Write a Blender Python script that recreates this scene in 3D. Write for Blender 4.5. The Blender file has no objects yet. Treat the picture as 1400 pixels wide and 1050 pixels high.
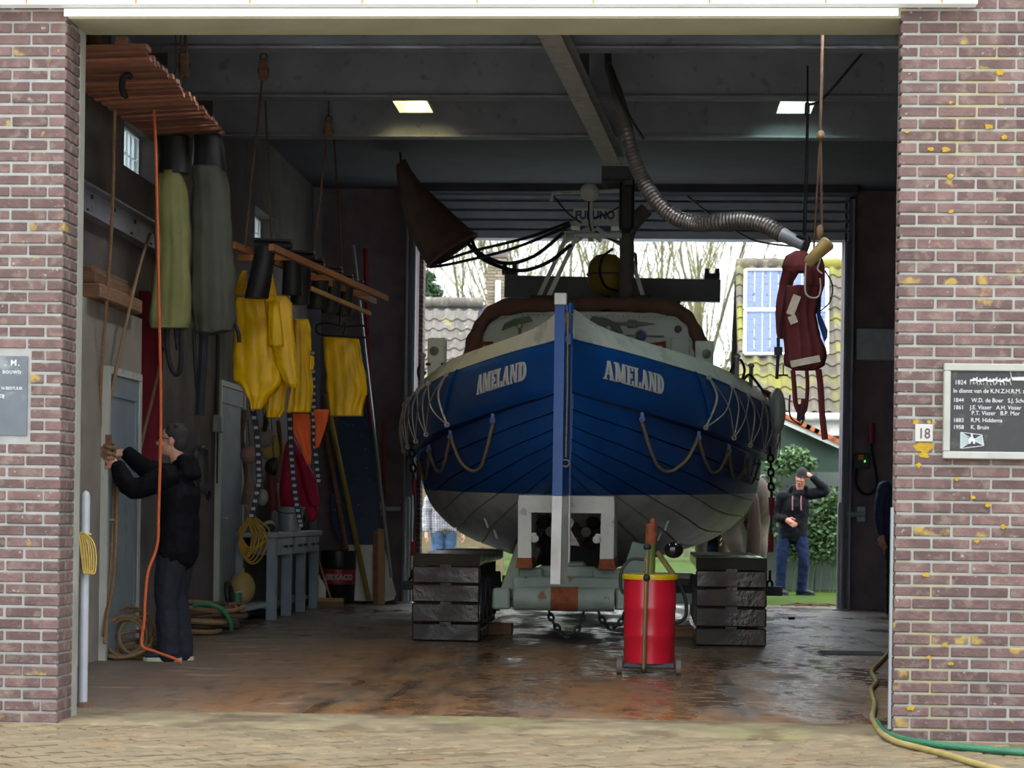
import bpy, bmesh, math, random
from math import sin, cos, pi, radians, sqrt, atan2
from mathutils import Vector, Matrix, noise as mnoise
random.seed(7)
S = bpy.context.scene
COL = S.collection
# ---------------------------------------------------------------- camera
F = 3000.0; YAW = radians(3.62); ROLL = radians(.79); PY = 701.0; EYE = 1.145; D0 = 11.49
CAM = Vector((0, -D0, EYE))
def _ray(px, py):
    xc = (px-700)/F; yc = (PY-py)/F
    c, s = cos(ROLL), sin(ROLL)
    x = xc*c-yc*s; y = xc*s+yc*c
    return Vector((x*cos(YAW)-sin(YAW), x*sin(YAW)+cos(YAW), y))
def pY(px, py, Y): r = _ray(px, py); return CAM+r*((Y-CAM.y)/r.y)
def pZ(px, py, Z=0.0): r = _ray(px, py); return CAM+r*((Z-CAM.z)/r.z)
def pX(px, py, X): r = _ray(px, py); return CAM+r*((X-CAM.x)/r.x)
def ppm(Y): return F/(Y+D0)
cd = bpy.data.cameras.new('camera'); cam = bpy.data.objects.new('camera', cd); COL.objects.link(cam)
R0 = Vector((cos(YAW), sin(YAW), 0)); U0 = Vector((0, 0, 1)); FW = Vector((-sin(YAW), cos(YAW), 0))
Rr = R0*cos(ROLL)+U0*sin(ROLL); Ur = U0*cos(ROLL)-R0*sin(ROLL)
m = Matrix((Rr, Ur, -FW)).transposed().to_4x4(); m.translation = CAM
cam.matrix_world = m
cd.sensor_width = 36; cd.lens = F/1400*36; cd.shift_y = (PY-525)/1400; cd.clip_end = 500; cd.clip_start = .1
cd.dof.use_dof = True; cd.dof.focus_distance = 15.5; cd.dof.aperture_fstop = 5.0
S.camera = cam
# ---------------------------------------------------------------- overcast sky
W = bpy.data.worlds.new('overcast_sky'); S.world = W; W.use_nodes = True
nt = W.node_tree; nt.nodes.clear()
tc = nt.nodes.new('ShaderNodeTexCoord'); sp = nt.nodes.new('ShaderNodeSeparateXYZ')
nt.links.new(tc.outputs['Generated'], sp.inputs[0])
mx = nt.nodes.new('ShaderNodeMath'); mx.operation = 'MAXIMUM'; nt.links.new(sp.outputs[2], mx.inputs[0]); mx.inputs[1].default_value = 0
ml = nt.nodes.new('ShaderNodeMath'); ml.operation = 'MULTIPLY_ADD'; nt.links.new(mx.outputs[0], ml.inputs[0]); ml.inputs[1].default_value = 2.0; ml.inputs[2].default_value = 1.0
nz = nt.nodes.new('ShaderNodeTexNoise'); nz.inputs['Scale'].default_value = 3.0; nz.inputs['Detail'].default_value = 4
nt.links.new(tc.outputs['Generated'], nz.inputs['Vector'])
mr = nt.nodes.new('ShaderNodeMapRange'); mr.inputs[3].default_value = .85; mr.inputs[4].default_value = 1.15; nt.links.new(nz.outputs[0], mr.inputs[0])
m2 = nt.nodes.new('ShaderNodeMath'); m2.operation = 'MULTIPLY'; nt.links.new(ml.outputs[0], m2.inputs[0]); nt.links.new(mr.outputs[0], m2.inputs[1])
bg = nt.nodes.new('ShaderNodeBackground'); bg.inputs[0].default_value = (.90, .96, 1.0, 1); nt.links.new(m2.outputs[0], bg.inputs[1])
wo = nt.nodes.new('ShaderNodeOutputWorld'); nt.links.new(bg.outputs[0], wo.inputs[0])
S.view_settings.view_transform = 'Standard'; S.view_settings.look = 'None'
S.view_settings.gamma = 1; S.view_settings.use_curve_mapping = False
S.view_settings.exposure = 1.2
# ---------------------------------------------------------------- materials
def lin(c):
    if isinstance(c, str): c = tuple(int(c[i:i+2], 16)/255 for i in (0, 2, 4))
    return tuple((x/12.92 if x <= .04045 else ((x+.055)/1.055)**2.4) for x in c)+(1,)
MATS = {}
def mat(name, col, rough=.7, var=.18, scale=6.0, metal=0.0, bump=0.0, bscale=40.0, spots=(), rnd=0.0, stretch=None, emit=0, coat=0, spec=.5, wet=None, sheen=0, trans=0):
    """procedural principled material: base colour with noise variation, optional spots [(colour, noise scale, threshold, softness, strength)]"""
    if name in MATS: return MATS[name]
    m = bpy.data.materials.new(name); m.use_nodes = True; nt = m.node_tree; N = nt.nodes; L = nt.links
    b = N['Principled BSDF']; tc = N.new('ShaderNodeTexCoord'); mp = N.new('ShaderNodeMapping')
    if rnd: L.new(N.new('ShaderNodeNewGeometry').outputs['Position'], mp.inputs[0])
    else: L.new(tc.outputs['Object'], mp.inputs[0])
    if stretch: mp.inputs['Scale'].default_value = stretch
    c = lin(col)
    def noise(sc, det=4, off=0):
        n = N.new('ShaderNodeTexNoise'); n.inputs['Scale'].default_value = sc; n.inputs['Detail'].default_value = det
        if off:
            a = N.new('ShaderNodeVectorMath'); a.operation = 'ADD'; a.inputs[1].default_value = (off, off*.7, off*1.3)
            L.new(mp.outputs[0], a.inputs[0]); L.new(a.outputs[0], n.inputs['Vector'])
        else: L.new(mp.outputs[0], n.inputs['Vector'])
        return n
    n1 = noise(scale)
    r1 = N.new('ShaderNodeMapRange'); r1.inputs[1].default_value = .3; r1.inputs[2].default_value = .7
    r1.inputs[3].default_value = 1-var; r1.inputs[4].default_value = 1+var; L.new(n1.outputs[0], r1.inputs[0])
    fac = r1.outputs[0]
    if rnd:
        oi = N.new('ShaderNodeObjectInfo'); r2 = N.new('ShaderNodeMapRange'); r2.inputs[3].default_value = 1-rnd; r2.inputs[4].default_value = 1+rnd
        L.new(oi.outputs['Random'], r2.inputs[0]); mm = N.new('ShaderNodeMath'); mm.operation = 'MULTIPLY'
        L.new(fac, mm.inputs[0]); L.new(r2.outputs[0], mm.inputs[1]); fac = mm.outputs[0]
    vm = N.new('ShaderNodeVectorMath'); vm.operation = 'SCALE'; vm.inputs[0].default_value = c[:3]; L.new(fac, vm.inputs['Scale'])
    out = vm.outputs[0]
    for i, (sc_, nsc, th, so, st) in enumerate(spots):
        n = noise(nsc, 5, 3.1+i*5.7); rp = N.new('ShaderNodeMapRange'); rp.inputs[1].default_value = th; rp.inputs[2].default_value = th+so
        rp.inputs[4].default_value = st; L.new(n.outputs[0], rp.inputs[0])
        mxn = N.new('ShaderNodeMix'); mxn.data_type = 'RGBA'; L.new(rp.outputs[0], mxn.inputs[0]); L.new(out, mxn.inputs[6]); mxn.inputs[7].default_value = lin(sc_)
        out = mxn.outputs[2]
    L.new(out, b.inputs['Base Color'])
    b.inputs['Roughness'].default_value = rough; b.inputs['Metallic'].default_value = metal
    b.inputs['Specular IOR Level'].default_value = spec
    if coat: b.inputs['Coat Weight'].default_value = coat; b.inputs['Coat Roughness'].default_value = .15
    if sheen: b.inputs['Sheen Weight'].default_value = sheen
    if trans: b.inputs['Transmission Weight'].default_value = trans
    if wet:   # (noise scale, threshold, softness, wet roughness)
        n = noise(wet[0], 4, 11.3); rp = N.new('ShaderNodeMapRange'); rp.inputs[1].default_value = wet[1]; rp.inputs[2].default_value = wet[1]+wet[2]
        rp.inputs[3].default_value = rough; rp.inputs[4].default_value = wet[3]; L.new(n.outputs[0], rp.inputs[0]); L.new(rp.outputs[0], b.inputs['Roughness'])
    if emit:
        b.inputs['Emission Color'].default_value = c; b.inputs['Emission Strength'].default_value = emit
    if bump:
        n = noise(bscale, 5, 1.7); bp = N.new('ShaderNodeBump'); bp.inputs['Strength'].default_value = bump; bp.inputs['Distance'].default_value = .01
        L.new(n.outputs[0], bp.inputs['Height']); L.new(bp.outputs[0], b.inputs['Normal'])
    MATS[name] = m
    return m
# ---------------------------------------------------------------- mesh builder
def V(*a): return Vector(a)
class MB:
    def __init__(s): s.v = []; s.f = []
    def add(s, vs, fs):
        o = len(s.v); s.v += [Vector(p) for p in vs]; s.f += [tuple(i+o for i in f) for f in fs]; return s
    def box(s, a, b, M=None):
        (x0, y0, z0), (x1, y1, z1) = a, b
        vs = [Vector(p) for p in ((x0,y0,z0),(x1,y0,z0),(x1,y1,z0),(x0,y1,z0),(x0,y0,z1),(x1,y0,z1),(x1,y1,z1),(x0,y1,z1))]
        if M: vs = [M @ p for p in vs]
        return s.add(vs, [(0,3,2,1),(4,5,6,7),(0,1,5,4),(1,2,6,5),(2,3,7,6),(3,0,4,7)])
    def cbox(s, c, size, M=None):
        c = Vector(c); h = Vector(size)/2; T = Matrix.Translation(c)
        if M: T = T @ M.to_4x4()
        return s.box(-h, h, T)
    def bevbox(s, a, b, r=.01):
        """box with chamfered edges (24 verts)"""
        bm = bmesh.new(); bmesh.ops.create_cube(bm, size=1)
        a = Vector(a); b = Vector(b)
        for v in bm.verts: v.co = Vector(((a[i]+b[i])/2+(b[i]-a[i])*v.co[i] for i in range(3)))
        bmesh.ops.bevel(bm, geom=bm.edges[:], offset=r, segments=1, affect='EDGES', profile=.5)
        bm.verts.index_update(); vs = [v.co.copy() for v in bm.verts]; fs = [tuple(v.index for v in f.verts) for f in bm.faces]; bm.free()
        return s.add(vs, fs)
    def beam(s, p, q, w, h, up=(0, 0, 1)):
        """rectangular bar from p to q, width w across, height h along up"""
        p = Vector(p); q = Vector(q); d = (q-p).normalized(); u = Vector(up)
        x = d.cross(u)
        if x.length < 1e-4: x = d.cross(Vector((1, 0, 0)))
        x.normalize(); u = x.cross(d).normalized(); x = x*w/2; u = u*h/2
        vs = [p-x-u, p+x-u, p+x+u, p-x+u, q-x-u, q+x-u, q+x+u, q-x+u]
        return s.add(vs, [(0,1,2,3),(7,6,5,4),(0,4,5,1),(1,5,6,2),(2,6,7,3),(3,7,4,0)])
    def tube(s, path, r, n=8, closed=False, caps=True):
        path = [Vector(p) for p in path]; k = len(path)
        rs = r if isinstance(r, (list, tuple)) else [r]*k
        prev = None; rings = []
        for i, p in enumerate(path):
            if closed: t = path[(i+1) % k]-path[i-1]
            else: t = path[min(i+1, k-1)]-path[max(i-1, 0)]
            if t.length < 1e-9: t = Vector((0, 0, 1))
            t.normalize()
            if prev is None:
                a = Vector((0, 0, 1)) if abs(t.z) < .9 else Vector((1, 0, 0)); x = t.cross(a).normalized()
            else:
                x = prev-t*prev.dot(t)
                if x.length < 1e-6: x = t.cross(Vector((0, 0, 1)))
                x.normalize()
            prev = x; y = t.cross(x)
            rings.append([p+(x*cos(2*pi*j/n)+y*sin(2*pi*j/n))*rs[i] for j in range(n)])
        return s.loft(rings, closed, caps)
    def loft(s, rings, closed=False, caps=True):
        n = len(rings[0]); k = len(rings); vs = [p for r in rings for p in r]; fs = []
        for i in range(k if closed else k-1):
            a = i*n; b = ((i+1) % k)*n
            for j in range(n): fs.append((a+j, a+(j+1) % n, b+(j+1) % n, b+j))
        if caps and not closed: fs.append(tuple(reversed(range(n)))); fs.append(tuple((k-1)*n+j for j in range(n)))
        return s.add(vs, fs)
    def lathe(s, prof, c=(0, 0, 0), n=16, M=None, caps=True):
        c = Vector(c); rings = []
        for r, z in prof:
            ring = [Vector((r*cos(2*pi*j/n), r*sin(2*pi*j/n), z)) for j in range(n)]
            if M: ring = [M @ p for p in ring]
            rings.append([p+c for p in ring])
        return s.loft(rings, False, caps)
    def ell(s, c, r, n=12, k=8, M=None):
        c = Vector(c); rings = []
        for i in range(k+1):
            a = -pi/2+pi*i/k; q = max(cos(a), .02)
            ring = [Vector((r[0]*q*cos(2*pi*j/n), r[1]*q*sin(2*pi*j/n), r[2]*sin(a))) for j in range(n)]
            if M: ring = [M @ p for p in ring]
            rings.append([p+c for p in ring])
        return s.loft(rings)
    def prism(s, poly, vec):
        """polygon (list of 3D points) extruded by vec"""
        n = len(poly); vec = Vector(vec); vs = [Vector(p) for p in poly]+[Vector(p)+vec for p in poly]
        return s.add(vs, [tuple(range(n)), tuple(reversed(range(n, 2*n)))]+[(j, n+j, n+(j+1) % n, (j+1) % n) for j in range(n)])
    def torus(s, c, R, r, M=None, n=20, k=6, sx=1, a0=0, a1=2*pi):
        c = Vector(c); full = abs(a1-a0-2*pi) < 1e-6; P = []
        for i in range(n if full else n+1):
            a = a0+(a1-a0)*i/n; p = Vector((R*cos(a)*sx, R*sin(a), 0))
            if M: p = M @ p
            P.append(c+p)
        return s.tube(P, r, k, closed=full)
    def build(s, name, mt, parent=None, smooth=False, world=False, **kw):
        me = bpy.data.meshes.new(name); vs = s.v
        if parent is not None and world:
            Mi = ROOTM[parent.name].inverted(); vs = [Mi @ p for p in vs]
        me.from_pydata(vs, [], s.f)
        bm = bmesh.new(); bm.from_mesh(me); bmesh.ops.recalc_face_normals(bm, faces=bm.faces); bm.to_mesh(me); bm.free()
        if mt: me.materials.append(mt)
        if smooth:
            for p in me.polygons: p.use_smooth = True
            if smooth != 'all': me.set_sharp_from_angle(angle=radians(40 if smooth is True else smooth))
        o = bpy.data.objects.new(name, me); COL.objects.link(o)
        if parent is not None: o.parent = parent; ROOTM[o.name] = ROOTM[parent.name]
        else: ROOTM[o.name] = Matrix.Identity(4)
        tag(o, **kw); return o
ROOTM = {}
def tag(o, label=None, cat=None, group=None, kind=None):
    if label: o['label'] = label
    if cat: o['category'] = cat
    if group: o['group'] = group
    if kind: o['kind'] = kind
    return o
def empty(name, loc, label=None, cat=None, group=None, rz=0.0, kind=None):
    o = bpy.data.objects.new(name, None); COL.objects.link(o); o.location = loc; o.rotation_euler = (0, 0, rz); o.empty_display_size = .1
    ROOTM[o.name] = Matrix.Translation(Vector(loc)) @ Matrix.Rotation(rz, 4, 'Z')
    return tag(o, label, cat, group, kind)
def inst(mesh, name, parent, loc=(0, 0, 0), rot=(0, 0, 0), scale=(1, 1, 1)):
    o = bpy.data.objects.new(name, mesh); COL.objects.link(o); o.location = loc; o.rotation_euler = rot; o.scale = scale
    if parent is not None: o.parent = parent
    return o
def meshof(mb, name, mt, smooth=False):
    o = mb.build(name, mt, None, smooth); me = o.data; bpy.data.objects.remove(o); return me
def smoothpath(P, sub=6, closed=False):
    """Catmull-Rom through points"""
    P = [Vector(p) for p in P]; n = len(P); out = []
    for i in range(n if closed else n-1):
        if closed: a, b, c, d = P[i-1], P[i], P[(i+1) % n], P[(i+2) % n]
        else: a, b, c, d = P[max(i-1, 0)], P[i], P[i+1], P[min(i+2, n-1)]
        for k in range(sub):
            t = k/sub
            out.append(.5*((2*b)+(c-a)*t+(2*a-5*b+4*c-d)*t*t+(3*b-a-3*c+d)*t**3))
    if not closed: out.append(P[-1])
    return out
def interp(tab, x):
    if x <= tab[0][0]: return tab[0][1]
    for (x0, y0), (x1, y1) in zip(tab, tab[1:]):
        if x <= x1: return y0+(y1-y0)*(x-x0)/(x1-x0)
    return tab[-1][1]
def sinterp(tab, x):
    """smooth (cosine-free Catmull) interpolation of a table"""
    n = len(tab)
    if x <= tab[0][0]: return tab[0][1]
    if x >= tab[-1][0]: return tab[-1][1]
    for i in range(n-1):
        if x <= tab[i+1][0]:
            x0, y0 = tab[i]; x1, y1 = tab[i+1]; h = x1-x0; t = (x-x0)/h
            m0 = (y1-tab[i-1][1])/(x1-tab[i-1][0]) if i else (y1-y0)/h
            m1 = (tab[i+2][1]-y0)/(tab[i+2][0]-x0) if i+2 < n else (y1-y0)/h
            return (2*t**3-3*t*t+1)*y0+(t**3-2*t*t+t)*h*m0+(-2*t**3+3*t*t)*y1+(t**3-t*t)*h*m1
def textmesh(txt, size, bold=0.0, depth=.002, align='LEFT', space=1.0, shear=0):
    """mesh of a line of lettering in the XZ plane, facing -Y, baseline at z=0"""
    c = bpy.data.curves.new('t', 'FONT'); c.body = txt; c.size = size; c.offset = bold; c.extrude = depth; c.align_x = align; c.space_character = space; c.shear = shear; c.resolution_u = 3
    o = bpy.data.objects.new('t', c); COL.objects.link(o); dg = bpy.context.evaluated_depsgraph_get()
    me = bpy.data.meshes.new_from_object(o.evaluated_get(dg)); bpy.data.objects.remove(o); bpy.data.curves.remove(c)
    me.transform(Matrix.Rotation(pi/2, 4, 'X')); me.name = 'lettering'; return me
def lettering(txt, size, loc, mt, parent, bold=0.0, align='LEFT', space=1.0, name='lettering', depth=.002, sx=1.0):
    me = textmesh(txt, size, bold, depth, align, space)
    if sx != 1: me.transform(Matrix.Scale(sx, 4, Vector((1, 0, 0))))
    me.materials.clear(); me.materials.append(mt)
    return inst(me, name, parent, loc)
def loftpx(rows, Y, thick, n=20, folds=0, famp=0.0, seed=0, sub=7, fscale=None):
    """closed garment-like volume: rows of (py, x_left, x_right[, dY]) at depth Y; elliptical rings with hanging folds"""
    rnd = random.Random(seed); ph = rnd.random()*6; R = []
    for (a, b) in zip(rows, rows[1:]):
        for k in range(sub):
            t = k/sub; R.append(tuple(a[i]+(b[i]-a[i])*t for i in range(min(len(a), len(b)))))
    R.append(rows[-1]); rings = []; K = len(R)
    for i, r in enumerate(R):
        y = Y+(r[3] if len(r) > 3 else 0)
        A = pY(r[1], r[0], y); B = pY(r[2], r[0], y); c = (A+B)/2; h = (B-A)/2; L = h.length; d = h.normalized(); bk = Vector((0, 1, 0)); ring = []
        th = min(thick, L*.9); g = i/(K-1); fa = famp*(fscale(g) if fscale else min(1, .25+g))
        for j in range(n):
            a_ = 2*pi*j/n; u = cos(a_); w = sin(a_)
            ww = math.copysign(abs(w)**.7, w)
            off = fa*sin(folds*u*3.0+ph+g*1.3+.5*sin(g*5+ph))*(1 if w < 0 else .6)
            q = c+d*L*u+bk*(ww*th+off*abs(w))
            if famp:
                k1 = mnoise.noise(Vector((q.x*7, q.y*7+seed*3.7, q.z*4+seed)))*famp*1.1+mnoise.noise(Vector((q.x*18+seed, q.y*18, q.z*9)))*famp*.7
                q = q+(d*u*.6+bk*w).normalized()*k1
            ring.append(q)
        rings.append(ring)
    return MB().loft(rings)
def remesh(o, vox, smooth=4):
    """one continuous skin from overlapping volumes"""
    r = o.modifiers.new('skin', 'REMESH'); r.mode = 'VOXEL'; r.voxel_size = vox; r.use_smooth_shade = True
    if smooth:
        s = o.modifiers.new('soft', 'SMOOTH'); s.iterations = smooth; s.factor = .5
    return o
def crumple(o, size=.09, strength=.02):
    t = bpy.data.textures.new('cloth_wrinkle', 'CLOUDS'); t.noise_scale = size; t.noise_depth = 2
    d = o.modifiers.new('wrinkle', 'DISPLACE'); d.texture = t; d.strength = strength; d.mid_level = .5; d.texture_coords = 'LOCAL'
    return o
def limb(mb, pts, rad, n=12, flat=None, sub=4):
    """tapered limb through joints; closed round ends"""
    P = smoothpath(pts, sub) if len(pts) > 2 else [Vector(pts[0]).lerp(Vector(pts[1]), i/4) for i in range(5)]
    k = len(P); m = len(rad); rs = []
    for i in range(k):
        t = i/(k-1)*(m-1); a = min(int(t), m-2); rs.append(rad[a]+(rad[a+1]-rad[a])*(t-a))
    d0 = (P[0]-P[1]).normalized(); d1 = (P[-1]-P[-2]).normalized()
    PP = [P[0]+d0*rs[0]*.85, P[0]+d0*rs[0]*.5]+P+[P[-1]+d1*rs[-1]*.5, P[-1]+d1*rs[-1]*.85]
    rr = [rs[0]*.4, rs[0]*.82]+rs+[rs[-1]*.82, rs[-1]*.4]
    return mb.tube(PP, rr, n)
# ================================================================ SETTING
BACK = 16.1; XL = -4.3; XR = 3.9; CEIL = 5.22; OX0 = pY(86.5, 511, 0).x; OX1 = pY(1224, 511, 0).x; HEAD = pY(660, 25, 0).z; TH = .37
m_conc = mat('concrete', '625a59', .9, .22, 1.3, bump=.3, bscale=9, spots=[('453f40', 2.2, .5, .2, .6), ('777270', 5, .6, .15, .4)])
m_concf = mat('painted_frame_concrete', '83827a', .85, .15, 5, spots=[('77776a', 7, .55, .2, .5)])
m_dark = mat('dark_brick_wall', '786b70', .9, .2, 4, bump=.3)
m_ceil = mat('dark_ceiling_boards', '3a3940', .9, .15, 3)
m_steelp = mat('grey_painted_steel', '878892', .6, .15, 3, spots=[('57504c', 8, .6, .1, .5)])
m_steeld = mat('dark_steel', '3a3a42', .6, .2, 4)
m_white = mat('white_fascia_paint', 'eceff0', .5, .03, 3, spots=[('b98f6a', 4.0, .70, .05, .5)])
m_cream = mat('cream_soffit_paint', '8f8b75', .7, .1, 3, spots=[('8d7a55', 5, .66, .06, .6)])
m_mortar = mat('grey_mortar', '82817e', .95, .15, 9, bump=.3, spots=[('6f6d63', 3, .55, .2, .5)])
m_mortary = mat('grey_mortar_lichen', '82817c', .95, .15, 9, bump=.3, spots=[('94853f', 1.6, .60, .08, .4), ('6f6d63', 3, .55, .2, .5)])
m_brick = mat('red_clinker_brick', '5a4542', .9, .22, 11, bump=.5, bscale=60, rnd=.26, spots=[('463533', 4, .52, .12, .7), ('716259', 14, .54, .12, .6), ('98948c', 38, .68, .05, .6)])
m_brickl = mat('red_clinker_brick_lichen', '5a4542', .9, .22, 11, bump=.5, bscale=60, rnd=.26, spots=[('463533', 4, .52, .12, .7), ('716259', 14, .54, .12, .6), ('97803a', 7, .575, .07, .75), ('98948c', 38, .68, .05, .6)])
m_rust = mat('rust', '8a4a2b', .9, .3, 14, spots=[('4d2a1c', 10, .5, .2, .7)])
m_black = mat('black_rubber', '17171b', .6, .2, 8)
m_galv = mat('galvanised_steel', '9a9fa6', .4, .12, 8, metal=.25)
m_wood = mat('weathered_wood', '7a5a44', .8, .25, 4, stretch=(1, 1, 12), bump=.3, rnd=.2)
m_woodl = mat('pale_wood', 'b08a62', .75, .2, 4, rnd=.15)
m_rope = mat('hemp_rope', '8b6f52', .95, .2, 60, bump=.6, bscale=200)
m_roped = mat('dark_old_rope', '5a4436', .95, .2, 60)
def structure(o, kind='structure'): o['kind'] = kind; return o
# floor: inside concrete slab (wet, rust-brown streaks), threshold strip, clinker paving, land beyond
LANES = (-1.92, -1.55, -1.3, .55, .95, 1.2)
def LANEFAC(X, Y, noise, ramp, math_):
    out = None
    for i, lx in enumerate(LANES):
        d_ = math_('ABSOLUTE', math_('SUBTRACT_', X, lx), 0); k_ = math_('MULTIPLY', ramp(d_, .2, .03), math_('MULTIPLY', ramp(Y, 8.5, 7.5), ramp(noise(3.0, 5, (2, .5, 1), lx*5+3), .38, .6, .1, .75)))
        out = k_ if out is None else math_('MAXIMUM', out, k_)
    return out
def floor_material():
    m = bpy.data.materials.new('wet_stained_concrete'); m.use_nodes = True; N = m.node_tree.nodes; L = m.node_tree.links; b = N['Principled BSDF']
    tc = N.new('ShaderNodeTexCoord')
    def noise(sc, det, stretch=(1, 1, 1), off=0):
        mp = N.new('ShaderNodeMapping'); mp.inputs['Scale'].default_value = stretch; mp.inputs['Location'].default_value = (off, off*.6, 0); L.new(tc.outputs['Object'], mp.inputs[0])
        n = N.new('ShaderNodeTexNoise'); n.inputs['Scale'].default_value = sc; n.inputs['Detail'].default_value = det; L.new(mp.outputs[0], n.inputs['Vector']); return n.outputs[0]
    def ramp(x, a, b_, lo=0, hi=1):
        r = N.new('ShaderNodeMapRange'); r.inputs[1].default_value = a; r.inputs[2].default_value = b_; r.inputs[3].default_value = lo; r.inputs[4].default_value = hi; L.new(x, r.inputs[0]); return r.outputs[0]
    def mixc(f, c1, c2):
        x = N.new('ShaderNodeMix'); x.data_type = 'RGBA'; L.new(f, x.inputs[0])
        for i, c in ((6, c1), (7, c2)):
            if isinstance(c, str): x.inputs[i].default_value = lin(c)
            else: L.new(c, x.inputs[i])
        return x.outputs[2]
    def math_(op, a, b_):
        x = N.new('ShaderNodeMath'); x.operation = op.rstrip('_')
        for i, c in ((0, a), (1, b_)):
            if isinstance(c, (int, float)): x.inputs[i].default_value = c
            else: L.new(c, x.inputs[i])
        x.use_clamp = op in ('MULTIPLY', 'ADD', 'SUBTRACT'); return x.outputs[0]
    sp = N.new('ShaderNodeSeparateXYZ'); L.new(tc.outputs['Object'], sp.inputs[0]); X, Y = sp.outputs[0], sp.outputs[1]
    c = mixc(ramp(noise(2.2, 6), .35, .65), '5d534c', '72665c')
    c = mixc(ramp(noise(7, 5, (1, 1, 1), 4), .55, .72, 0, .6), c, '4a3f39')
    # rusty run-off where the carriage is washed down, from the tracks to the door
    run = math_('MULTIPLY', ramp(X, -3.9, -2.2), math_('MULTIPLY', ramp(X, 2.6, 1.6), ramp(Y, 8.5, 6.0)))
    c = mixc(math_('MULTIPLY', run, ramp(noise(1.1, 6, (1.6, .5, 1), 9), .28, .60, .25, 1)), c, '7a522c')
    c = mixc(math_('MULTIPLY', run, ramp(noise(4.5, 6, (2, .6, 1), 17), .50, .70, 0, .8)), c, '2d2019')
    pale = math_('MULTIPLY', ramp(X, -1.6, -2.3), ramp(noise(1.6, 4, (1, 1.6, 1), 31), .60, .66, 0, .6))
    c = mixc(pale, c, '97897a')
    c = mixc(LANEFAC(X, Y, noise, ramp, math_), c, '2b221c')
    L.new(c, b.inputs['Base Color'])
    wet = math_('MULTIPLY', math_('MULTIPLY', ramp(X, -2.6, -1.4), ramp(X, 2.9, 1.7)), math_('MULTIPLY', ramp(noise(1.5, 5, (1.2, .45, 1), 2), .30, .58), ramp(noise(8, 5, (1, 1, 1), 6), .32, .55, .35, 1)))
    lane = None
    for lx in (LANES):
        d_ = math_('ABSOLUTE', math_('SUBTRACT_', X, lx), 0); k_ = math_('MULTIPLY', ramp(d_, .16, .02), math_('MULTIPLY', ramp(Y, 8.5, 7.5), ramp(noise(2.4, 4, (2, .35, 1), lx*7+40), .34, .62, 0, .8)))
        lane = k_ if lane is None else math_('MAXIMUM', lane, k_)
    wet = math_('MAXIMUM', wet, lane)
    wet2 = math_('MULTIPLY', ramp(Y, 5.5, 8.5), ramp(noise(1.3, 4, (1, .6, 1), 23), .42, .6, 0, .75))
    wet = math_('MAXIMUM', wet, wet2)
    L.new(ramp(wet, 0, 1, .7, .08), b.inputs['Roughness'])
    bp = N.new('ShaderNodeBump'); bp.inputs['Distance'].default_value = .012; L.new(ramp(wet, 0, 1, .5, .13), bp.inputs['Strength'])
    h = math_('ADD', noise(9, 6, (1, 1.5, 1)), noise(40, 3, (1, 2.2, 1), 5)); L.new(h, bp.inputs['Height']); L.new(bp.outputs[0], b.inputs['Normal'])
    return m
fl = MB().box((XL-.3, .74, -.2), (XR+.3, BACK+.3, 0)).build('floor', floor_material(), kind='structure')
m_sill = mat('mossy_concrete_sill', '6e6148', .9, .25, 5, bump=.5, bscale=30, spots=[('6a6838', .9, .56, .1, .5), ('4a3826', 3.3, .52, .12, .75), ('857a64', 9, .58, .1, .5)])
MB().prism([V(-4.2, -.02, -.2), V(-4.2, -.02, -.012), V(-4.2, .1, .003), V(-4.2, .74, .003), V(-4.2, .74, -.2)], V(8.4, 0, 0)).build('trim_1', m_sill, kind='structure')
# paving of yellow-brown clinkers, herringbone-free running rows, with open joints
m_jnt = mat('sandy_joint', '2e261c', .95, .2, 8)
m_pave = mat('tan_clinker_paver', '64563f', .85, .2, 9, rnd=.2, bump=.4, bscale=50, spots=[('6b5234', 3, .55, .15, .6), ('7a6f58', 12, .6, .1, .5)], wet=(1.2, .52, .1, .35))
pv = MB().box((-5.2, -2.75, -.25), (5.2, -.02, -.02)).build('floor_paving', m_jnt, kind='structure')
pm = meshof(MB().bevbox((-.096, -.0465, -.05), (.096, .0465, 0), .006), 'paver', m_pave)
ang = radians(38); rest = MB(); cnt = []
for i in range(-60, 60):
    for j in range(-60, 60):
        x = (i+(.5 if j % 2 else 0))*.206; y = j*.104
        X_ = x*cos(ang)-y*sin(ang); Y_ = x*sin(ang)+y*cos(ang)-1.2
        if -3.6 < X_ < 2.7 and -2.6 < Y_ < -.12:
            c = pm; cnt.append((abs(X_+.6)*.15-Y_*1.0, X_, Y_))
cnt.sort()
for k, (_, x, y) in enumerate(cnt):
    dz = random.uniform(-.004, .003)
    if k < 300: inst(pm, 'paver', pv, (x, y, dz), (random.uniform(-.01, .01), random.uniform(-.01, .01), ang))
    else: rest.box((-.098, -.0485, -.05), (.098, .0485, 0), Matrix.Translation((x, y, dz)) @ Matrix.Rotation(ang, 4, 'Z'))
rest.build('paver_field', m_pave, pv, kind='stuff')
m_grass = mat('short_grass', '36491a', 1.0, .25, 3, spec=.1, bump=.6, bscale=60, spots=[('4a5224', 1.2, .5, .2, .7), ('6b5a3c', 3, .62, .1, .5)])
MB().box((-60, BACK+.9, -.3), (60, 120, -.02)).build('floor_lawn', m_grass, kind='structure')
m_apron = mat('muddy_concrete', '6c6355', .9, .2, 3, spots=[('4a4034', 4, .5, .15, .7)])
MB().box((-60, BACK+.28, -.3), (60, BACK+.95, -.01)).build('floor_apron', m_apron, kind='structure')
m_road = mat('street_paving', 'aaa498', .9, .15, 2)
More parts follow.
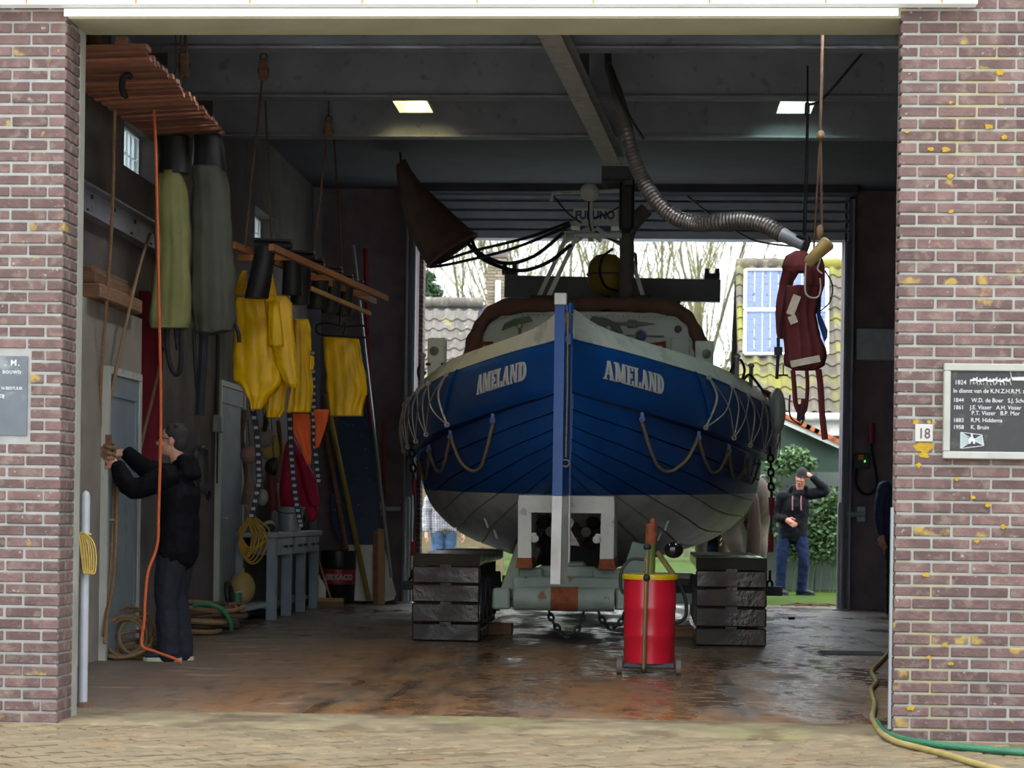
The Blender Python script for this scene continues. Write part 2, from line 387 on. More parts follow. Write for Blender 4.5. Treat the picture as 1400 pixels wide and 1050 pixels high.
MB().box((-60, -70, -.4), (-5.2, BACK+.3, -.03)).box((5.2, -70, -.4), (60, BACK+.3, -.03)).box((-5.2, -70, -.4), (5.2, -2.75, -.005)).build('floor_street', m_road, kind='structure')
# brick piers: individual bricks in stretcher bond on a recessed mortar core
CH = .0622; BP = .2; JT = .011
def pier(name, x0, x1, sgn):
    """sgn=-1: left pier whose opening corner is x1; +1: right pier whose corner is x0"""
    root = MB().box((x0, .006, -.1), (x1+(-.016 if sgn < 0 else 0), TH-.02, 4.6)).build(name, m_mortar, kind='structure') if sgn < 0 else \
        MB().box((x0+.016, .006, -.1), (x1, .11, 4.6)).box((x0+.04, .1, -.1), (x1, TH-.02, 4.6)).build(name, m_mortary, kind='structure')
    full = [meshof(MB().bevbox((-.0945, -.05, -.0247), (.0945, .052, .0247), .004), 'brick', mm) for mm in (m_brick, m_brickl)]
    half = [meshof(MB().bevbox((-.0445, -.05, -.0247), (.0445, .052, .0247), .004), 'brick', mm) for mm in (m_brick, m_brickl)]
    side = [meshof(MB().bevbox((-.03, -.0945, -.0247), (.05, .0945, .0247), .004), 'brick', mm) for mm in (m_brick, m_brickl)]
    corner = x1 if sgn < 0 else x0; rest = MB(); lst = []
    nrow = int(4.55/CH)
    for r in range(nrow):
        z = CH*r+CH/2-.012; x = corner; first = True
        while abs(x-corner) < 2.6:
            w = .1 if (first and r % 2) else .2
            xc = x+sgn*w/2; lst.append((abs(xc-corner), xc, z, w, r)); x += sgn*w; first = False
    if sgn < 0: vis = [q for q in lst if q[0] < .42 or q[2] > 0]
    lst.sort(key=lambda q: (q[2] > 3.95, q[0]))
    for k, (d, xc, z, w, r) in enumerate(lst):
        jx = random.uniform(-.002, .002); jy = random.uniform(-.003, .004)
        sc_ = 1.0
        if sgn < 0 and PLQ[1].z-.02 < z < PLQ[0].z+.022 and xc-w/2 < PLQ[1].x+.008:
            l_, r_ = PLQ[1].x+.012, xc+w/2-.0055
            if r_-l_ < .025: continue
            sc_ = (r_-l_)/(w-.011); xc = (l_+r_)/2
        lich = 0
        if sgn > 0:
            p = .05+.55*math.exp(-((z-1.55)/.35)**2)*(1 if d > .15 else .4)+.5*math.exp(-((z-.25)/.28)**2)+.25*math.exp(-((z-2.5)/.4)**2)
            lich = random.random() < p
        else: lich = random.random() < (.75 if z < .35 else .06)
        if k < (200 if sgn < 0 else 290):
            o = inst((full if w > .15 else half)[int(lich)], 'brick', root, (xc+jx, .05+jy, z), (0, 0, 0), (sc_, 1, 1))
        else:
            h = w/2-.0055; rest.box((xc-h, 0, z-.0247), (xc+h, .06, z+.0247))
    if rest.v: rest.build('brick_field', m_brick, root, kind='stuff')
    # reveal bricks (opening side)
    q = MB()
    for r in range(nrow if HEAD > 4 else int(HEAD/CH)):
        z = CH*r+CH/2-.012
        ys = [(.0 if r % 2 else .0, .2 if r % 2 else .1)]; y = ys[0][1]
        parts = [(0.1 if not r % 2 else .2, .28)]
        for a, b_ in ([(.107, .19), (.20, .272)] if r % 2 == 0 else [(.107, .272)]):
            xx = (corner-.053, corner-.003) if sgn < 0 else (corner+.035, corner+.085)
            if sgn < 0: inst(revmesh(b_-a), 'brick', root, (sum(xx)/2, (a+b_)/2, z))
            else: q.box((xx[0], a+.004, z-.0247), (xx[1], b_-.004, z+.0247))
    if q.v: q.build('reveal_bricks', m_brick, root, kind='stuff')
    return root
_rm = {}
def revmesh(L):
    k = round(L, 3)
    if k not in _rm: _rm[k] = meshof(MB().bevbox((-.025, -L/2+.004, -.0247), (.025, L/2-.004, .0247), .004), 'brick', m_brick)
    return _rm[k]
PLQ = (pY(0, 486, 0), pY(38, 594, 0))
def inhole(x, z): return x < PLQ[1].x+.02 and PLQ[1].z-.005 < z < PLQ[0].z+.02 and x < -2.5
wl = pier('wall_front_left', -4.9, OX0, -1)
wr = pier('wall_front_right', OX1, 4.9, 1)
# cement render strips down the reveals
MB().box((OX0-.05, .275, -.02), (OX0+.0, TH, HEAD+.05)).build('trim_2', m_concf, kind='structure')
MB().box((OX1+.035, .275, 0), (OX1+.08, TH, HEAD+.05)).build('trim_3', m_concf, kind='structure')
m_zinc = mat('pale_corner_strip', '74787a', .5, .1, 5)
pr = pY(1213, 690, .02)
MB().box((OX1-.012, -.004, .05), (OX1+.002, .03, 1.2)).build('trim_4', m_zinc, kind='structure')
# lintel and white fascia with rusty bolts
fx1 = pY(1337, 8, -.1).x
MB().box((OX0-.0, .005, HEAD), (OX1+.03, .40, HEAD+.4)).build('lintel_beam', m_cream, kind='structure')
MB().box((OX0-.02, -.012, HEAD+.01), (OX1-.01, .02, HEAD+.05)).build('trim_5', m_white, kind='structure')
fas = MB().box((-4.9, -.09, HEAD+.055), (fx1, .01, HEAD+.55)).build('fascia_board', m_white, kind='structure')
m_rstain = mat('rust_stain', 'c07a4a', .9, .3, 20)
for px in (35, 185, 341, 495, 652, 811, 970, 1129, 1288):
    p = pY(px, 8, -.1); bolt = px in (35, 341, 652, 970, 1288)
    if bolt: MB().lathe([(.012, 0), (.012, .012), (.007, .018)], (p.x, -.09, HEAD+.095), 8, Matrix.Rotation(pi/2, 3, 'X')).build('bolt', m_rust, fas)
    MB().box((p.x-.006, -.0915, HEAD+.057), (p.x+.006, -.0895, HEAD+.09 if bolt else HEAD+.3)).build('rust_streak', m_rstain, fas)
# upper facade, side walls, ceiling
MB().box((-4.9, .02, HEAD+.3), (4.9, .38, 5.6)).build('wall_front_upper', m_mortar, kind='structure')
MB().box((XL-.3, TH-.02, CEIL), (XR+.3, BACK+.3, CEIL+.2)).build('ceiling', m_ceil, kind='structure')
MB().box((XR, TH-.02, -.1), (XR+.3, BACK+.3, CEIL)).build('wall_right', m_conc, kind='structure')
# left wall with two high glass-block windows
def wallL():
    mb = MB(); ops = []
    w1 = (pX(170, 180, XL), pX(216, 180, XL)); w2 = (pX(349, 260, XL), pX(369, 260, XL))
    z1 = (3.92, 4.35); z2 = (3.75, 4.42)
    return [(w1[0].y, w1[1].y, z1[0], z1[1]), (w2[0].y, w2[1].y+.35, z2[0], z2[1])]
WIN = wallL(); mb = MB(); y = TH-.02
for (a, b_, z0, z1) in WIN:
    mb.box((XL-.3, y, -.1), (XL, a, CEIL)); mb.box((XL-.3, a, -.1), (XL, b_, z0)); mb.box((XL-.3, a, z1), (XL, b_, CEIL)); y = b_
mb.box((XL-.3, y, -.1), (XL, BACK+.3, CEIL)); mb.build('wall_left', m_conc, kind='structure')
m_glass = mat('frosted_glass_block', 'd5e2e6', .35, .05, 4, trans=.85)
for i, (a, b_, z0, z1) in enumerate(WIN):
    fr = MB().box((XL-.22, a, z0), (XL-.16, b_, z0+.02)).box((XL-.22, a, z1-.02), (XL-.16, b_, z1)).box((XL-.22, a, z0), (XL-.16, a+.02, z1)).box((XL-.22, b_-.02, z0), (XL-.16, b_, z1)).build('window_%d' % (i+1), m_white, kind='structure')
    nz_ = int((z1-z0)/.15); ny = max(2, int((b_-a)/.15)); gz = (z1-z0-.04)/nz_; gy = (b_-a-.04)/ny
    pm_ = meshof(MB().bevbox((-.025, -gy/2+.006, -gz/2+.006), (.025, gy/2-.006, gz/2-.006), .008), 'pane', m_glass)
    for r in range(nz_):
        for c in range(ny): inst(pm_, 'pane', fr, (XL-.19, a+.02+gy*(c+.5), z0+.02+gz*(r+.5)))
# back wall with wide roller-door opening
BX0 = pY(567, 600, BACK).x; BX1 = pY(1150, 600, BACK).x; BZ = 4.56
MB().box((XL-.3, BACK, -.1), (BX0, BACK+.3, CEIL)).box((BX1, BACK, -.1), (XR+.3, BACK+.3, CEIL)).box((BX0, BACK, BZ+.05), (BX1, BACK+.3, CEIL)).build('wall_back', m_dark, kind='structure')
# ceiling beams: I-sections across the hall
def ibeam(mb, p, q, w, h, t=.015):
    p = Vector(p); q = Vector(q); u = Vector((0, 0, 1))
    mb.beam(p+u*t/2, q+u*t/2, w, t); mb.beam(p+u*(h-t/2), q+u*(h-t/2), w, t); mb.beam(p+u*h/2, q+u*h/2, t*.8, h-2*t); return mb
for i, Y in enumerate((3.0, 5.6, 7.6, 9.6)):
    ibeam(MB(), (XL, Y, 4.75 if i else 4.9), (XR, Y, 4.75 if i else 4.9), .18, CEIL-4.75+.002, .02).build('trim_%d' % (6+i), m_steelp, kind='structure')
# roller door: rails, curtain slats, bottom bar, box
m_slat = mat('roller_door_aluminium', 'a2a5ae', .5, .08, 5, metal=.3)
dr = MB().box((BX0-.12, BACK-.5, 5.12), (BX1+.12, BACK-.02, CEIL)).build('door_3', m_steeld, kind='structure', label='partly rolled-up roller door across the rear opening', )
zs = [4.56, 4.70, 4.82, 4.94, 5.06]
for a, b_ in zip(zs, zs[1:]+[5.2]):
    MB().add([V(BX0-.05, BACK-.12, a), V(BX1+.05, BACK-.12, a), V(BX1+.05, BACK-.16, a+.025), V(BX0-.05, BACK-.16, a+.025), V(BX0-.05, BACK-.16, b_-.02), V(BX1+.05, BACK-.16, b_-.02), V(BX1+.05, BACK-.12, b_-.006), V(BX0-.05, BACK-.12, b_-.006), V(BX0-.05, BACK-.08, a), V(BX1+.05, BACK-.08, a), V(BX1+.05, BACK-.08, b_), V(BX0-.05, BACK-.08, b_)],
             [(0,1,2,3),(3,2,5,4),(4,5,6,7),(8,11,10,9),(0,8,9,1),(7,6,10,11)]).build('slat', m_slat, dr)
for x in (BX0-.06, BX1+.06):
    MB().box((x-.06, BACK-.16, 0), (x-.03, BACK-.01, 5.1)).box((x+.03, BACK-.16, 0), (x+.06, BACK-.01, 5.1)).box((x-.06, BACK-.05, 0), (x+.06, BACK-.01, 5.1)).build('guide_rail', m_steelp, dr)
    MB().beam((x, BACK-.2, 1.2), (x, BACK-.2, 1.2), .01, .01)
# brick pilaster at the outer edge of the rear opening
pl = MB().box((BX0-.02, BACK+.3, 0), (BX0+.05, BACK+.55, 4.8)).build('wall_rear_return', m_mortar, kind='structure')
bmn = meshof(MB().bevbox((-.04, -.01, -.026), (.04, .24, .026), .004), 'brick', m_brick)
for r in range(72): inst(bmn, 'brick', pl, (BX0+.015, BACK+.298, .03+r*.0622))
# floor drain
g = pZ(1165, 894)
gr = empty('floor_drain', (g.x, g.y, 0), 'dark steel floor drain grate by the right brick pier', 'drain')
MB().box((-.28, -.22, -.02), (.28, .22, .004)).build('frame', m_steeld, gr)
bar = meshof(MB().box((-.26, -.008, 0), (.26, .008, .012)), 'bar', m_steeld)
for k in range(9): inst(bar, 'bar', gr, (0, -.2+k*.05, .002))
# ================================================================ LIFEBOAT (stern towards the door)
def painted_hull():
    """topside blue, white below the waterline (the paint line climbs slightly towards the bow)"""
    m = bpy.data.materials.new('hull_paint'); m.use_nodes = True; N = m.node_tree.nodes; L = m.node_tree.links; b = N['Principled BSDF']
    tc = N.new('ShaderNodeTexCoord'); sp = N.new('ShaderNodeSeparateXYZ'); L.new(tc.outputs['Object'], sp.inputs[0])
    a = N.new('ShaderNodeMath'); a.operation = 'MULTIPLY_ADD'; L.new(sp.outputs[1], a.inputs[0]); a.inputs[1].default_value = -.0176; a.inputs[2].default_value = -1.30
    s = N.new('ShaderNodeMath'); s.operation = 'ADD'; L.new(sp.outputs[2], s.inputs[0]); L.new(a.outputs[0], s.inputs[1])
    g = N.new('ShaderNodeMath'); g.operation = 'GREATER_THAN'; L.new(s.outputs[0], g.inputs[0]); g.inputs[1].default_value = 0
    nz = N.new('ShaderNodeTexNoise'); nz.inputs['Scale'].default_value = 2.5; nz.inputs['Detail'].default_value = 6; L.new(tc.outputs['Object'], nz.inputs['Vector'])
    r = N.new('ShaderNodeMapRange'); r.inputs[1].default_value = .45; r.inputs[2].default_value = .75; L.new(nz.outputs[0], r.inputs[0])
    w = N.new('ShaderNodeMix'); w.data_type = 'RGBA'; L.new(r.outputs[0], w.inputs[0]); w.inputs[6].default_value = lin('eeede8'); w.inputs[7].default_value = lin('cbc6be')
    u = N.new('ShaderNodeMix'); u.data_type = 'RGBA'; L.new(r.outputs[0], u.inputs[0]); u.inputs[6].default_value = lin('08509e'); u.inputs[7].default_value = lin('0a4489')
    x = N.new('ShaderNodeMix'); x.data_type = 'RGBA'; L.new(g.outputs[0], x.inputs[0]); L.new(w.outputs[2], x.inputs[6]); L.new(u.outputs[2], x.inputs[7])
    L.new(x.outputs[2], b.inputs['Base Color']); b.inputs['Roughness'].default_value = .38
    return m
m_hull = painted_hull()
m_blue = mat('blue_gloss_paint', '08509e', .35, .08, 3)
m_bwhite = mat('white_boat_paint', 'e0e0dc', .45, .06, 3, spots=[('a9a49c', 4, .58, .1, .5)])
m_bgrey = mat('grey_deck_paint', 'c6caca', .5, .08, 3)
m_canvas = mat('brown_canvas', '6b4a42', .9, .2, 5, bump=.4, bscale=30)
m_letter = mat('white_lettering', 'ddd9d4', .6, .05, 9)
m_line = mat('thin_white_line', 'bdb4a8', .9, .15, 40)
m_manila = mat('manila_fender_rope', '9a8468', .95, .2, 70)
BX, BY = -.745, 7.5
boat = empty('lifeboat', (BX, BY, 0), 'large blue and white lifeboat seen stern-on in the boathouse', 'boat', rz=radians(-.3))
BM = ROOTM[boat.name]
TB = [(0, .05), (.3, .22), (.6, .42), (1.25, .77), (2.5, 1.33), (3.75, 1.67), (5, 1.94), (6.25, 2.12), (7.5, 2.15), (9, 2.0), (10.2, 1.55), (11.2, .85), (11.8, .3), (12, .05)]
LEN = 12.0
def hb(u): return sinterp(TB, u)
def zs_(u): return 2.66-.085*u+.0051*u*u+.004*max(0, u-8)**2
def zk_(u): return 2.20-.12*u+.009*u*u
def zkeel(u): return interp([(0, 1.36), (.6, 1.17), (1.3, .98), (2.2, .76), (4, .46), (10, .42), (12, .9)], u)
SECF = [.92, .895, .82, .66, .41, .13, .045]
SECG = [1, .73, .515, .32, .18, .06, 0]
# arc-length parametrised half section
def section(u, t):
    """t in 0..1 from knuckle to keel"""
    b = hb(u); zk = zk_(u)-.01; z0 = zkeel(u); q = t*6; i = min(int(q), 5); f = q-i
    def sm(A, i, f):
        a, b_, c, d = A[max(i-1, 0)], A[i], A[i+1], A[min(i+2, 6)]
        return .5*((2*b_)+(c-a)*f+(2*a-5*b_+4*c-d)*f*f+(3*b_-a-3*c+d)*f**3)
    return b*sm(SECF, i, f), z0+(zk-z0)*sm(SECG, i, f)
US = [0, .15, .3, .45, .6, .9, 1.25, 1.7, 2.1, 2.5, 3.1, 3.75, 4.4, 5, 5.6, 6.25, 6.9, 7.5, 8.3, 9, 9.7, 10.2, 10.8, 11.2, 11.6, 12]
# core shell just inside the planks
core = MB()
for sg in (-1, 1):
    G = [[V(sg*max(section(u, k/24)[0]-.015, .01), u+.02, section(u, k/24)[1]) for k in range(25)] for u in US]
    n = 25; o = len(core.v); core.v += [p for r in G for p in r]
    for i in range(len(US)-1):
        for k in range(n-1): core.f.append((o+i*n+k, o+i*n+k+1, o+(i+1)*n+k+1, o+(i+1)*n+k))
hull = core.build('hull', m_hull, boat, True)
NS = 9
for sg in (-1, 1):
    for k in range(NS):
        t0 = k/NS; t1 = (k+1)/NS; mb = MB(); rings = []
        for u in US:
            ring = []
            for t, off in ((t0+.003, .012), (t0+.2/NS, .014), (t0+.5/NS, .015), (t0+.8/NS, .016), (t1-.0035, .017), (t1-.0035, -.012), (t0+.5/NS, -.012), (t0+.003, -.012)):
                v, w = section(u, t); ring.append(V(sg*(max(v, .012)+off), u, w-off*.15))
            rings.append(ring)
        mb.loft(rings).build('strake', m_hull, hull, 30)
# fender belt (sponson) between knuckle and sheer
def belt(sg, u, t, off=0.0):
    """t 0 at knuckle, 1 at sheer"""
    b = hb(u)+.0; z = zk_(u)+(zs_(u)-zk_(u))*t
    bulge = .045*sin(pi*min(max(t, 0), 1))**.5*min(1, u/.4)
    d = V(hb(u+.05)-hb(u-.05 if u > .05 else u), -.1, 0); nrm = V(.1, -(hb(u+.05)-hb(max(u-.05, 0))), 0).normalized()
    return V(sg*(b+bulge+nrm.x*off), u+nrm.y*off, z)
for sg in (-1, 1):
    rings = []
    for u in US:
        o = [belt(sg, u, t) for t in (0, .04, .15, .35, .6, .8, .94, 1)]
        i_ = [V(sg*max(hb(u)-.12, .01), u+.05, zs_(u)), V(sg*max(hb(u)-.12, .01), u+.05, zk_(u))]
        rings.append(o+i_)
    be = MB().loft(rings).build('fender_belt', m_blue, boat, 35)
    # raised joint where the grab-line panels begin
    mb = MB(); mb.tube([belt(sg, 2.35-.35*t, t, .012) for t in [i/8 for i in range(9)]], .012, 6); mb.build('belt_joint', m_blue, be, True)
# bulwark: three lapped white strakes, curling up at the sternpost
def bulw(sg, u, t, off=0):
    h = .17+.10*math.exp(-(u/.35)**2)+.03*math.exp(-((u-5)/3)**2); lean = .10*t*min(1, u/1.0)
    return V(sg*max(hb(u)-.005-lean+off, .03), u+.01, zs_(u)+h*t)
for sg in (-1, 1):
    for k in range(3):
        rings = []
        for u in US:
            a = k/3; b_ = (k+1)/3; o = .022-.014*k
            rings.append([bulw(sg, u, a, o), bulw(sg, u, b_-.02, o-.002), bulw(sg, u, b_, o-.01), bulw(sg, u, b_, -.06), bulw(sg, u, a, -.06)])
        MB().loft(rings).build('bulwark_strake', m_bwhite, boat, 35)
# deck
dk = MB(); rr = []
for u in US: rr.append((V(-max(hb(u)-.1, .01), u, zs_(u)+.02), V(max(hb(u)-.1, .01), u, zs_(u)+.02)))
vs = [p for r in rr for p in r]; dk.add(vs, [(2*i, 2*i+1, 2*i+3, 2*i+2) for i in range(len(US)-1)]); dk.build('deck', m_bgrey, boat)
# lettering AMELAND laid on the belt, slab-serif letters
def letter(ch):
    """list of polygons in a unit-high cell, returns (polys, advance)"""
    def st(x0, y0, x1, y1, w): # slanted stroke with horizontal cut ends
        return [(x0-w/2, y0), (x0+w/2, y0), (x1+w/2, y1), (x1-w/2, y1)]
    def bx(x0, y0, x1, y1): return [(x0, y0), (x1, y0), (x1, y1), (x0, y1)]
    s = .07
    if ch == 'A': return [st(.1, 0, .32, 1, .07), st(.54, 0, .34, 1, .17), bx(.18, .3, .5, .38), bx(.0, 0, .22, s), bx(.4, 0, .68, s)], .68
    if ch == 'M': return [bx(.1, 0, .17, 1), bx(.62, 0, .79, 1), st(.2, 1, .42, .05, .17), st(.67, 1, .44, .05, .07), bx(.02, 0, .26, s), bx(.54, 0, .87, s), bx(.02, 1-s, .22, 1), bx(.66, 1-s, .87, 1)], .88
    if ch == 'E': return [bx(.1, 0, .27, 1), bx(.02, 0, .56, s), bx(.02, 1-s, .54, 1), bx(.2, .46, .44, .54), bx(.49, 0, .56, .26), bx(.47, .76, .54, 1), bx(.4, .38, .45, .62)], .6
    if ch == 'L': return [bx(.1, 0, .27, 1), bx(.02, 0, .54, s), bx(.02, 1-s, .36, 1), bx(.47, 0, .54, .3)], .57
    if ch == 'N': return [bx(.1, 0, .17, 1), bx(.57, 0, .64, 1), st(.17, 1, .58, 0, .17), bx(.02, 0, .26, s), bx(.48, 1-s, .73, 1), bx(.02, 1-s, .2, 1)], .74
    if ch == 'D':
        P = [bx(.1, 0, .27, 1), bx(.02, 0, .3, s), bx(.02, 1-s, .3, 1)]
        for i in range(8):
            a = -pi/2+pi*i/8; b_ = -pi/2+pi*(i+1)/8
            P.append([(.28+.36*cos(a), .5+.5*sin(a)), (.28+.36*cos(b_), .5+.5*sin(b_)), (.28+.20*cos(b_), .5+.43*sin(b_)), (.28+.20*cos(a), .5+.43*sin(a))])
        return P, .68
def hull_word(word, sg, uL, uR, t0, t1, fl=None):
    """word runs from uL (left end) to uR; letter heights between belt fractions"""
    lay = []; x = 0
    for ch in word:
        P, adv = letter(ch); lay.append((ch, x, P)); x += adv+.03
    tot = x-.03
    for ch, x0, P in lay:
        mb = MB()
        for pol in P:
            # split tall polygons so that they follow the belt
            n = len(pol); a = []
            for i in range(n):
                p, q = pol[i], pol[(i+1) % n]
                for k in range(4): a.append((p[0]+(q[0]-p[0])*k/4, p[1]+(q[1]-p[1])*k/4))
            def mp(p, off):
                u = uL+(uR-uL)*(x0+p[0])/tot; return belt(sg, u, t0+(t1-t0)*p[1], off)
            mb.add([mp(p, .010) for p in a]+[mp(p, -.004) for p in a], [tuple(range(len(a)))]+[(i, len(a)+i, len(a)+(i+1) % len(a), (i+1) % len(a)) for i in range(len(a))])
        mb.build('letter', m_letter, boat, label='white letter %s' % ch)
hull_word('AMELAND', -1, 1.42, .46, .38, .74)
hull_word('AMELAND', 1, .37, 1.30, .38, .74)
# sternpost and rudder (turned a few degrees)
MB().box((-.05, -.06, .72), (.05, .12, 2.86)).build('sternpost', m_hull, boat)
def rud(P): return Matrix.Translation((0, -.05, 0)) @ Matrix.Rotation(radians(-5), 4, 'Z') @ P
mb = MB()
pf = [(-.52, .55), (-.50, 1.0), (-.47, 1.35), (-.47, 2.9), (-.10, 2.94), (-.04, 2.9), (-.04, .62), (-.2, .55)]
mb.prism([rud(V(-.042, y, z)) for y, z in pf], rud(V(.042, 0, 0))-rud(V(-.042, 0, 0)))
ru = mb.build('rudder', m_hull, boat)
MB().bevbox(rud(V(-.044, -.5, 2.90)), rud(V(.05, -.40, 3.0)), .006).build('rudder_cap', m_bwhite, ru)
for z in (2.62, 2.88):
    MB().lathe([(.03, -.045), (.03, .045)], rud(V(.075, -.38, z)), 10).cbox(rud(V(.05, -.38, z)), (.06, .05, .05)).build('pintle', m_blue, ru, True)
MB().tube([rud(V(.062, -.42, 2.85)), rud(V(.066, -.42, 2.2)), rud(V(.062, -.42, 1.62))], .007, 6).torus(rud(V(.062, -.42, 1.57)), .03, .007, Matrix.Rotation(pi/2, 3, 'X'), 10, 5).build('trip_line', m_manila, ru, True)
# tunnel skegs flanking the propellers
m_skeg = mat('chipped_white_steel', 'cfcdc6', .5, .08, 5, spots=[('9a8c7c', 9, .62, .06, .7), ('6d4028', 12, .68, .04, .8)])
for sg in (-1, 1):
    sk = MB().prism([V(sg*.30, .30, .73), V(sg*.42, .30, .73), V(sg*.425, .30, 1.26), V(sg*.31, .30, 1.26)], V(0, 1.6, 0)).build('skeg', m_skeg, boat)
    MB().prism([V(sg*.29, .285, .66), V(sg*.44, .285, .66), V(sg*.425, .285, .75), V(sg*.30, .285, .75)], V(0, 1.5, 0)).build('rusted_foot', m_rust, sk)
    MB().lathe([(.03, 0), (.035, .015), (.035, .05), (.02, .06)], V(sg*.27, .30, .92), 10, Matrix.Rotation(pi/2, 3, 'X')).cbox(V(sg*.285, .33, .93), (.05, .06, .08)).build('anode', m_skeg, sk, True)
MB().box((-.42, .29, 1.15), (.42, .36, 1.30)).build('tunnel_plate', m_skeg, boat)
m_prop = mat('dark_bronze', '2c2622', .45, .2, 8, metal=.6)
for sg in (-1, 1):
    pr_ = MB().lathe([(.045, 0), (.05, .05), (.04, .2)], V(sg*.16, .75, .98), 12, Matrix.Rotation(-pi/2, 3, 'X')).build('propeller', m_prop, boat, True)
    for k in range(3):
        a = k*2*pi/3+.4*sg+.5; d = V(cos(a), 0, sin(a)); e = V(-sin(a), 0, cos(a)); c = V(sg*.16, .83, .98)
        MB().add([c+d*.03-e*.02+V(0, .03, 0), c+d*.10-e*.075+V(0, .05, 0), c+d*.15-e*.05+V(0, .03, 0), c+d*.165, c+d*.14+e*.06-V(0, .03, 0), c+d*.09+e*.07-V(0, .04, 0), c+d*.03+e*.02-V(0, .02, 0)], [(0,1,2,3,4,5,6)]).build('blade', m_prop, pr_)
    MB().tube([V(sg*.16, .9, .98), V(sg*.16, 3.2, .86)], .03, 8).build('shaft', m_prop, pr_)
MB().tube([V(.0, .6, 1.14), V(-.02, .62, 1.05)], .02, 8).torus(V(0, .58, 1.06), .045, .014, Matrix.Rotation(pi/2, 3, 'X'), 12, 6).prism([V(-.02, .6, 1.0), V(.03, .6, 1.0), V(.11, .6, .86), V(-.10, .6, .86)], V(0, .03, 0)).build('shaft_bracket', m_skeg, boat, True)
MB().box((-.30, 1.9, .60), (.30, 1.95, 1.2)).build('tunnel_bulkhead', m_black, boat)
# white chevron marks and a little damage on the bottom planks
for sg in (-1, 1):
    for (uu, t) in ((2.6, .52), (2.9, .58)):
        v, w = section(uu, t); MB().cbox(V(sg*(v+.03), uu, w), (.02, .03, .16), Matrix.Rotation(sg*.35, 4, 'Y')).build('draught_mark', m_letter, boat)
# blue hull eyes (side grab brackets) and festoon ropes
def eye(P, par):
    return MB().cbox(P, (.03, .03, .07)).torus(P-V(0, .02, .03), .022, .008, Matrix.Rotation(pi/2, 3, 'X'), 10, 5).build('rope_eye', m_blue, par, True)
def hang(P, Q, sag, n=14):
    return [P.lerp(Q, i/n)-V(0, 0, sag*4*(i/n)*(1-i/n)) for i in range(n+1)]
def pull(sg, p, off=.05):
    """push a point outside the planking"""
    return p
for sg in (-1, 1):
    def kp(u, dz=.03, off=.035): 
        v, w = section(u, .03); return V(sg*(v+off), u-.03, w-dz)
    ul = [1.22, 2.45, 3.9, 5.2, 6.4] if sg < 0 else [1.05, 2.3, 3.5, 4.6, 5.6]
    sags = [.40, .28, .26, .24]
    for a, b_, sgg in zip(ul, ul[1:], sags):
        P = hang(kp(a), kp(b_), sgg)
        out = []
        for p in P:
            # follow the hull side at this height
            best = min((abs(section(p.y, t/30)[1]-p.z), t) for t in range(31))[1]; v = section(p.y, best/30)[0]
            out.append(V(sg*(v+.04), p.y-.02, p.z))
        MB().tube(out, .016, 7).build('festoon_rope', m_manila, boat, True)
    for a in ul: eye(kp(a, 0), boat)
    # zig-zag grab lines over the belt
    us = [2.25, 3.0, 3.8, 4.6, 5.4, 6.2]
    for k, (a, b_) in enumerate(zip(us, us[1:])):
        top = belt(sg, a, .97, .03); low = belt(sg, a+.1 if k else a-.05, .02, .03); nxt = belt(sg, b_, .97, .03)
        P1 = smoothpath([top, belt(sg, a+.12, .6, .035), low], 5); P2 = smoothpath([low, belt(sg, (a+b_)/2, .42, .035), nxt], 5)
        P3 = smoothpath([top, belt(sg, a+.45, .55, .035), belt(sg, b_+.1, .02, .03)], 5)
        MB().tube(P1, .011 if k == 0 else .007, 6).tube(P2, .007, 6).tube(P3, .006, 6).build('grab_line', m_line, boat, True)
        for q in (top, low): MB().torus(q, .02, .008, Matrix.Rotation(pi/2, 3, 'X'), 10, 5).build('line_ring', m_line, boat, True)
# ---- cabin: rounded grey bulkhead with gear, canvas hood over it
def BP_(px, py, u):
    """pixel -> boat-local point at station u"""
    return BM.inverted() @ pY(px, py, BY+u)
UC = 4.6
def rrect(x0, x1, z0, z1, r, n=6):
    P = [V(x0, 0, z0), V(x1, 0, z0)]
    for i in range(n+1): a = pi/2*i/n; P.append(V(x1-r+r*cos(a), 0, z1-r+r*sin(a)))
    for i in range(n+1): a = pi/2+pi/2*i/n; P.append(V(x0+r+r*cos(a), 0, z1-r+r*sin(a)))
    return P
cl, cr = BP_(657, 470, UC), BP_(954, 470, UC); ct = BP_(805, 426, UC).z
pan = [p+V(0, UC, 0) for p in rrect(cl.x, cr.x, 2.2, ct, .42)]
cab = MB().prism(pan, V(0, 3.2, 0)).build('cabin', m_bgrey, boat, 30)
edge = rrect(cl.x+.015, cr.x-.015, 2.5, ct-.015, .41)
MB().tube([p+V(0, UC-.004, 0) for p in edge[1:]]+[edge[0]+V(0, UC-.004, 0)], .016, 6).build('cabin_rim', m_bwhite, cab, True)
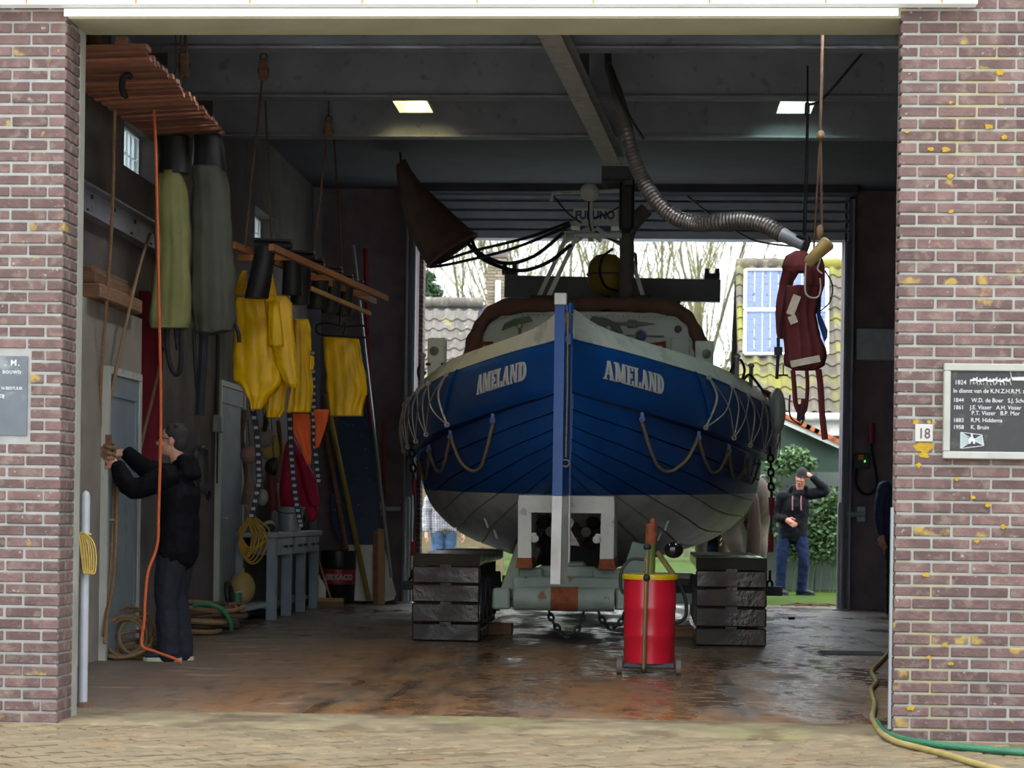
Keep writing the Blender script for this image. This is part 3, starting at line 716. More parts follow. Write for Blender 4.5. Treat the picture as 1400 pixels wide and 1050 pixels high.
# canvas hood: fat roll along the top and down both sides with slack cloth
hp = [BP_(x, y, UC-.05) for x, y in ((643, 492), (647, 470), (655, 448), (668, 430), (690, 420), (740, 416), (805, 415), (870, 416), (915, 420), (940, 434), (952, 455), (959, 475), (960, 495))]
hp = smoothpath(hp, 5)
MB().tube(hp, [.078+.008*sin(i*1.3)+.012*sin(i*.37) for i in range(len(hp))], 9).build('canvas_hood', m_canvas, cab, 'all')
rings = []
for p in hp: rings.append([p+V(0, .03, .03), p+V(0, 1.0, .06), p+V(0, 2.0, .05), p+V(0, 2.0, .02), p+V(0, 1.0, .03), p+V(0, .03, 0)])
MB().loft(rings).build('canvas_sheet', m_canvas, cab, 'all')
def at(px, py, d=0): return BP_(px, py, UC-d)
y_ = UC
def disc(px, py, rpx, th, mt, nm, par=None, seg=16):
    c = at(px, py); r = rpx/ppm(BY+UC)
    return MB().lathe([(r*.98, 0), (r, th*.5), (r*.8, th)], V(c.x, UC, c.z), seg, Matrix.Rotation(pi/2, 3, 'X')).build(nm, mt, par or cab, True)
m_greend = mat('dark_green_paint', '35513f', .5, .15, 6)
m_gmetal = mat('bare_metal_fitting', '8f9192', .45, .12, 9, metal=.4)
# rivetted seam and rule strip
a, b_ = at(700, 430), at(910, 434); MB().beam(V(a.x, UC, a.z), V(b_.x, UC, b_.z), .02, .05).build('riveted_seam', m_bgrey, cab)
for i in range(30):
    t = i/29; p = V(a.x+(b_.x-a.x)*t, UC-.012, a.z+(b_.z-a.z)*t)
rv = meshof(MB().lathe([(.008, 0), (.008, .006), (.003, .009)], (0, 0, 0), 6, Matrix.Rotation(pi/2, 3, 'X')), 'rivet', m_gmetal)
for i in range(30):
    t = i/29; inst(rv, 'rivet', cab, (a.x+(b_.x-a.x)*t, UC-.008, a.z+(b_.z-a.z)*t))
c0 = at(692, 466); MB().torus(V(c0.x, UC-.005, c0.z), .24, .02, Matrix.Rotation(pi/2, 3, 'X'), 10, 6, a0=pi/2, a1=pi).build('curved_handrail', m_bgrey, cab, True)
for pxs, mt_ in (([(690, 457), (694, 448), (708, 441), (728, 438), (732, 444), (718, 447), (703, 452)], m_greend), ([(806, 446), (812, 438), (830, 440), (848, 449), (853, 460), (846, 460), (830, 453)], mat('dark_olive_metal', '4b4f48', .5, .2, 7))):
    poly = [at(*q) for q in pxs]; fl_ = MB().prism([V(p.x, UC-.5, p.z) for p in poly], V(0, .06, 0)).build('stern_lamp_bracket', mt_, boat)
    cx = sum(q[0] for q in pxs)/len(pxs); cy = sum(q[1] for q in pxs)/len(pxs)
    c = BP_(cx, cy-1, UC-.5); MB().lathe([(.032, 0), (.032, .02), (.02, .03)], V(c.x, UC-.5, c.z), 12, Matrix.Rotation(pi/2, 3, 'X')).build('lens', m_gmetal, fl_, True)
    MB().tube([V(c.x, UC-.46, c.z), V(c.x, UC-.40, zs_(UC)-.1)], .02, 6).build('stalk', m_gmetal, fl_)
p, q = at(842, 443), at(896, 443); MB().tube([V(p.x, UC-.02, p.z), V(p.x+.12, UC-.02, p.z), V(p.x+.13, UC-.02, p.z), V(p.x+.22, UC-.02, p.z), V(p.x+.23, UC-.02, p.z), V(q.x, UC-.02, q.z)], [.022, .022, .045, .045, .03, .004], 8).build('boat_lance', m_gmetal, cab, True)
disc(876, 459, 6.5, .03, mat('blue_cover', '2b4480', .5), 'gauge'); disc(876, 459, 9, .012, m_gmetal, 'gauge_flange')
p, q = at(856, 459), at(908, 460); MB().tube([V(p.x, UC-.015, p.z), V(q.x, UC-.015, q.z)], .012, 6).build('gauge_pipe', m_gmetal, cab)
disc(927, 450, 5, .03, m_steeld, 'compass')
p, q = at(917, 462), at(943, 500); MB().bevbox(V(p.x, UC-.02, q.z), V(q.x, UC+.01, p.z), .01).build('locker_door', m_bgrey, cab)
p, q = at(872, 474), at(908, 470); MB().beam(V(p.x, UC-.06, p.z), V(q.x, UC-.06, q.z), .03, .04).box((q.x-.02, UC-.1, q.z-.14), (q.x+.02, UC, q.z+.02)).build('rusty_lever', m_rust, cab)
p, q = at(658, 470), at(675, 470); MB().beam(V(p.x, UC-.06, p.z), V(q.x, UC-.06, q.z), .03, .04).box((p.x-.02, UC-.1, p.z-.07), (p.x+.02, UC, p.z+.05)).build('rusty_lever', m_rust, cab)
# ventilator boxes on the side decks
for (x0, x1, y0, y1, dx) in ((584, 608, 462, 500, -.05), (950, 976, 466, 515, .05)):
    u = 4.2; p, q = BP_(x0, y1+12, u), BP_(x1, y0, u)
    vb = MB().bevbox(V(p.x, u, 2.35), V(q.x, u+.25, q.z), .01).build('ventilator_box', m_bwhite, boat)
    c = V((p.x+q.x)/2+dx*.4, u, q.z-.14); MB().lathe([(.05, 0), (.05, .01), (.025, .02), (.02, .05), (.03, .055), (.0, .07)], c, 12, Matrix.Rotation(pi/2, 3, 'X')).build('knob', m_gmetal, vb, True)
    MB().cbox(V(p.x+.01, u-.01, q.z-.28), (.05, .03, .03)).cbox(V(q.x-.01, u-.01, q.z-.28), (.05, .03, .03)).build('hinge', m_rust, vb)
# stanchions and deck gear on the quarters
for (x, y0, y1, sgp) in ((1007, 487, 530, 1), (1026, 500, 540, 1), (577, 486, 520, -1)):
    u = 4.6 if x > 1010 else 3.9; p, q = BP_(x, y1, u), BP_(x+1, y0, u)
    MB().tube([p-V(0, 0, .15), q], .022, 8).ell(q, (.035, .035, .03), 8, 5).build('stanchion', m_galv, boat, True)
MB().tube(smoothpath([BP_(x, y, 4.4) for x, y in ((993, 520), (1003, 500), (1012, 492), (1018, 506), (1014, 522), (1024, 512), (1034, 522), (1044, 535), (1052, 540))], 5), .016, 6).build('safety_rope', m_black, boat, True)
MB().tube(smoothpath([BP_(x, y, 4.0) for x, y in ((578, 492), (572, 505), (574, 518), (582, 508))], 5), .016, 6).build('safety_rope', m_black, boat, True)
m_orange = mat('orange_lifebuoy', 'c9683a', .6, .1, 6)
c = BP_(1052, 556, 5.6); MB().torus(c, .16, .04, Matrix.Rotation(radians(70), 3, 'Y') @ Matrix.Rotation(.5, 3, 'X'), 20, 8).build('lifebuoy', m_orange, boat, True)
c = BP_(1062, 562, 5.4); MB().ell(c, (.1, .2, .26), 14, 10).build('quarter_fender', m_bgrey, boat, True)
# ---- mast frame, radar, exhaust
UM = 5.2
def mp_(px, py, d=0): return BP_(px, py, UM+d)
fr = MB()
def rod(mb, A, B, w=.045): return mb.beam(A, B, w, w)
rod(fr, mp_(737, 405), mp_(776, 321)); rod(fr, mp_(750, 405, -.35), mp_(789, 322, -.35)); rod(fr, mp_(880, 407), mp_(856, 330)); rod(fr, mp_(776, 321), mp_(858, 322)); rod(fr, mp_(789, 322, -.35), mp_(850, 322, -.35))
rod(fr, mp_(776, 321), mp_(789, 322, -.35)); rod(fr, mp_(772, 331), mp_(800, 315)); rod(fr, mp_(784, 332), mp_(812, 312)); rod(fr, mp_(815, 312), mp_(850, 335)); rod(fr, mp_(800, 312), mp_(822, 330))
mast = fr.build('mast_frame', m_bwhite, boat)
MB().tube([mp_(808, 330), mp_(807, 272)], .03, 8).tube([mp_(755, 264), mp_(860, 260)], .022, 8).tube([mp_(756, 263), mp_(753, 275)], .02, 8).torus(mp_(861, 260), .025, .01, Matrix.Rotation(pi/2, 3, 'X'), 10, 5).build('crosstree', m_bwhite, mast, True)
MB().ell(mp_(806, 263, -.05), (.105, .105, .105), 18, 12).build('dome', m_bwhite, mast, 'all')
rp, rq = mp_(783, 305), mp_(845, 281)
ra = MB().bevbox(V(rp.x, UM+.1, rp.z+.03), V(rq.x, UM+.45, rq.z), .02).prism([V(rp.x-.03, UM+.08, rp.z-.02), V(rq.x+.03, UM+.08, rp.z-.02), V(rq.x, UM+.09, rp.z+.04), V(rp.x, UM+.09, rp.z+.04)], V(0, .38, 0)).build('radar', m_bwhite, mast)
m_rblue = mat('blue_radar_print', '1d4a82', .5)
lettering('FURUNO', .125, (rp.x+.02, UM+.097, rq.z-.135), m_rblue, ra, bold=.006, sx=.86)
MB().box((rp.x+.08, UM+.07, rp.z-.08), (rq.x-.08, UM+.4, rp.z-.02)).build('radar_motor', m_rblue, ra)
m_soot = mat('sooty_exhaust_steel', '6a625c', .7, .2, 6, spots=[('4a413c', 4, .5, .2, .7)])
MB().tube(smoothpath([mp_(857, 410, -.1), mp_(857, 345, -.1), mp_(858, 320, -.1), mp_(868, 303, -.1), mp_(884, 286, -.1)], 5), .082, 14).build('exhaust_pipe', m_soot, boat, True)
MB().tube(smoothpath([mp_(x, y, .1) for x, y in ((865, 350), (869, 348), (870, 372), (874, 385), (873, 396))], 4), .018, 7).build('red_stay', m_rust, boat, True)
m_yfl = mat('worn_yellow_float', '8a7428', .6, .2, 6)
fc = mp_(829, 376, .2); fR = .21
fo = MB().lathe([(.02, -.235), (.11, -.22), (.18, -.16), (.208, -.07), (.208, .07), (.18, .16), (.11, .22), (.02, .235)], fc, 20, Matrix.Identity(3)).build('yellow_float', m_yfl, boat, True)
MB().torus(fc, .212, .012, None, 20, 6).build('seam', m_canvas, fo, True)
MB().tube(smoothpath([mp_(x, y, -.05) for x, y in ((838, 340), (824, 352), (820, 372), (828, 392), (845, 398))], 5), .016, 6).build('cable', m_black, fo, True)
MB().tube([fc-V(0, 0, .23), V(fc.x, fc.y, ct+.05)], .05, 8).build('float_foot', m_steeld, fo)
for P in ([(757, 268), (775, 290), (795, 305)], [(846, 283), (830, 292), (812, 298)], [(805, 275), (805, 300), (808, 316)], [(815, 316), (828, 325), (850, 332)]):
    MB().tube(smoothpath([mp_(x, y, -.08) for x, y in P], 5), .009, 5).build('cable', m_black, mast, True)
for px in (737, 750, 880): 
    c = mp_(px, 408); MB().cbox(V(c.x, UM-.15, c.z-.02), (.16, .5, .035)).build('mast_shoe', m_steeld, mast)
# grey crutch beam lying across the cabin roof
p, q = BP_(690, 392, 6.6), BP_(985, 398, 6.6)
bm_ = MB(); bm_.beam(p, q, .12, .26); 
rb = bm_.build('roof_beam', mat('grey_beam_paint', '6a6e72', .6, .1, 5), boat)
for s_, e in ((p+V(.06, 0, .17), 1), (q+V(-.1, 0, .17), -1)):
    MB().cbox(s_, (.18, .14, .06)).cbox(s_+V(-.06, 0, .05), (.05, .14, .07)).cbox(s_+V(.06, 0, .05), (.05, .14, .07)).build('end_cleat', m_steeld, rb)
for t in (.2, .5, .8): 
    c = p.lerp(q, t); MB().box((c.x-.04, c.y-.05, ct-.1), (c.x+.04, c.y+.05, c.z-.1)).build('beam_post', m_steeld, rb)

# ================================================================ LAUNCHING CARRIAGE
car = empty('launching_carriage', (BX+.15, 8.0, 0), 'grey-green tracked launching carriage under the lifeboat', 'carriage')
m_wetblk = mat('wet_dark_track_steel', '2e241d', .55, .3, 5, spots=[('47321f', 4, .5, .2, .6), ('18161a', 6, .5, .2, .6)], wet=(3, .45, .15, .12), bump=.4, bscale=25, rnd=.15)
m_cgr = mat('grey_green_carriage_paint', '8b988c', .55, .12, 5, spots=[('7a4a2a', 3.2, .64, .04, .9), ('5c3a24', 8, .68, .03, .9)], bump=.2)
m_wettop = mat('wet_track_top', '2c2624', .14, .3, 5, spec=1.0, bump=.15, bscale=18)
LX = pZ(560, 878).x, pZ(655, 878).x; RX = pZ(949, 880).x, pZ(1043, 880).x
YT = 7.75
def track(x0, x1):
    w = x1-x0; t = empty('track_unit', (0, 0, 0)); t.parent = car; ROOTM[t.name] = ROOTM[car.name]
    M = ROOTM[car.name]; cx = (x0+x1)/2-M.translation.x; y0 = YT-M.translation.y
    inner = MB().box((cx-w/2+.07, y0+.12, .1), (cx+w/2-.07, y0+3.0, .66)).build('track_frame', m_black, t)
    hts = [(.0, .162), (.166, .338), (.342, .505), (.509, .666)]
    for k, (a, b_) in enumerate(hts):
        MB().bevbox(V(cx-w/2, y0+(.03 if k == 0 else 0)+random.uniform(0, .012), a+.005), V(cx+w/2, y0+.14, b_), .012).build('track_pad', m_wetblk, t)
        MB().box((cx-.05, y0-.006, b_-.012), (cx+.05, y0+.1, b_+.014)).build('pad_link', m_wetblk, t)
    # bevelled upper pad and the run of pads along the top and bottom
    MB().prism([V(cx-w/2, y0, .67), V(cx-w/2, y0+.10, .775), V(cx-w/2, y0+.42, .775), V(cx-w/2, y0+.42, .68), V(cx-w/2, y0+.16, .68)], V(w, 0, 0)).build('track_pad', m_wettop, t)
    pd = meshof(MB().bevbox((-w/2, -.155, -.05), (w/2, .155, .05), .012), 'track_pad', m_wettop)
    for k in range(8):
        inst(pd, 'track_pad', t, (cx, y0+.60+k*.33, .725), (random.uniform(-.02, .02), 0, 0))
        inst(pd, 'track_pad', t, (cx, y0+.45+k*.33, .05))
    wl_ = meshof(MB().lathe([(.03, -.06), (.2, -.06), (.2, .06), (.03, .06)], (0, 0, 0), 18, Matrix.Rotation(pi/2, 3, 'Y')), 'bogie_wheel', m_steeld, True)
    for k in range(5):
        for sx in (-1, 1): inst(wl_, 'bogie_wheel', t, (cx+sx*(w/2-.06), y0+.45+k*.55, .36))
    return t
track(*LX); track(*RX)
def C_(px, py, Y): return ROOTM[car.name].inverted() @ pY(px, py, Y)
# axle tube with worn rusty patch, cross box, side arms
ya = 7.75
p, q = C_(703, 818, ya), C_(840, 820, ya)
MB().tube([p, q], .105, 18).build('axle_tube', m_cgr, car, True)
mid = C_(772, 819, ya); dd = (q-p).normalized()
MB().tube([mid-dd*.12, mid+dd*.12], .108, 18, caps=False).build('worn_band', m_rust, car, True)
for (x0, y0, x1, y1, Y, d) in ((736, 775, 815, 797, 8.15, .3), (708, 777, 742, 803, 8.0, .35), (810, 778, 850, 804, 8.0, .35), (700, 790, 850, 808, 7.9, .25), (757, 768, 800, 780, 8.6, .2)):
    p, q = C_(x0, y1, Y), C_(x1, y0, Y); MB().bevbox(V(p.x, p.y, p.z), V(q.x, p.y+d, q.z), .015).build('cross_member', m_cgr, car)
for (A, B, w) in (((697, 824), (722, 752), .22), ((855, 826), (880, 750), .22)):
    p, q = C_(*A, 7.9), C_(*B, 8.5); MB().beam(p, q, w, .1, (0, -1, .3)).build('side_arm', m_cgr, car)
for (x0, y0, x1, y1) in ((673, 805, 697, 833), (842, 806, 866, 834)):
    p, q = C_(x0, y1, 7.72), C_(x1, y0, 7.72); MB().bevbox(V(p.x, p.y, p.z), V(q.x, p.y+.3, q.z), .015).build('hub_block', m_cgr, car)
# longitudinal chassis rails with keel cradles, and side struts to the hull
for x in (-.35, .35): MB().box((x-.07, .4, .28), (x+.07, 9.5, .5)).build('chassis_rail', m_cgr, car)
for y in (1.5, 4.0, 6.5, 9.0): MB().box((-1.15 if y != 4 else -2.05, y-.08, .3), (1.15 if y != 4 else 2.0, y+.08, .40)).build('cross_member', m_cgr if y != 4 else m_steeld, car)
for y in (1.9, 4.5, 7.5): MB().box((-.4, y-.1, .44), (.1, y+.1, .56)).build('keel_cradle', m_wood, car)
def chainlinks(P, link=.07, r=.012):
    """alternating oval links along a path"""
    P = [Vector(p) for p in P]; L = [0]
    for a, b_ in zip(P, P[1:]): L.append(L[-1]+(b_-a).length)
    n = max(2, int(L[-1]/(link*.78))); mb = MB()
    for i in range(n):
        d = L[-1]*(i+.5)/n; k = max(j for j in range(len(L)) if L[j] <= d); k = min(k, len(P)-2)
        t = (P[k+1]-P[k]).normalized(); c = P[k]+t*(d-L[k]); a = Vector((0, 1, 0)) if abs(t.y) < .9 else Vector((1, 0, 0))
        x = t.cross(a).normalized(); y = t.cross(x)
        s_ = x if i % 2 else y
        mb.tube([c+t*(link/2*cos(q))+s_*(link*.32*sin(q)) for q in [2*pi*j/10 for j in range(10)]], r, 5, closed=True)
    return mb
for P in ([(750, 832), (756, 850), (770, 866), (784, 866), (794, 852), (799, 834)], [(818, 836), (826, 852), (836, 858), (848, 852), (853, 838)]):
    chainlinks(smoothpath([C_(x, y, 7.75) for x, y in P], 5), .068, .012).build('towing_chain', m_black, car, True)
# dark lumber chocks against the inner track faces
for (x0, x1, y0, y1) in ((672, 700, 852, 868), (918, 948, 856, 872)):
    p = pZ((x0+x1)/2, y1); r = .5*(x1-x0)/ppm(p.y); h = (y1-y0)/ppm(p.y)
    MB().bevbox((p.x-r-.05, p.y, 0), (p.x+r, p.y+.2, h), .008).build('wheel_chock', m_wood, label='dark timber chock on the wet floor %s' % ('beside the left track' if x0 < 800 else 'behind the red drum, by the right track'), cat='chock', group='timber chocks')
# tensioning chains with red turnbuckles hanging from the hull sides
m_redp = mat('red_oxide_paint', '8a2430', .5, .15, 6)
for nm, pts, Y, where in (('lashing', [(562, 605), (566, 655), (568, 700), (566, 740), (564, 780), (562, 800)], 12.0, 'left'), ('lashing', [(1053, 612), (1055, 680), (1054, 730), (1053, 780), (1052, 806)], 12.0, 'right')):
    r0 = pY(*pts[-1], Y); la = empty('lashing_chain', r0, 'black lashing chain with red turnbuckle at the hull\'s %s side' % where, 'chain', 'hull lashings')
    W_ = [pY(*p, Y) for p in pts]
    chainlinks([W_[0], W_[1]], .09, .014).build('upper_links', m_black, la, True, world=True)
    MB().tube([W_[1], W_[1].lerp(W_[2], .5)], [.035, .02], 8).tube([W_[-3], W_[-3].lerp(W_[-2], .5)], [.03, .03], 8).build('turnbuckle', m_redp, la, True, world=True)
    MB().tube([W_[1].lerp(W_[2], .4), W_[2], W_[-3]], .013, 6).build('rod', m_steeld, la, True, world=True)
    chainlinks([W_[-2], W_[-1]], .09, .014).build('lower_links', m_black, la, True, world=True)
# ================================================================ LEFT SIDE OF THE HALL
m_doorp = mat('grey_blue_door_paint', '7f8a93', .55, .12, 3, spots=[('5f666c', 5, .6, .1, .5)])
m_frame = mat('pale_door_frame_paint', 'b9bab2', .6, .1, 4, spots=[('8a857a', 7, .6, .1, .5)])
m_blkc = mat('closet_concrete', '8f867d', .9, .18, 2, bump=.3, bscale=12, spots=[('6a6159', 2.5, .52, .2, .5)])
# concrete closet block standing before the left wall
XB = -4.10; yb0 = 3.6; yb1 = pX(192, 600, XB).y; zb = 2.66
MB().box((XL+.001, yb0, 0), (XB, yb1, zb)).build('wall_closet', m_blkc, kind='structure')
def wall_door(n, X, pxa, pxb, ztop, lab):
    ya = pX(pxa, 700, X).y; yc = pX(pxb, 700, X).y; w = yc-ya
    d = MB().box((X, ya+.05, .02), (X+.03, yc-.05, ztop-.05)).build('door_%d' % n, m_doorp, kind='structure', label=lab)
    for a in ((ya, ya+.055, 0, ztop), (yc-.055, yc, 0, ztop), (ya+.055, yc-.055, ztop-.055, ztop)):
        MB().box((X, a[0], a[2]), (X+.055, a[1], a[3])).build('door_frame', m_frame, d)
    # recessed long panel: raised rails around it
    for a in ((ya+.06, ya+.13, .05, ztop-.06), (yc-.13, yc-.06, .05, ztop-.06), (ya+.13, yc-.13, ztop-.22, ztop-.06), (ya+.13, yc-.13, .05, .3)):
        MB().box((X+.03, a[0], a[2]), (X+.042, a[1], a[3])).build('rail', m_doorp, d)
    MB().tube([V(X+.04, ya+.1, 1.05), V(X+.09, ya+.1, 1.05), V(X+.09, ya+.2, 1.05)], .01, 6).build('door_handle', m_galv, d, True)
    for z in (.35, 1.2, ztop-.35): MB().box((X+.03, yc-.075, z-.05), (X+.06, yc-.05, z+.05)).build('hinge', m_frame, d)
    return d
wall_door(1, XB, 137, 183, 2.2, 'narrow grey panelled door in the concrete closet')
wall_door(2, XL, 293, 327, 2.42, 'grey panelled door beside the oilskins')
# steel girder along the left wall, corner column, conduit and switch box
p, q = pX(112, 282, XL+.09), pX(222, 314, XL+.09); zc = (p.z+q.z)/2
g = MB().box((XL, 2.6, zc-.115), (XL+.02, 7.6, zc+.115)).box((XL, 2.6, zc+.10), (XL+.10, 7.6, zc+.118)).box((XL, 2.6, zc-.118), (XL+.10, 7.6, zc-.10)).build('trim_12', m_steelp, kind='structure')
for y in (4.2, 4.9, 5.6, 6.3, 7.0):
    for dz in (-.06, .06): MB().lathe([(.018, 0), (.018, .015)], (XL+.02, y+dz, zc+dz), 6, Matrix.Rotation(pi/2, 3, 'Y')).build('bolt', m_steeld, g)
MB().box((XL, BACK-.12, 0), (XL+.1, BACK-.001, CEIL)).build('trim_13', m_steelp, kind='structure')
c = pX(296, 560, XL)
eb = empty('switch_box', (XL, c.y-.12, 0), 'grey switch box with conduit on the wall between the doors', 'switch box')
zt = pX(296, 568, XL).z; zbm = pX(296, 592, XL).z
MB().bevbox((0, -.08, zbm), (.08, .08, zt), .01).build('box', m_galv, eb)
MB().tube([V(.03, 0, zt), V(.03, 0, 3.6)], .02, 8).build('conduit', m_steeld, eb, True)
MB().tube([V(.03, .05, zbm), V(.03, .05, zbm-.5)], .008, 6).build('cable', m_black, eb)
# timber balks on top of the closet
for i, (x0, x1, y0, y1, Y, L_, lab) in enumerate(((100, 171, 392, 412, 4.2, 1.3, 'lower thick timber balk lying on the concrete closet'), (100, 166, 374, 391, 4.25, 1.2, 'second timber balk on top of the concrete closet'), (100, 160, 363, 374, 4.35, 1.1, 'thin plank topmost on the timber pile over the closet'))):
    z0 = zb+(0, .11, .20)[i]; z1 = z0+(.11, .09, .055)[i]
    xr = pY(x1, y1, Y).x
    MB().bevbox((XL+.02, Y, z0), (min(xr, XB+.05*(2-i)), Y+L_, z1), .012).build('timber_balk', m_wood, label=lab, cat='timber', group='timber pile')
# white steel post with a hank of yellow rope
pp = pZ(113, 966)
po = empty('door_post', (pp.x, pp.y, 0), 'white tubular steel post just inside the left brick pier', 'post')
m_post = mat('white_post_paint', '999ca2', .4, .08, 6, spots=[('9a8f84', 9, .66, .05, .6)])
MB().lathe([(.027, .02), (.027, 1.2), (.022, 1.225), (.008, 1.238)], (0, 0, 0), 16).build('tube', m_post, po, True)
MB().lathe([(.05, 0), (.045, .02), (.03, .028)], (0.01, -.01, 0), 9).build('crumbled_footing', m_roped, po)
m_yrope = mat('pale_yellow_rope', 'b79a4e', .85, .15, 50)
cz = pY(116, 735, pp.y).z
hk = empty('rope_hank', (pp.x, pp.y-.03, cz-.12), 'small hank of pale yellow rope looped on the white post', 'rope')
MB().torus((0, .03, .14), .034, .006, None, 14, 6).build('wrap', m_yrope, hk, True)
for k in range(6):
    a = k*.013; b_ = k*.006
    P = [V(-.02+b_, -.012-.003*k, .15), V(.0+a, -.02-.004*k, .10), V(.012+a*1.1, -.024-.003*k, .02), V(.018+a*.95, -.024-.003*k, -.05-.004*k), V(.012+a*.8, -.026-.003*k, -.085), V(.004+a*.7, -.022, -.05), V(-.008+a*.7, -.02, .03), V(-.024+b_, -.01, .14)]
    MB().tube(smoothpath(P, 4), .0042, 6).build('loop', m_yrope, hk, True)
# slatted duckboard hoisted under the roof
A, B, C, D = pY(40, 68, 1.75), pY(193, 64, 1.75), pY(307, 183, 6.2), pY(211, 190, 6.2)
m_dslat = mat('reddish_slat_wood', '8a5a46', .8, .2, 8, rnd=.4, bump=.3)
db = empty('duckboard', (A+B+C+D)/4, 'reddish slatted wooden duckboard hoisted flat under the roof', 'duckboard')
NSL = 36
for k in range(NSL):
    t = (k+.5)/NSL; p = A.lerp(D, t); q = B.lerp(C, t); e = (q-p).normalized()*random.uniform(-.015, .03)
    dz = V(0, 0, random.uniform(-.014, .014)); MB().beam(p+dz, q+e+dz, .07, .03).build('slat', m_dslat, db, world=True)
for t in (.15, .82):
    p = A.lerp(B, t)+V(0, 0, .04); q = D.lerp(C, t)+V(0, 0, .04); MB().beam(p, q, .07, .05).build('runner', m_dslat, db, world=True)
p = pY(166, 128, 3.2)
hk_ = smoothpath([pY(x, y, 2.6)-V(0, 0, .0) for x, y in ((180, 107), (175, 103), (169, 107), (167, 118), (169, 127), (173, 134))], 5)
hz = (A.lerp(D, .25).z)-.05
MB().tube(hk_, [.018]*3+[.022]*(len(hk_)-6)+[.016]*3, 7).build('iron_hook', m_black, smooth=True, label='black iron hook under the slatted duckboard', cat='hook')
MB().tube(smoothpath([pY(x, y, Y_) for x, y, Y_ in ((200, 134, 4.6), (209, 138, 4.45), (213, 215, 4.45), (217, 400, 4.45), (220, 560, 4.4), (217, 700, 4.35), (215, 745, 4.35), (203, 780, 4.3), (199, 812, 4.3), (197, 850, 4.3), (194, 882, 4.3), (210, 890, 4.25), (240, 901, 4.15), (247, 907, 4.2))], 6), .011, 7).build('orange_line', mat('orange_line', 'd8683a', .7, .08, 30), smooth=True, label='thin orange line hanging from the duckboard past the man', cat='rope')
# brown hoisting ropes
def rope(pts, r, mt, lab, name='hoist_rope', grp=None, sub=5):
    return MB().tube(smoothpath([pY(*p) for p in pts], sub), r, 7).build(name, mt, smooth=True, label=lab, cat='rope', group=grp)
rope([(157, 150, 4.2), (153, 300, 4.3), (145, 420, 4.42), (138, 520, 4.55), (137, 606, 4.7)], .013, m_rope, 'brown hoisting rope running nearly straight up from the cleat')
rope([(205, 320, 6.3), (188, 375, 5.3), (160, 500, 4.8), (141, 604, 4.7)], .013, m_rope, 'brown hoisting rope slanting up from the cleat to the girder')
rope([(225, 470, 7.2), (222, 486, 6.5), (207, 550, 6.2), (192, 612, 6.1)], .014, m_rope, 'short brown rope slanting across the red cloth')
rope([(160, 640, 4.78), (159, 720, 4.75), (156, 790, 4.7), (148, 835, 4.65), (143, 880, 4.55)], .013, m_rope, 'brown rope tail hanging from the cleat to the coil')
rope([(156, 640, 4.8), (155, 700, 4.78), (152, 770, 4.72), (147, 820, 4.68), (141, 870, 4.6)], .011, m_rope, 'second brown rope tail beside the closet door')
# cleat with turns of rope on the closet corner
cp = pX(139, 618, XB)
cl_ = empty('rope_cleat', (XB, cp.y, cp.z), 'wooden cleat wound with brown rope under the man\'s hands', 'cleat')
MB().beam((.05, 0, -.13), (.05, 0, .13), .04, .04, (1, 0, 0)).box((0, -.03, -.04), (.05, .03, .04)).build('horn', m_wood, cl_)
for k in range(5): MB().torus((.06, 0, -.04+k*.022), .05, .011, Matrix.Rotation(.3*(-1)**k, 3, 'X') @ Matrix.Rotation(.2, 3, 'Y'), 14, 6, sx=.8).build('rope_turn', m_rope, cl_, True)
# rope coil on the floor by the closet door
g0 = pZ(168, 900)
co = empty('rope_coil', (g0.x+.03, g0.y-.02, 0), 'loose brown rope coil on the floor by the closet door', 'rope')
for k in range(9):
    a = random.uniform(0, 6); R_ = random.uniform(.13, .2); tilt = random.choice((.15, .3, 1.25, 1.35, .5))
    zc_ = R_*sin(tilt)+.02
    MB().torus((random.uniform(-.06, .1), random.uniform(-.05, .25), zc_), R_, .014, Matrix.Rotation(random.uniform(-.5, .5), 3, 'Z') @ Matrix.Rotation(tilt, 3, 'X'), 22, 7).build('turn', m_rope, co, True)
MB().tube(smoothpath([V(-.1, -.02, .02), V(.1, -.06, .015), V(.3, .02, .015), V(.42, .1, .02), V(.5, .0, .015)], 6), .014, 7).build('tail', m_rope, co, True)
g0 = pZ(262, 866)
co = empty('rope_bundle', (g0.x+.12, g0.y-.05, 0), 'bundled brown hawser on the floor behind the man', 'rope')
for k in range(11):
    MB().torus((random.uniform(-.12, .1), random.uniform(-.1, .15), .05+.02*k), random.uniform(.17, .26), .022, Matrix.Rotation(random.uniform(-.25, .25), 3, 'X') @ Matrix.Rotation(random.uniform(-.2, .2), 3, 'Y'), 22, 7, sx=1.25).build('turn', m_roped if k % 2 else m_rope, co, True)
m_grope = mat('green_rope', '2f7a56', .8, .15, 40)
MB().tube(smoothpath([V(-.05, -.2, .27), V(.1, -.22, .28), V(.22, -.18, .22), V(.27, -.1, .1), V(.26, -.05, .04)], 6), .022, 7).build('green_lashing', m_grope, co, True)
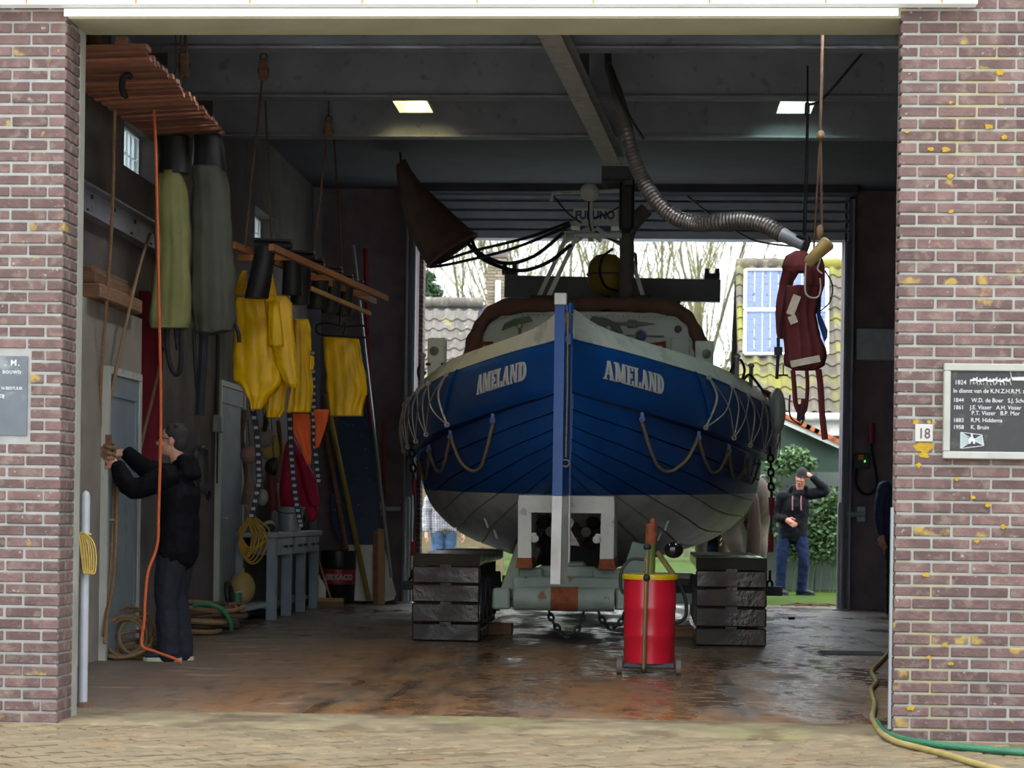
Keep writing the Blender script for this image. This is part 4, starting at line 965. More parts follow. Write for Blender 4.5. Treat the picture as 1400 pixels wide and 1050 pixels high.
# ---------------------------------------------------------------- clothing hung from above
m_red = mat('dark_red_cloth', '7a1c2c', .9, .15, 6)
m_olive = mat('olive_oilcloth', '7a7a4a', .75, .12, 5)
m_dolive = mat('dark_grey_green_oilcloth', '44463a', .75, .14, 5)
m_yel = mat('yellow_oilskin', 'f2bd00', .5, .08, 4, bump=.5, bscale=14)
m_blk = mat('black_webbing', '1d1d26', .8, .15, 12)
red = loftpx([(398, 190, 206), (420, 186, 216), (450, 187, 222), (520, 188, 221), (580, 189, 217), (660, 190, 214)], 6.7, .07, 20, 3, .02, 3).build('red_cloth', m_red, smooth='all', label='long dark red cloth hanging behind the concrete closet', cat='cloth')
def waders(pxtop, body, straps, mt, lab, Y, seed, inner=None):
    c = pY((body[0][1]+body[0][2])/2, body[-1][0], Y)
    r = empty('waders', c, lab, 'waders', 'waders hanging below the duckboard')
    loftpx(body, Y, .10, 30, 4, .018, seed).build('body', mt, r, 'all', world=True)
    loftpx(pxtop, Y, .085, 22, 3, .008, seed+1).build('rubber_boot', m_black, r, 'all', world=True)
    for P, w in straps: MB().tube(smoothpath([pY(x, y, Y-.02) for x, y in P], 5), w, 6).build('brace', m_blk, r, True, world=True)
    return r
waders([(186, 214, 258), (205, 215, 259), (225, 216, 259), (238, 217, 259)], [(234, 217, 250), (260, 214, 255), (330, 212, 259), (400, 208, 260), (440, 204, 260), (449, 206, 257)],
       [([(229, 445), (228, 470), (233, 500), (241, 512), (247, 500), (248, 450)], .022), ([(222, 448), (221, 470), (226, 476)], .02), ([(240, 450), (243, 478)], .018)], m_olive, 'olive-green waders with black boots hanging left under the duckboard', 5.9, 4)
waders([(184, 264, 302), (205, 265, 306), (225, 263, 308), (234, 263, 308)], [(228, 264, 306), (260, 263, 312), (330, 263, 318), (400, 262, 322), (440, 263, 323), (452, 266, 319), (458, 272, 290)],
       [([(265, 450), (267, 500), (270, 540), (272, 565)], .016), ([(279, 448), (277, 500), (274, 545), (273, 568)], .04), ([(320, 440), (326, 455), (327, 468)], .018)], m_dolive, 'dark grey-green waders with black boots hanging right under the duckboard', 6.0, 9)
# rack of battens with black rubber boots, hung on ropes
RK0, RK1 = pY(318, 335, 6.75), pY(512, 412, 11.6)
rk = empty('boot_rack', (RK0+RK1)/2, 'hanging rack of long wooden battens carrying black rubber boots', 'rack')
m_bat = mat('orange_brown_batten', '9a6238', .7, .15, 6, stretch=(1, 6, 6))
MB().beam(RK0, RK1, .05, .06).build('batten', m_bat, rk, world=True)
p, q = pY(335, 341, 6.6), pY(512, 408, 10.6)
MB().beam(p+V(.22, 0, .02), q+V(.12, 0, .0), .045, .055).build('batten', m_bat, rk, world=True)
MB().beam(pY(424, 394, 8.7), pY(506, 429, 10.5), .03, .04).build('lower_batten', m_woodl, rk, world=True)
for x, y, Y in ((345, 348, 7.2), (412, 376, 9.0), (468, 398, 10.6)):
    p = pY(x, y, Y); MB().beam(p+V(-.12, 0, -.03), p+V(.36, 0, -.02), .04, .05).build('cross_bar', m_bat, rk, world=True)
for (x, y, Y, X2, Y2) in ((335, 338, 7.0, 360, 92), (372, 352, 7.9, 361, 92), (425, 376, 9.4, 447, 190), (470, 398, 10.6, 457, 190)):
    top = pY(X2, Y2, Y+.2); MB().tube([pY(x, y, Y), top], .01, 6).build('rack_rope', m_roped, rk, True, world=True)
boots = [((392, 336), (345, 388), 7.15, .085), ((385, 395), (397, 418), 8.2, .08), ((416, 374), (404, 436), 8.6, .08), ((449, 366), (424, 432), 9.3, .078), ((456, 391), (437, 440), 9.9, .075), ((476, 400), (458, 444), 10.3, .07)]
bnames = ['first black rubber boot upside down at the near end of the rack', 'second black boot from the near end of the rack', 'third black boot from the near end, just right of the yellow coat', 'fourth black boot from the near end of the rack', 'fifth black boot from the near end of the rack', 'last black rubber boot at the far end of the rack']
bpos = [(364, 341, 7.2, 1.1), (400, 356, 8.1, 1.0), (414, 366, 8.6, .95), (440, 376, 9.3, .95), (457, 386, 9.9, .9), (474, 395, 10.4, .85)]
for i, ((px, py, Y, sc), lab) in enumerate(zip(bpos, bnames)):
    P = pY(px, py, Y); b0 = empty('rubber_boot', P, lab, 'boot', 'boots on the hanging rack')
    tl = (.06, 0, .02, .04, .03, .02)[i]
    L_ = (.40, .33, .38, .36, .36, .34)[i]*sc
    rings = []
    for t in (0, .12, .3, .55, .8, 1): 
        z = .02-L_*t; r = .085*sc*(1+.12*t); ring = [V(-tl*t*1.3+r*cos(a), r*.95*sin(a), z) for a in [2*pi*j/14 for j in range(14)]]; rings.append(ring)
    MB().loft(rings).build('shaft', m_black, b0, True)
    fo = []
    for t in (0, .15, .4, .7, .9, 1):
        x = -.09*sc+.30*sc*t; hh = .055*sc*(1-.35*t) if t < .95 else .02; ww = .055*sc*(1 if t < .8 else .7)
        fo.append([V(x, ww*cos(a), .03+hh*.9*sin(a)) for a in [2*pi*j/10 for j in range(10)]])
    MB().loft(fo).build('foot', m_black, b0, True)
    MB().prism([V(-.1*sc, -.05*sc, .075), V(.2*sc, -.05*sc, .06), V(.2*sc, .05*sc, .06), V(-.1*sc, .05*sc, .075)], V(0, 0, .02)).build('sole', m_black, b0)
# yellow oilskins
def oilskin(rows, Y, lab, seed, extra=(), grp='yellow oilskins', folds=4, hooks=None):
    c = pY((rows[-1][1]+rows[-1][2])/2, rows[-1][0], Y); r = empty('oilskin_coat', c, lab, 'oilskin', grp)
    loftpx(rows, Y, .085, 34, folds, .022, seed).build('body', m_yel, r, 'all', world=True)
    for rw, dy, nm in extra: loftpx(rw, Y+dy, .05, 24, 2, .01, seed+3).build(nm, m_yel, r, 'all', world=True)
    if hooks:
        h = pY(*hooks, Y); MB().tube(smoothpath([h+V(0, 0, .12), h+V(.02, 0, .15), h+V(.03, 0, .12), h, h+V(-.0, 0, -.08)], 4), .008, 6).build('hanger', m_black, r, True, world=True)
    return r
oilskin([(408, 324, 360), (416, 321, 372), (450, 320, 384), (490, 319, 390), (520, 320, 388), (530, 330, 380), (545, 340, 366), (560, 344, 358)], 7.7, 'big yellow oilskin coat hanging nearest, below the boot rack', 21,
        [([(358, 366, 370), (375, 359, 374), (400, 355, 378), (412, 354, 380)], .05, 'hood'), ([(405, 362, 392), (415, 362, 400), (450, 366, 401), (500, 377, 406), (525, 390, 407), (530, 396, 405)], -.08, 'sleeve'), ([(412, 366, 382), (440, 366, 386), (474, 367, 388)], -.15, 'cuff'), ([(370, 332, 337), (385, 326, 336), (404, 321, 336)], .05, 'strap')], hooks=(366, 356))
oilskin([(500, 362, 395), (530, 363, 394), (560, 362, 392), (571, 364, 384)], 8.0, 'yellow oilskin trouser legs showing below the big yellow coat', 5)
oilskin([(437, 399, 422), (450, 398, 424), (500, 397, 426), (540, 394, 427), (564, 392, 427)], 8.9, 'narrow yellow oilskin trousers hanging in the middle of the row', 13, [([(486, 424, 428), (495, 424, 430), (505, 424, 429)], -.05, 'pocket')])
oilskin([(461, 443, 490), (475, 443, 493), (520, 447, 500), (540, 449, 503), (555, 451, 497), (569, 453, 496)], 10.4, 'yellow oilskin trousers hanging alone, farthest along the rack', 17, hooks=(468, 462))
# wire hanger frame at the last trousers
p, q = pY(432, 446, 10.3), pY(500, 462, 10.3)
MB().tube(smoothpath([pY(x, y, 10.3) for x, y in ((432, 452), (434, 444), (450, 442), (470, 446), (500, 446), (501, 461), (470, 460), (440, 458), (432, 452))], 4), .012, 6).tube([pY(464, 446, 10.3), pY(466, 428, 10.3), pY(470, 400, 10.5)], .012, 6).build('hanger_bar', m_black, smooth=True, label='black tubular hanger bar above the last yellow trousers', cat='hanger')
# black webbing ladders with pale rungs hanging below the oilskins
m_rung = mat('pale_rung', '8f9298', .6, .1, 9)
for i, (pts, Y, lab) in enumerate(((([(345, 556), (352, 600), (354, 640), (355, 665)]), 7.72, 'webbing strip with pale rungs hanging left below the big coat'), ([(396, 560), (398, 610), (401, 650), (406, 690), (412, 720)], 8.9, 'long webbing strip with pale rungs reaching down to the bucket'), ([(428, 480), (429, 540), (430, 600), (436, 660)], 8.88, 'webbing strip with pale rungs beside the orange flag'), ([(354, 660), (349, 685), (343, 708)], 7.70, 'short webbing strip with pale rungs over the bench end'))):
    P = smoothpath([pY(x, y, Y) for x, y in pts], 8); r = empty('webbing_strip', P[-1], lab, 'strap', 'webbing strips with rungs')
    mb = MB()
    for a, b_ in zip(P, P[1:]): mb.beam(a, b_, .055, .008, (0, 1, 0))
    mb.build('band', m_blk, r, world=True)
    L_ = 0; rg = MB()
    n = int(sum((b_-a).length for a, b_ in zip(P, P[1:]))/.06)
    for k in range(n):
        t = (k+.5)/n*(len(P)-1); a = P[int(t)]; b_ = P[min(int(t)+1, len(P)-1)]; c = a.lerp(b_, t-int(t))
        MB().cbox(c-V(0, .008, 0), (.035, .008, .026)).build('rung', m_rung, r, world=True)
# orange signal flag, red coverall
m_ora = mat('orange_flag_cloth', 'd8581c', .8, .1, 5)
loftpx([(565, 396, 424), (580, 398, 425), (600, 404, 426), (620, 414, 427), (636, 420, 424)], 8.95, .02, 22, 3, .015, 3).build('signal_flag', m_ora, smooth='all', label='drooping orange flag half behind the webbing strip', cat='flag', group='orange flags')
loftpx([(560, 429, 451), (575, 430, 448), (595, 431, 443), (612, 432, 436)], 8.86, .02, 22, 3, .01, 8).build('signal_flag', m_ora, smooth='all', label='triangular orange pennant right of the webbing strip', cat='flag', group='orange flags')
m_crim = mat('crimson_coverall', 'b51244', .75, .1, 5)
rc = empty('coverall', pY(410, 700, 13.3), 'crimson coverall hanging above the workbench', 'coverall')
loftpx([(600, 395, 402), (615, 389, 410), (640, 385, 424), (670, 384, 428), (695, 384, 432)], 13.3, .08, 30, 4, .025, 6).build('body', m_crim, rc, 'all', world=True)
loftpx([(620, 404, 414), (650, 412, 430), (680, 420, 437), (692, 424, 438)], 13.15, .05, 20, 2, .012, 2).build('sleeve', m_crim, rc, 'all', world=True)
loftpx([(690, 405, 434), (705, 412, 436), (714, 418, 428)], 13.2, .05, 20, 2, .01, 7).build('leg', m_crim, rc, 'all', world=True)
# ---------------------------------------------------------------- workbench and things around it
m_bench = mat('grey_blue_bench_paint', '7e8c99', .55, .12, 4, spots=[('6a4a38', 7, .68, .04, .8)])
XW = XL+.45; bz = .91; y0, y1 = 10.9, 13.9
wb = empty('workbench', (XW, y0, 0), 'long grey-blue wooden workbench along the left wall', 'workbench')
MB().bevbox((XL+.01, y0, bz-.06), (XW+.03, y1, bz), .008).build('worktop', m_bench, wb, world=True)
for y in (y0+.03, y0+.95, y0+1.9, y1-.13):
    MB().bevbox((XW-.1, y, 0), (XW, y+.1, bz-.06), .006).build('leg', m_bench, wb, world=True)
MB().box((XL+.01, y0+.05, 0), (XL+.1, y0+.15, bz-.06)).build('leg', m_bench, wb, world=True)
for y in (y0+.18, y0+1.12, y0+2.05):
    dw = MB().bevbox((XW-.3, y, bz-.24), (XW+.025, y+.72, bz-.065), .006).build('drawer', m_bench, wb, world=True)
    for yy in (y+.18, y+.54): MB().lathe([(.012, 0), (.012, .02), (.022, .03), (.01, .045)], (XW+.025, yy, bz-.15), 8, Matrix.Rotation(pi/2, 3, 'Y')).build('knob', m_steeld, dw, True, world=True)
MB().box((XL+.02, y0+.05, .12), (XW-.1, y1-.1, .16)).build('lower_shelf', m_bench, wb, world=True)
# near shelf unit end with boxes
p = pX(330, 836, XL)
sh = empty('low_shelf', (XL+.2, 9.3, 0), 'low grey shelf beside the second door', 'shelf')
MB().box((XL+.02, 9.05, .16), (XL+.42, 10.7, .20)).build('board', m_bench, sh, world=True)
MB().box((XL+.02, 9.05, 0), (XL+.40, 9.1, .16)).build('support', m_bench, sh, world=True)
m_gr = mat('green_tin', '2f6a4a', .5, .1, 6); m_tan = mat('tan_float', 'a8905a', .8, .15, 6)
def on(name, px, py, X, mb, mt, lab, cat, grp=None): return mb.build(name, mt, smooth=True, label=lab, cat=cat, group=grp)
c = V(XL+.3, 9.6, .2); tn = empty('paint_tin', c, 'small green tin on the low shelf', 'tin')
MB().lathe([(.05, 0), (.05, .13), (.045, .135)], (0, 0, 0), 14).build('body', m_gr, tn, True); MB().lathe([(.046, .135), (.046, .145)], (0, 0, 0), 14).build('lid', m_galv, tn, True)
MB().ell((XL+.26, 10.1, .36), (.13, .15, .16), 14, 10).tube([V(XL+.26, 10.1, .5), V(XL+.26, 10.1, .56)], .02, 8).build('net_float', m_tan, smooth=True, label='tan net float resting on the low shelf', cat='float')
MB().torus((XL+.3, 9.22, .33), .11, .025, Matrix.Rotation(radians(80), 3, 'Y'), 18, 8).build('hose_ring', m_black, smooth=True, label='black hose ring standing on the low shelf', cat='hose')
# yellow hose hank at the bench end
hy = pY(343, 705, 10.84); hh = empty('hose_hank', hy, 'hanging hank of yellow rope at the near end of the bench', 'rope')
for k in range(9):
    w = .06+.012*k; h = .28+.01*k*(1 if k % 2 else -1); cx = .01*(k-4)
    MB().tube(smoothpath([V(cx*.4, -.01*k*.3, 0), V(cx-w*.5, -.02, -h*.35), V(cx-w, -.02, -h*.8), V(cx-w*.4, -.03, -h-.12), V(cx+w*.4, -.03, -h-.12), V(cx+w, -.02, -h*.8), V(cx+w*.5, -.02, -h*.35), V(cx*.4, 0, 0)], 4), .009, 6).build('loop', mat('yellow_hose', 'b08a2e', .6, .12, 9), hh, True)
MB().torus((0, 0, -.02), .04, .012, None, 12, 6).build('binding', mat('yellow_hose', 'b08a2e'), hh, True)
MB().tube(smoothpath([V(0, 0, 0), V(.05, 0, .12), V(.0, 0, .26), V(-.06, 0, .15), V(0, 0, 0)], 5), .009, 6).build('loop', mat('yellow_hose', 'b08a2e'), hh, True)
# bucket on the bench
bp_ = pX(398, 727, XW-.15); Yb = 12.0
bk = empty('bucket', (pY(397, 727, Yb).x, Yb, bz), 'galvanised bucket standing on the workbench', 'bucket')
bh = 33/ppm(Yb); br = 19.5/ppm(Yb)
MB().lathe([(br*.72, .0), (br*.97, bh), (br*1.02, bh+.005), (br*.9, bh), (br*.68, .02)], (0, 0, 0), 22).build('body', m_galv, bk, True)
MB().torus((0, 0, bh), br, .008, None, 22, 6).build('rim', m_galv, bk, True)
MB().torus((0, 0, bh-.01), br*1.02, .006, Matrix.Rotation(radians(20), 3, 'X'), 20, 5, a0=pi, a1=2*pi).build('bail', m_steeld, bk, True)
# gloves and rags on the near bench end
MB().ell((XW-.2, 11.2, bz+.03), (.14, .2, .035), 12, 6).ell((XW-.12, 11.25, bz+.05), (.06, .1, .04), 10, 6).build('dark_rag', m_blk, smooth=True, label='dark striped rag lying on the near bench end', cat='rag')
MB().ell((XW-.22, 11.75, bz+.06), (.07, .1, .06), 12, 6).build('white_cloth', m_bwhite, smooth=True, label='crumpled white cloth on the bench beside the bucket', cat='cloth')
MB().torus((XW-.15, 13.1, bz+.13), .12, .02, Matrix.Rotation(pi/2, 3, 'X'), 18, 7).box((XW-.2, 13.05, bz), (XW-.1, 13.15, bz+.04)).build('wheel_vice', m_steeld, smooth=True, label='dark handwheel standing on the far end of the bench', cat='wheel')
# gear hooked on the wall above the bench
def hangp(px, py, Y): return pY(px, py, Y)
for i, (px, py, Y, r, flat, mt, nm, lab, cat) in enumerate((
    (372, 612, 10.6, .13, .05, m_tan, 'cork_float', 'round tan cork float hung above the bench', 'float'),
    (361, 598, 10.4, .10, .05, mat('grey_felt', '8a8580', .9), 'cork_float', 'grey disc float hung left of the tan one', 'float'),
    (374, 638, 10.5, .09, .06, m_black, 'black_float', 'black round float below the tan cork float', 'float'),
    (341, 622, 9.6, .09, .07, mat('pink_buoy', '8a6a64', .8), 'small_buoy', 'dull pink buoy hung beside the second door', 'buoy'),
    (359, 680, 10.4, .06, .05, mat('grey_lead', '77797a', .6), 'lead_weight', 'grey egg-shaped weight hung over the bench', 'weight'))):
    c = hangp(px, py, Y); o = empty(nm, c, lab, cat)
    MB().ell((0, 0, 0), (r, flat, r*(1 if i != 4 else 1.4)), 18, 12).build('body', mt, o, True)
    MB().tube([V(0, 0, r*.95), V(-.02, 0, r+.25)], .006, 5).build('string', m_roped, o)
for i, (pts, mt, r, lab) in enumerate((([(334, 560), (332, 600), (336, 650), (333, 690)], m_roped, .022, 'dark rope bunch hanging at the second door\'s edge'), ([(380, 575), (384, 620), (380, 660)], m_roped, .02, 'dark rope hanging behind the floats'), ([(339, 650), (345, 680), (338, 705)], m_rope, .015, 'brown rope end hanging over the bench'), ([(366, 560), (360, 590), (366, 575)], m_black, .018, 'black rope loop under the yellow trousers'))):
    MB().tube(smoothpath([pY(x, y, 10.3) for x, y in pts], 5), [r*(1+.3*sin(k)) for k in range(5*(len(pts)-1)+1)], 7).build('hanging_rope', mt, smooth=True, label=lab, cat='rope')
MB().tube([pY(371, 640, 11.8), pY(374, 690, 11.8)], [.05, .055], 12).ell(pY(371, 640, 11.8), (.05, .05, .05)).ell(pY(374, 690, 11.8), (.055, .055, .06)).build('red_fender', mat('dull_red_fender', '7a3030', .7), smooth=True, label='dull red cylindrical fender hung above the bench', cat='fender')
# wall ring behind the man
c = pX(276, 642, XL+.1); rg_ = empty('wall_hoop', (XL+.05, c.y, c.z), 'round grey hatch cover with black clips on the wall behind the man', 'hatch')
MB().lathe([(.02, 0), (.22, 0), (.24, .02), (.22, .05), (.19, .045), (.02, .05)], (0, 0, 0), 24, Matrix.Rotation(pi/2, 3, 'Y')).build('plate', mat('scuffed_grey_metal', '55504e', .6, .3, 8), rg_, True)
MB().torus((.05, 0, 0), .21, .018, Matrix.Rotation(pi/2, 3, 'Y'), 24, 6).build('rim', m_steeld, rg_, True)
for a in (.9, 2.2, 3.6, 5.0): MB().cbox((.06, .21*cos(a), .21*sin(a)), (.05, .06, .05)).build('clip', m_black, rg_)
MB().tube(smoothpath([V(.07, .1, -.22), V(.08, .16, -.28), V(.08, .22, -.25), V(.08, .2, -.2)], 4), .014, 6).build('lanyard', m_black, rg_, True)
# ---------------------------------------------------------------- corner: drum, board, poles, planks, broom
dp = V(pY(462, 822, 15.4).x, 15.4, 0); dw_ = 24/ppm(15.4); dh = 72/ppm(15.4)
m_dblk = mat('black_drum_paint', '1a1a1e', .45, .15, 6)
dr2 = empty('oil_drum', dp, 'black oil drum with red band in the far left corner', 'drum')
MB().lathe([(dw_*.98, 0), (dw_, .01), (dw_, dh*.33), (dw_*1.03, dh*.345), (dw_, dh*.36), (dw_, dh*.66), (dw_*1.03, dh*.675), (dw_, dh*.69), (dw_, dh), (dw_*.95, dh+.005), (dw_*.93, dh-.01)], (0, 0, 0), 28).build('body', m_dblk, dr2, True)
bd_ = MB().lathe([(dw_*1.006, dh*.37), (dw_*1.006, dh*.65)], (0, 0, 0), 28, caps=False).build('red_band', mat('red_drum_band', 'a3232f', .45), dr2, True)
me = textmesh('TEXACO', .088, .0065, .002, 'CENTER')
for v in me.vertices:
    a = (v.co.x+.05)/dw_; v.co = Vector((dw_*1.02*sin(a), -dw_*1.02*cos(a), v.co.z+dh*.46))
me.materials.append(m_letter); inst(me, 'lettering', bd_)
sm_ = MB(); a = -.50
for k in range(10):
    t0, t1 = 2*pi*k/10, 2*pi*(k+1)/10; cz_ = dh*.5
    def pt(t, r): return V(dw_*1.02*sin(a+r*cos(t)/dw_), -dw_*1.02*cos(a+r*cos(t)/dw_), cz_+r*sin(t))
    sm_.add([pt(t0, .035), pt(t1, .035), pt(t1, .022), pt(t0, .022)], [(0, 1, 2, 3)])
sm_.build('emblem', m_letter, bd_)
# blue and white board leaning on the back wall
m_bblue = mat('dark_blue_board', '23405f', .4, .15, 4, spots=[('7f8fa0', 30, .66, .04, .8)])
def leanp(px, py, Yb_, Yt): 
    t = (820-py)/280; return pY(px, py, Yb_+(Yt-Yb_)*t)
bl = [leanp(x, y, 15.35, 15.85) for x, y in ((466, 558), (500, 558), (508, 600), (518, 690), (524, 745), (470, 745), (456, 720), (452, 700))]
wh = [leanp(x, y, 15.35, 15.85) for x, y in ((470, 745), (524, 745), (535, 790), (541, 812), (538, 820), (528, 822), (470, 821))]
brd = empty('lee_board', V((bl[0].x+bl[4].x)/2, 15.4, 0), 'large dark blue and white board leaning in the far left corner', 'board')
MB().prism(bl, V(0, .05, 0)).build('blue_panel', m_bblue, brd, world=True)
MB().prism(wh, V(0, .05, 0)).build('white_panel', m_bwhite, brd, world=True)
def pole(pts, Yb_, Yt, r, mt, name, lab, cat, grp=None):
    n = len(pts); P = [pY(x, y, Yb_+(Yt-Yb_)*i/(n-1)) for i, (x, y) in enumerate(pts)]
    return MB().tube(P, r, 8).build(name, mt, smooth=True, label=lab, cat=cat, group=grp)
pole([(504, 820), (445, 540)], 15.0, 15.6, .032, m_yfl, 'bamboo_pole', 'thick yellowish pole leaning across the blue board', 'pole', 'leaning poles')
pole([(474, 752), (446, 592)], 15.3, 15.8, .03, m_wood, 'dark_pole', 'dark brown pole leaning beside the yellowish one', 'pole', 'leaning poles')
pole([(535, 790), (506, 540), (483, 335)], 14.9, 15.5, .018, m_galv, 'boat_hook', 'long thin steel pole leaning in the corner', 'pole', 'leaning poles')
pole([(510, 818), (505, 560), (500, 340)], 15.95, 15.95, .03, m_redp, 'red_pole', 'dark red pole upright against the back wall', 'pole', 'leaning poles')
pole([(524, 700), (525, 575)], 15.85, 15.9, .02, m_rust, 'iron_rod', 'short rusty iron rod against the back wall', 'rod')
for (x0, x1, y0_, y1_, mt, lab) in ((510, 517, 726, 822, m_wood, 'dark brown plank leaning right of the blue board'), (517, 526, 723, 823, m_woodl, 'tan plank leaning right of the blue board')):
    a, b_ = pY(x0, y1_, 15.1), pY(x1, y1_, 15.1); t = pY((x0+x1)/2, y0_, 15.3); w = b_.x-a.x
    MB().beam(V((a.x+b_.x)/2, a.y, 0), t, w, .025, (0, -1, 0)).build('leaning_plank', mt, label=lab, cat='plank', group='leaning planks')
bx_ = pZ(452, 829)
br_ = empty('broom', (bx_.x, bx_.y, 0), 'push broom standing against the bench end', 'broom')
MB().bevbox((-.16, -.03, .05), (.16, .03, .1), .01).build('head', m_woodl, br_)
MB().box((-.155, -.028, 0), (.155, .028, .05)).build('bristles', m_rope, br_)
MB().tube([V(0, 0, .09), pY(431, 752, bx_.y+.3)-V(bx_.x, bx_.y, 0)], .013, 7).build('handle', m_woodl, br_, True)
MB().lathe([(.09, 0), (.1, .02), (.1, .22), (.06, .3), (.03, .33), (.03, .36)], (pY(434, 830, 14.6).x, 14.6, 0), 14).build('plastic_can', m_bwhite, smooth=True, label='white plastic can on the floor behind the bench leg', cat='can')
# pulley blocks under the roof at the left
for i, (px, py, Y, lab) in enumerate(((252, 88, 5.0, 'wooden pulley block hanging from the roof beside the duckboard'), (360, 95, 6.8, 'pulley block above the boot rack\'s near ropes'), (449, 178, 9.3, 'pulley block above the boot rack\'s far ropes'), (128, 62, 2.6, 'pulley block over the near end of the duckboard'))):
    c = pY(px, py, Y); o = empty('pulley_block', c, lab, 'pulley', 'pulley blocks')
    MB().bevbox((-.04, -.03, -.09), (.04, .03, .09), .015).build('shell', m_wood, o)
    MB().lathe([(.05, -.012), (.05, .012)], (0, 0, -.01), 14, Matrix.Rotation(pi/2, 3, 'X')).build('sheave', m_steeld, o, True)
    MB().torus((0, 0, .11), .03, .008, Matrix.Rotation(pi/2, 3, 'X'), 12, 5).tube([V(0, 0, .14), V(0, 0, CEIL-c.z)], .008, 6).build('hook', m_steeld, o, True)
    if i == 0:
        for dx in (-.06, -.02, .02): MB().tube([V(dx-.02, 0, .5), V(dx, 0, -.02), V(dx-.06, 0, -.32)], .007, 5).build('fall', m_roped, o)
# ================================================================ THINGS UNDER THE ROOF, LAMPS, FRONT SIGNS
# hoist rail: I-beam along the hall below the roof beams, with trolley
a, b_ = pZ(750, 46, 4.6), pZ(841, 233, 4.6)
hr = empty('hoist_rail', (a.x, a.y, 4.6), 'pale grey steel hoist rail running below the roof beams', 'rail')
d = (b_-a).normalized(); a2 = a-d*2.0
ibeam(MB(), a2, b_, .165, .15, .015).build('rail', mat('pale_rail_paint', 'b9b9b6', .6, .15, 5, spots=[('7a7470', 7, .6, .1, .6)]), hr, world=True)
for k in range(3):
    c = a2.lerp(b_, .25+.33*k); MB().box((c.x-.04, c.y-.04, 4.75), (c.x+.04, c.y+.04, CEIL)).build('hanger', m_steeld, hr, world=True)
MB().cbox(b_+V(.02, -.1, -.06), (.3, .35, .12)).cbox(b_+V(-.1, -.1, -.14), (.06, .1, .1)).cbox(b_+V(.14, -.1, -.12), (.08, .12, .1)).build('trolley', m_steeld, hr, world=True)
c = pY(857, 285, b_.y+.1); MB().bevbox(c-V(.075, .12, .24), c+V(.075, .12, .36), .03).build('hoist_motor', m_black, hr, world=True)
# fluorescent battens with trough reflectors between the roof beams; the front pair is added for light
m_lampb = mat('lamp_reflector', 'b8bab0', .5, .05, 3)
def lamp(x, y, colr, lab, power, seen):
    z = 5.0
    o = empty('fluorescent_lamp', (x, y, z), lab, 'lamp', 'fluorescent roof lamps')
    L_ = .55
    MB().add([V(-.16, -L_, -.06), V(-.06, -L_, .13), V(.06, -L_, .13), V(.16, -L_, -.06), V(-.16, L_, -.06), V(-.06, L_, .13), V(.06, L_, .13), V(.16, L_, -.06)], [(0,1,5,4),(1,2,6,5),(2,3,7,6)]).build('reflector', m_lampb, o)
    sk_ = -.06 if y > 6 else -.12
    for s_ in (-1, 1): MB().prism([V(-.16, s_*L_, sk_), V(-.16, s_*L_, 0), V(-.05, s_*L_, .12), V(.05, s_*L_, .12), V(.16, s_*L_, 0), V(.16, s_*L_, sk_)] if sk_ else [V(-.16, s_*L_, 0), V(-.05, s_*L_, .12), V(.05, s_*L_, .12), V(.16, s_*L_, 0)], V(0, .004*s_, 0)).build('end_plate', m_lampb, o)
    mt = mat('tube_glow_'+colr, colr, emit=power)
    for dx in (-.06, .06): MB().tube([V(dx*.8, -L_+.05, .075), V(dx*.8, L_-.05, .075)], .018, 8).build('tube', mt, o, True)
    MB().tube([V(0, 0, .12), V(0, 0, CEIL-z)], .012, 6).build('suspension', m_steeld, o)
    return o
PW = 16; PN = 60  # PW: the two visible lamps; PN: the added hidden pair
for px, colr, lab in ((567, 'ffeFb0', 'left lit fluorescent lamp, yellowish, under the roof'), (1087, 'd8fff0', 'right lit fluorescent lamp, cool white, under the roof')):
    p = pZ(px, 141, 5.0); lamp(p.x, 8.74, colr, lab, PW, True)
    lamp(p.x, 4.35, 'f2f6ff', lab.replace('left lit', 'added near left').replace('right lit', 'added near right').replace('under the roof', 'unseen behind the front roof beam to brighten the boat').replace(', yellowish', '').replace(', cool white', ''), PN, True)  # extra hidden lamp, put in only to brighten the boat's stern
# flexible exhaust hose with nozzle
m_flex = mat('ribbed_metal_hose', '7a7472', .4, .15, 12, metal=.5)
P = smoothpath([pY(x, y, Y) for x, y, Y in ((832, 92, 7.0), (840, 115, 6.8), (848, 140, 6.6), (857, 178, 6.5), (866, 215, 6.5), (880, 248, 6.5), (900, 278, 6.4), (925, 298, 6.3), (955, 306, 6.2), (985, 303, 6.0), (1015, 301, 5.9), (1045, 307, 5.8), (1070, 321, 5.7))], 14)
fh = empty('exhaust_hose', P[0], 'ribbed flexible exhaust hose sagging from the roof', 'hose')
MB().tube(P, [(.034+.026*min(1, i/70)) * (1 if i % 2 else 1.14) for i in range(len(P))], 12).build('corrugated_hose', m_flex, fh, True, world=True)
e = pY(1100, 336, 5.6); MB().tube([P[-1], P[-1].lerp(e, .15), e], [.062, .054, .045], 14).build('nozzle', m_galv, fh, True, world=True)
MB().tube(smoothpath([P[-1].lerp(e, .3), e+V(.02, -.05, .05), e+V(.0, -.03, -.05)], 4), .02, 6).build('nozzle_clip', m_black, fh, True, world=True)
MB().tube([P[0], P[0]+V(-.02, .1, CEIL-P[0].z-.0)], .03, 8).build('hanger', m_steeld, fh, True, world=True)
MB().tube(smoothpath([pY(x, y, 6.3) for x, y in ((838, 100), (842, 125), (858, 155), (880, 190))], 5), .012, 6).build('stay_cable', m_black, fh, True, world=True)
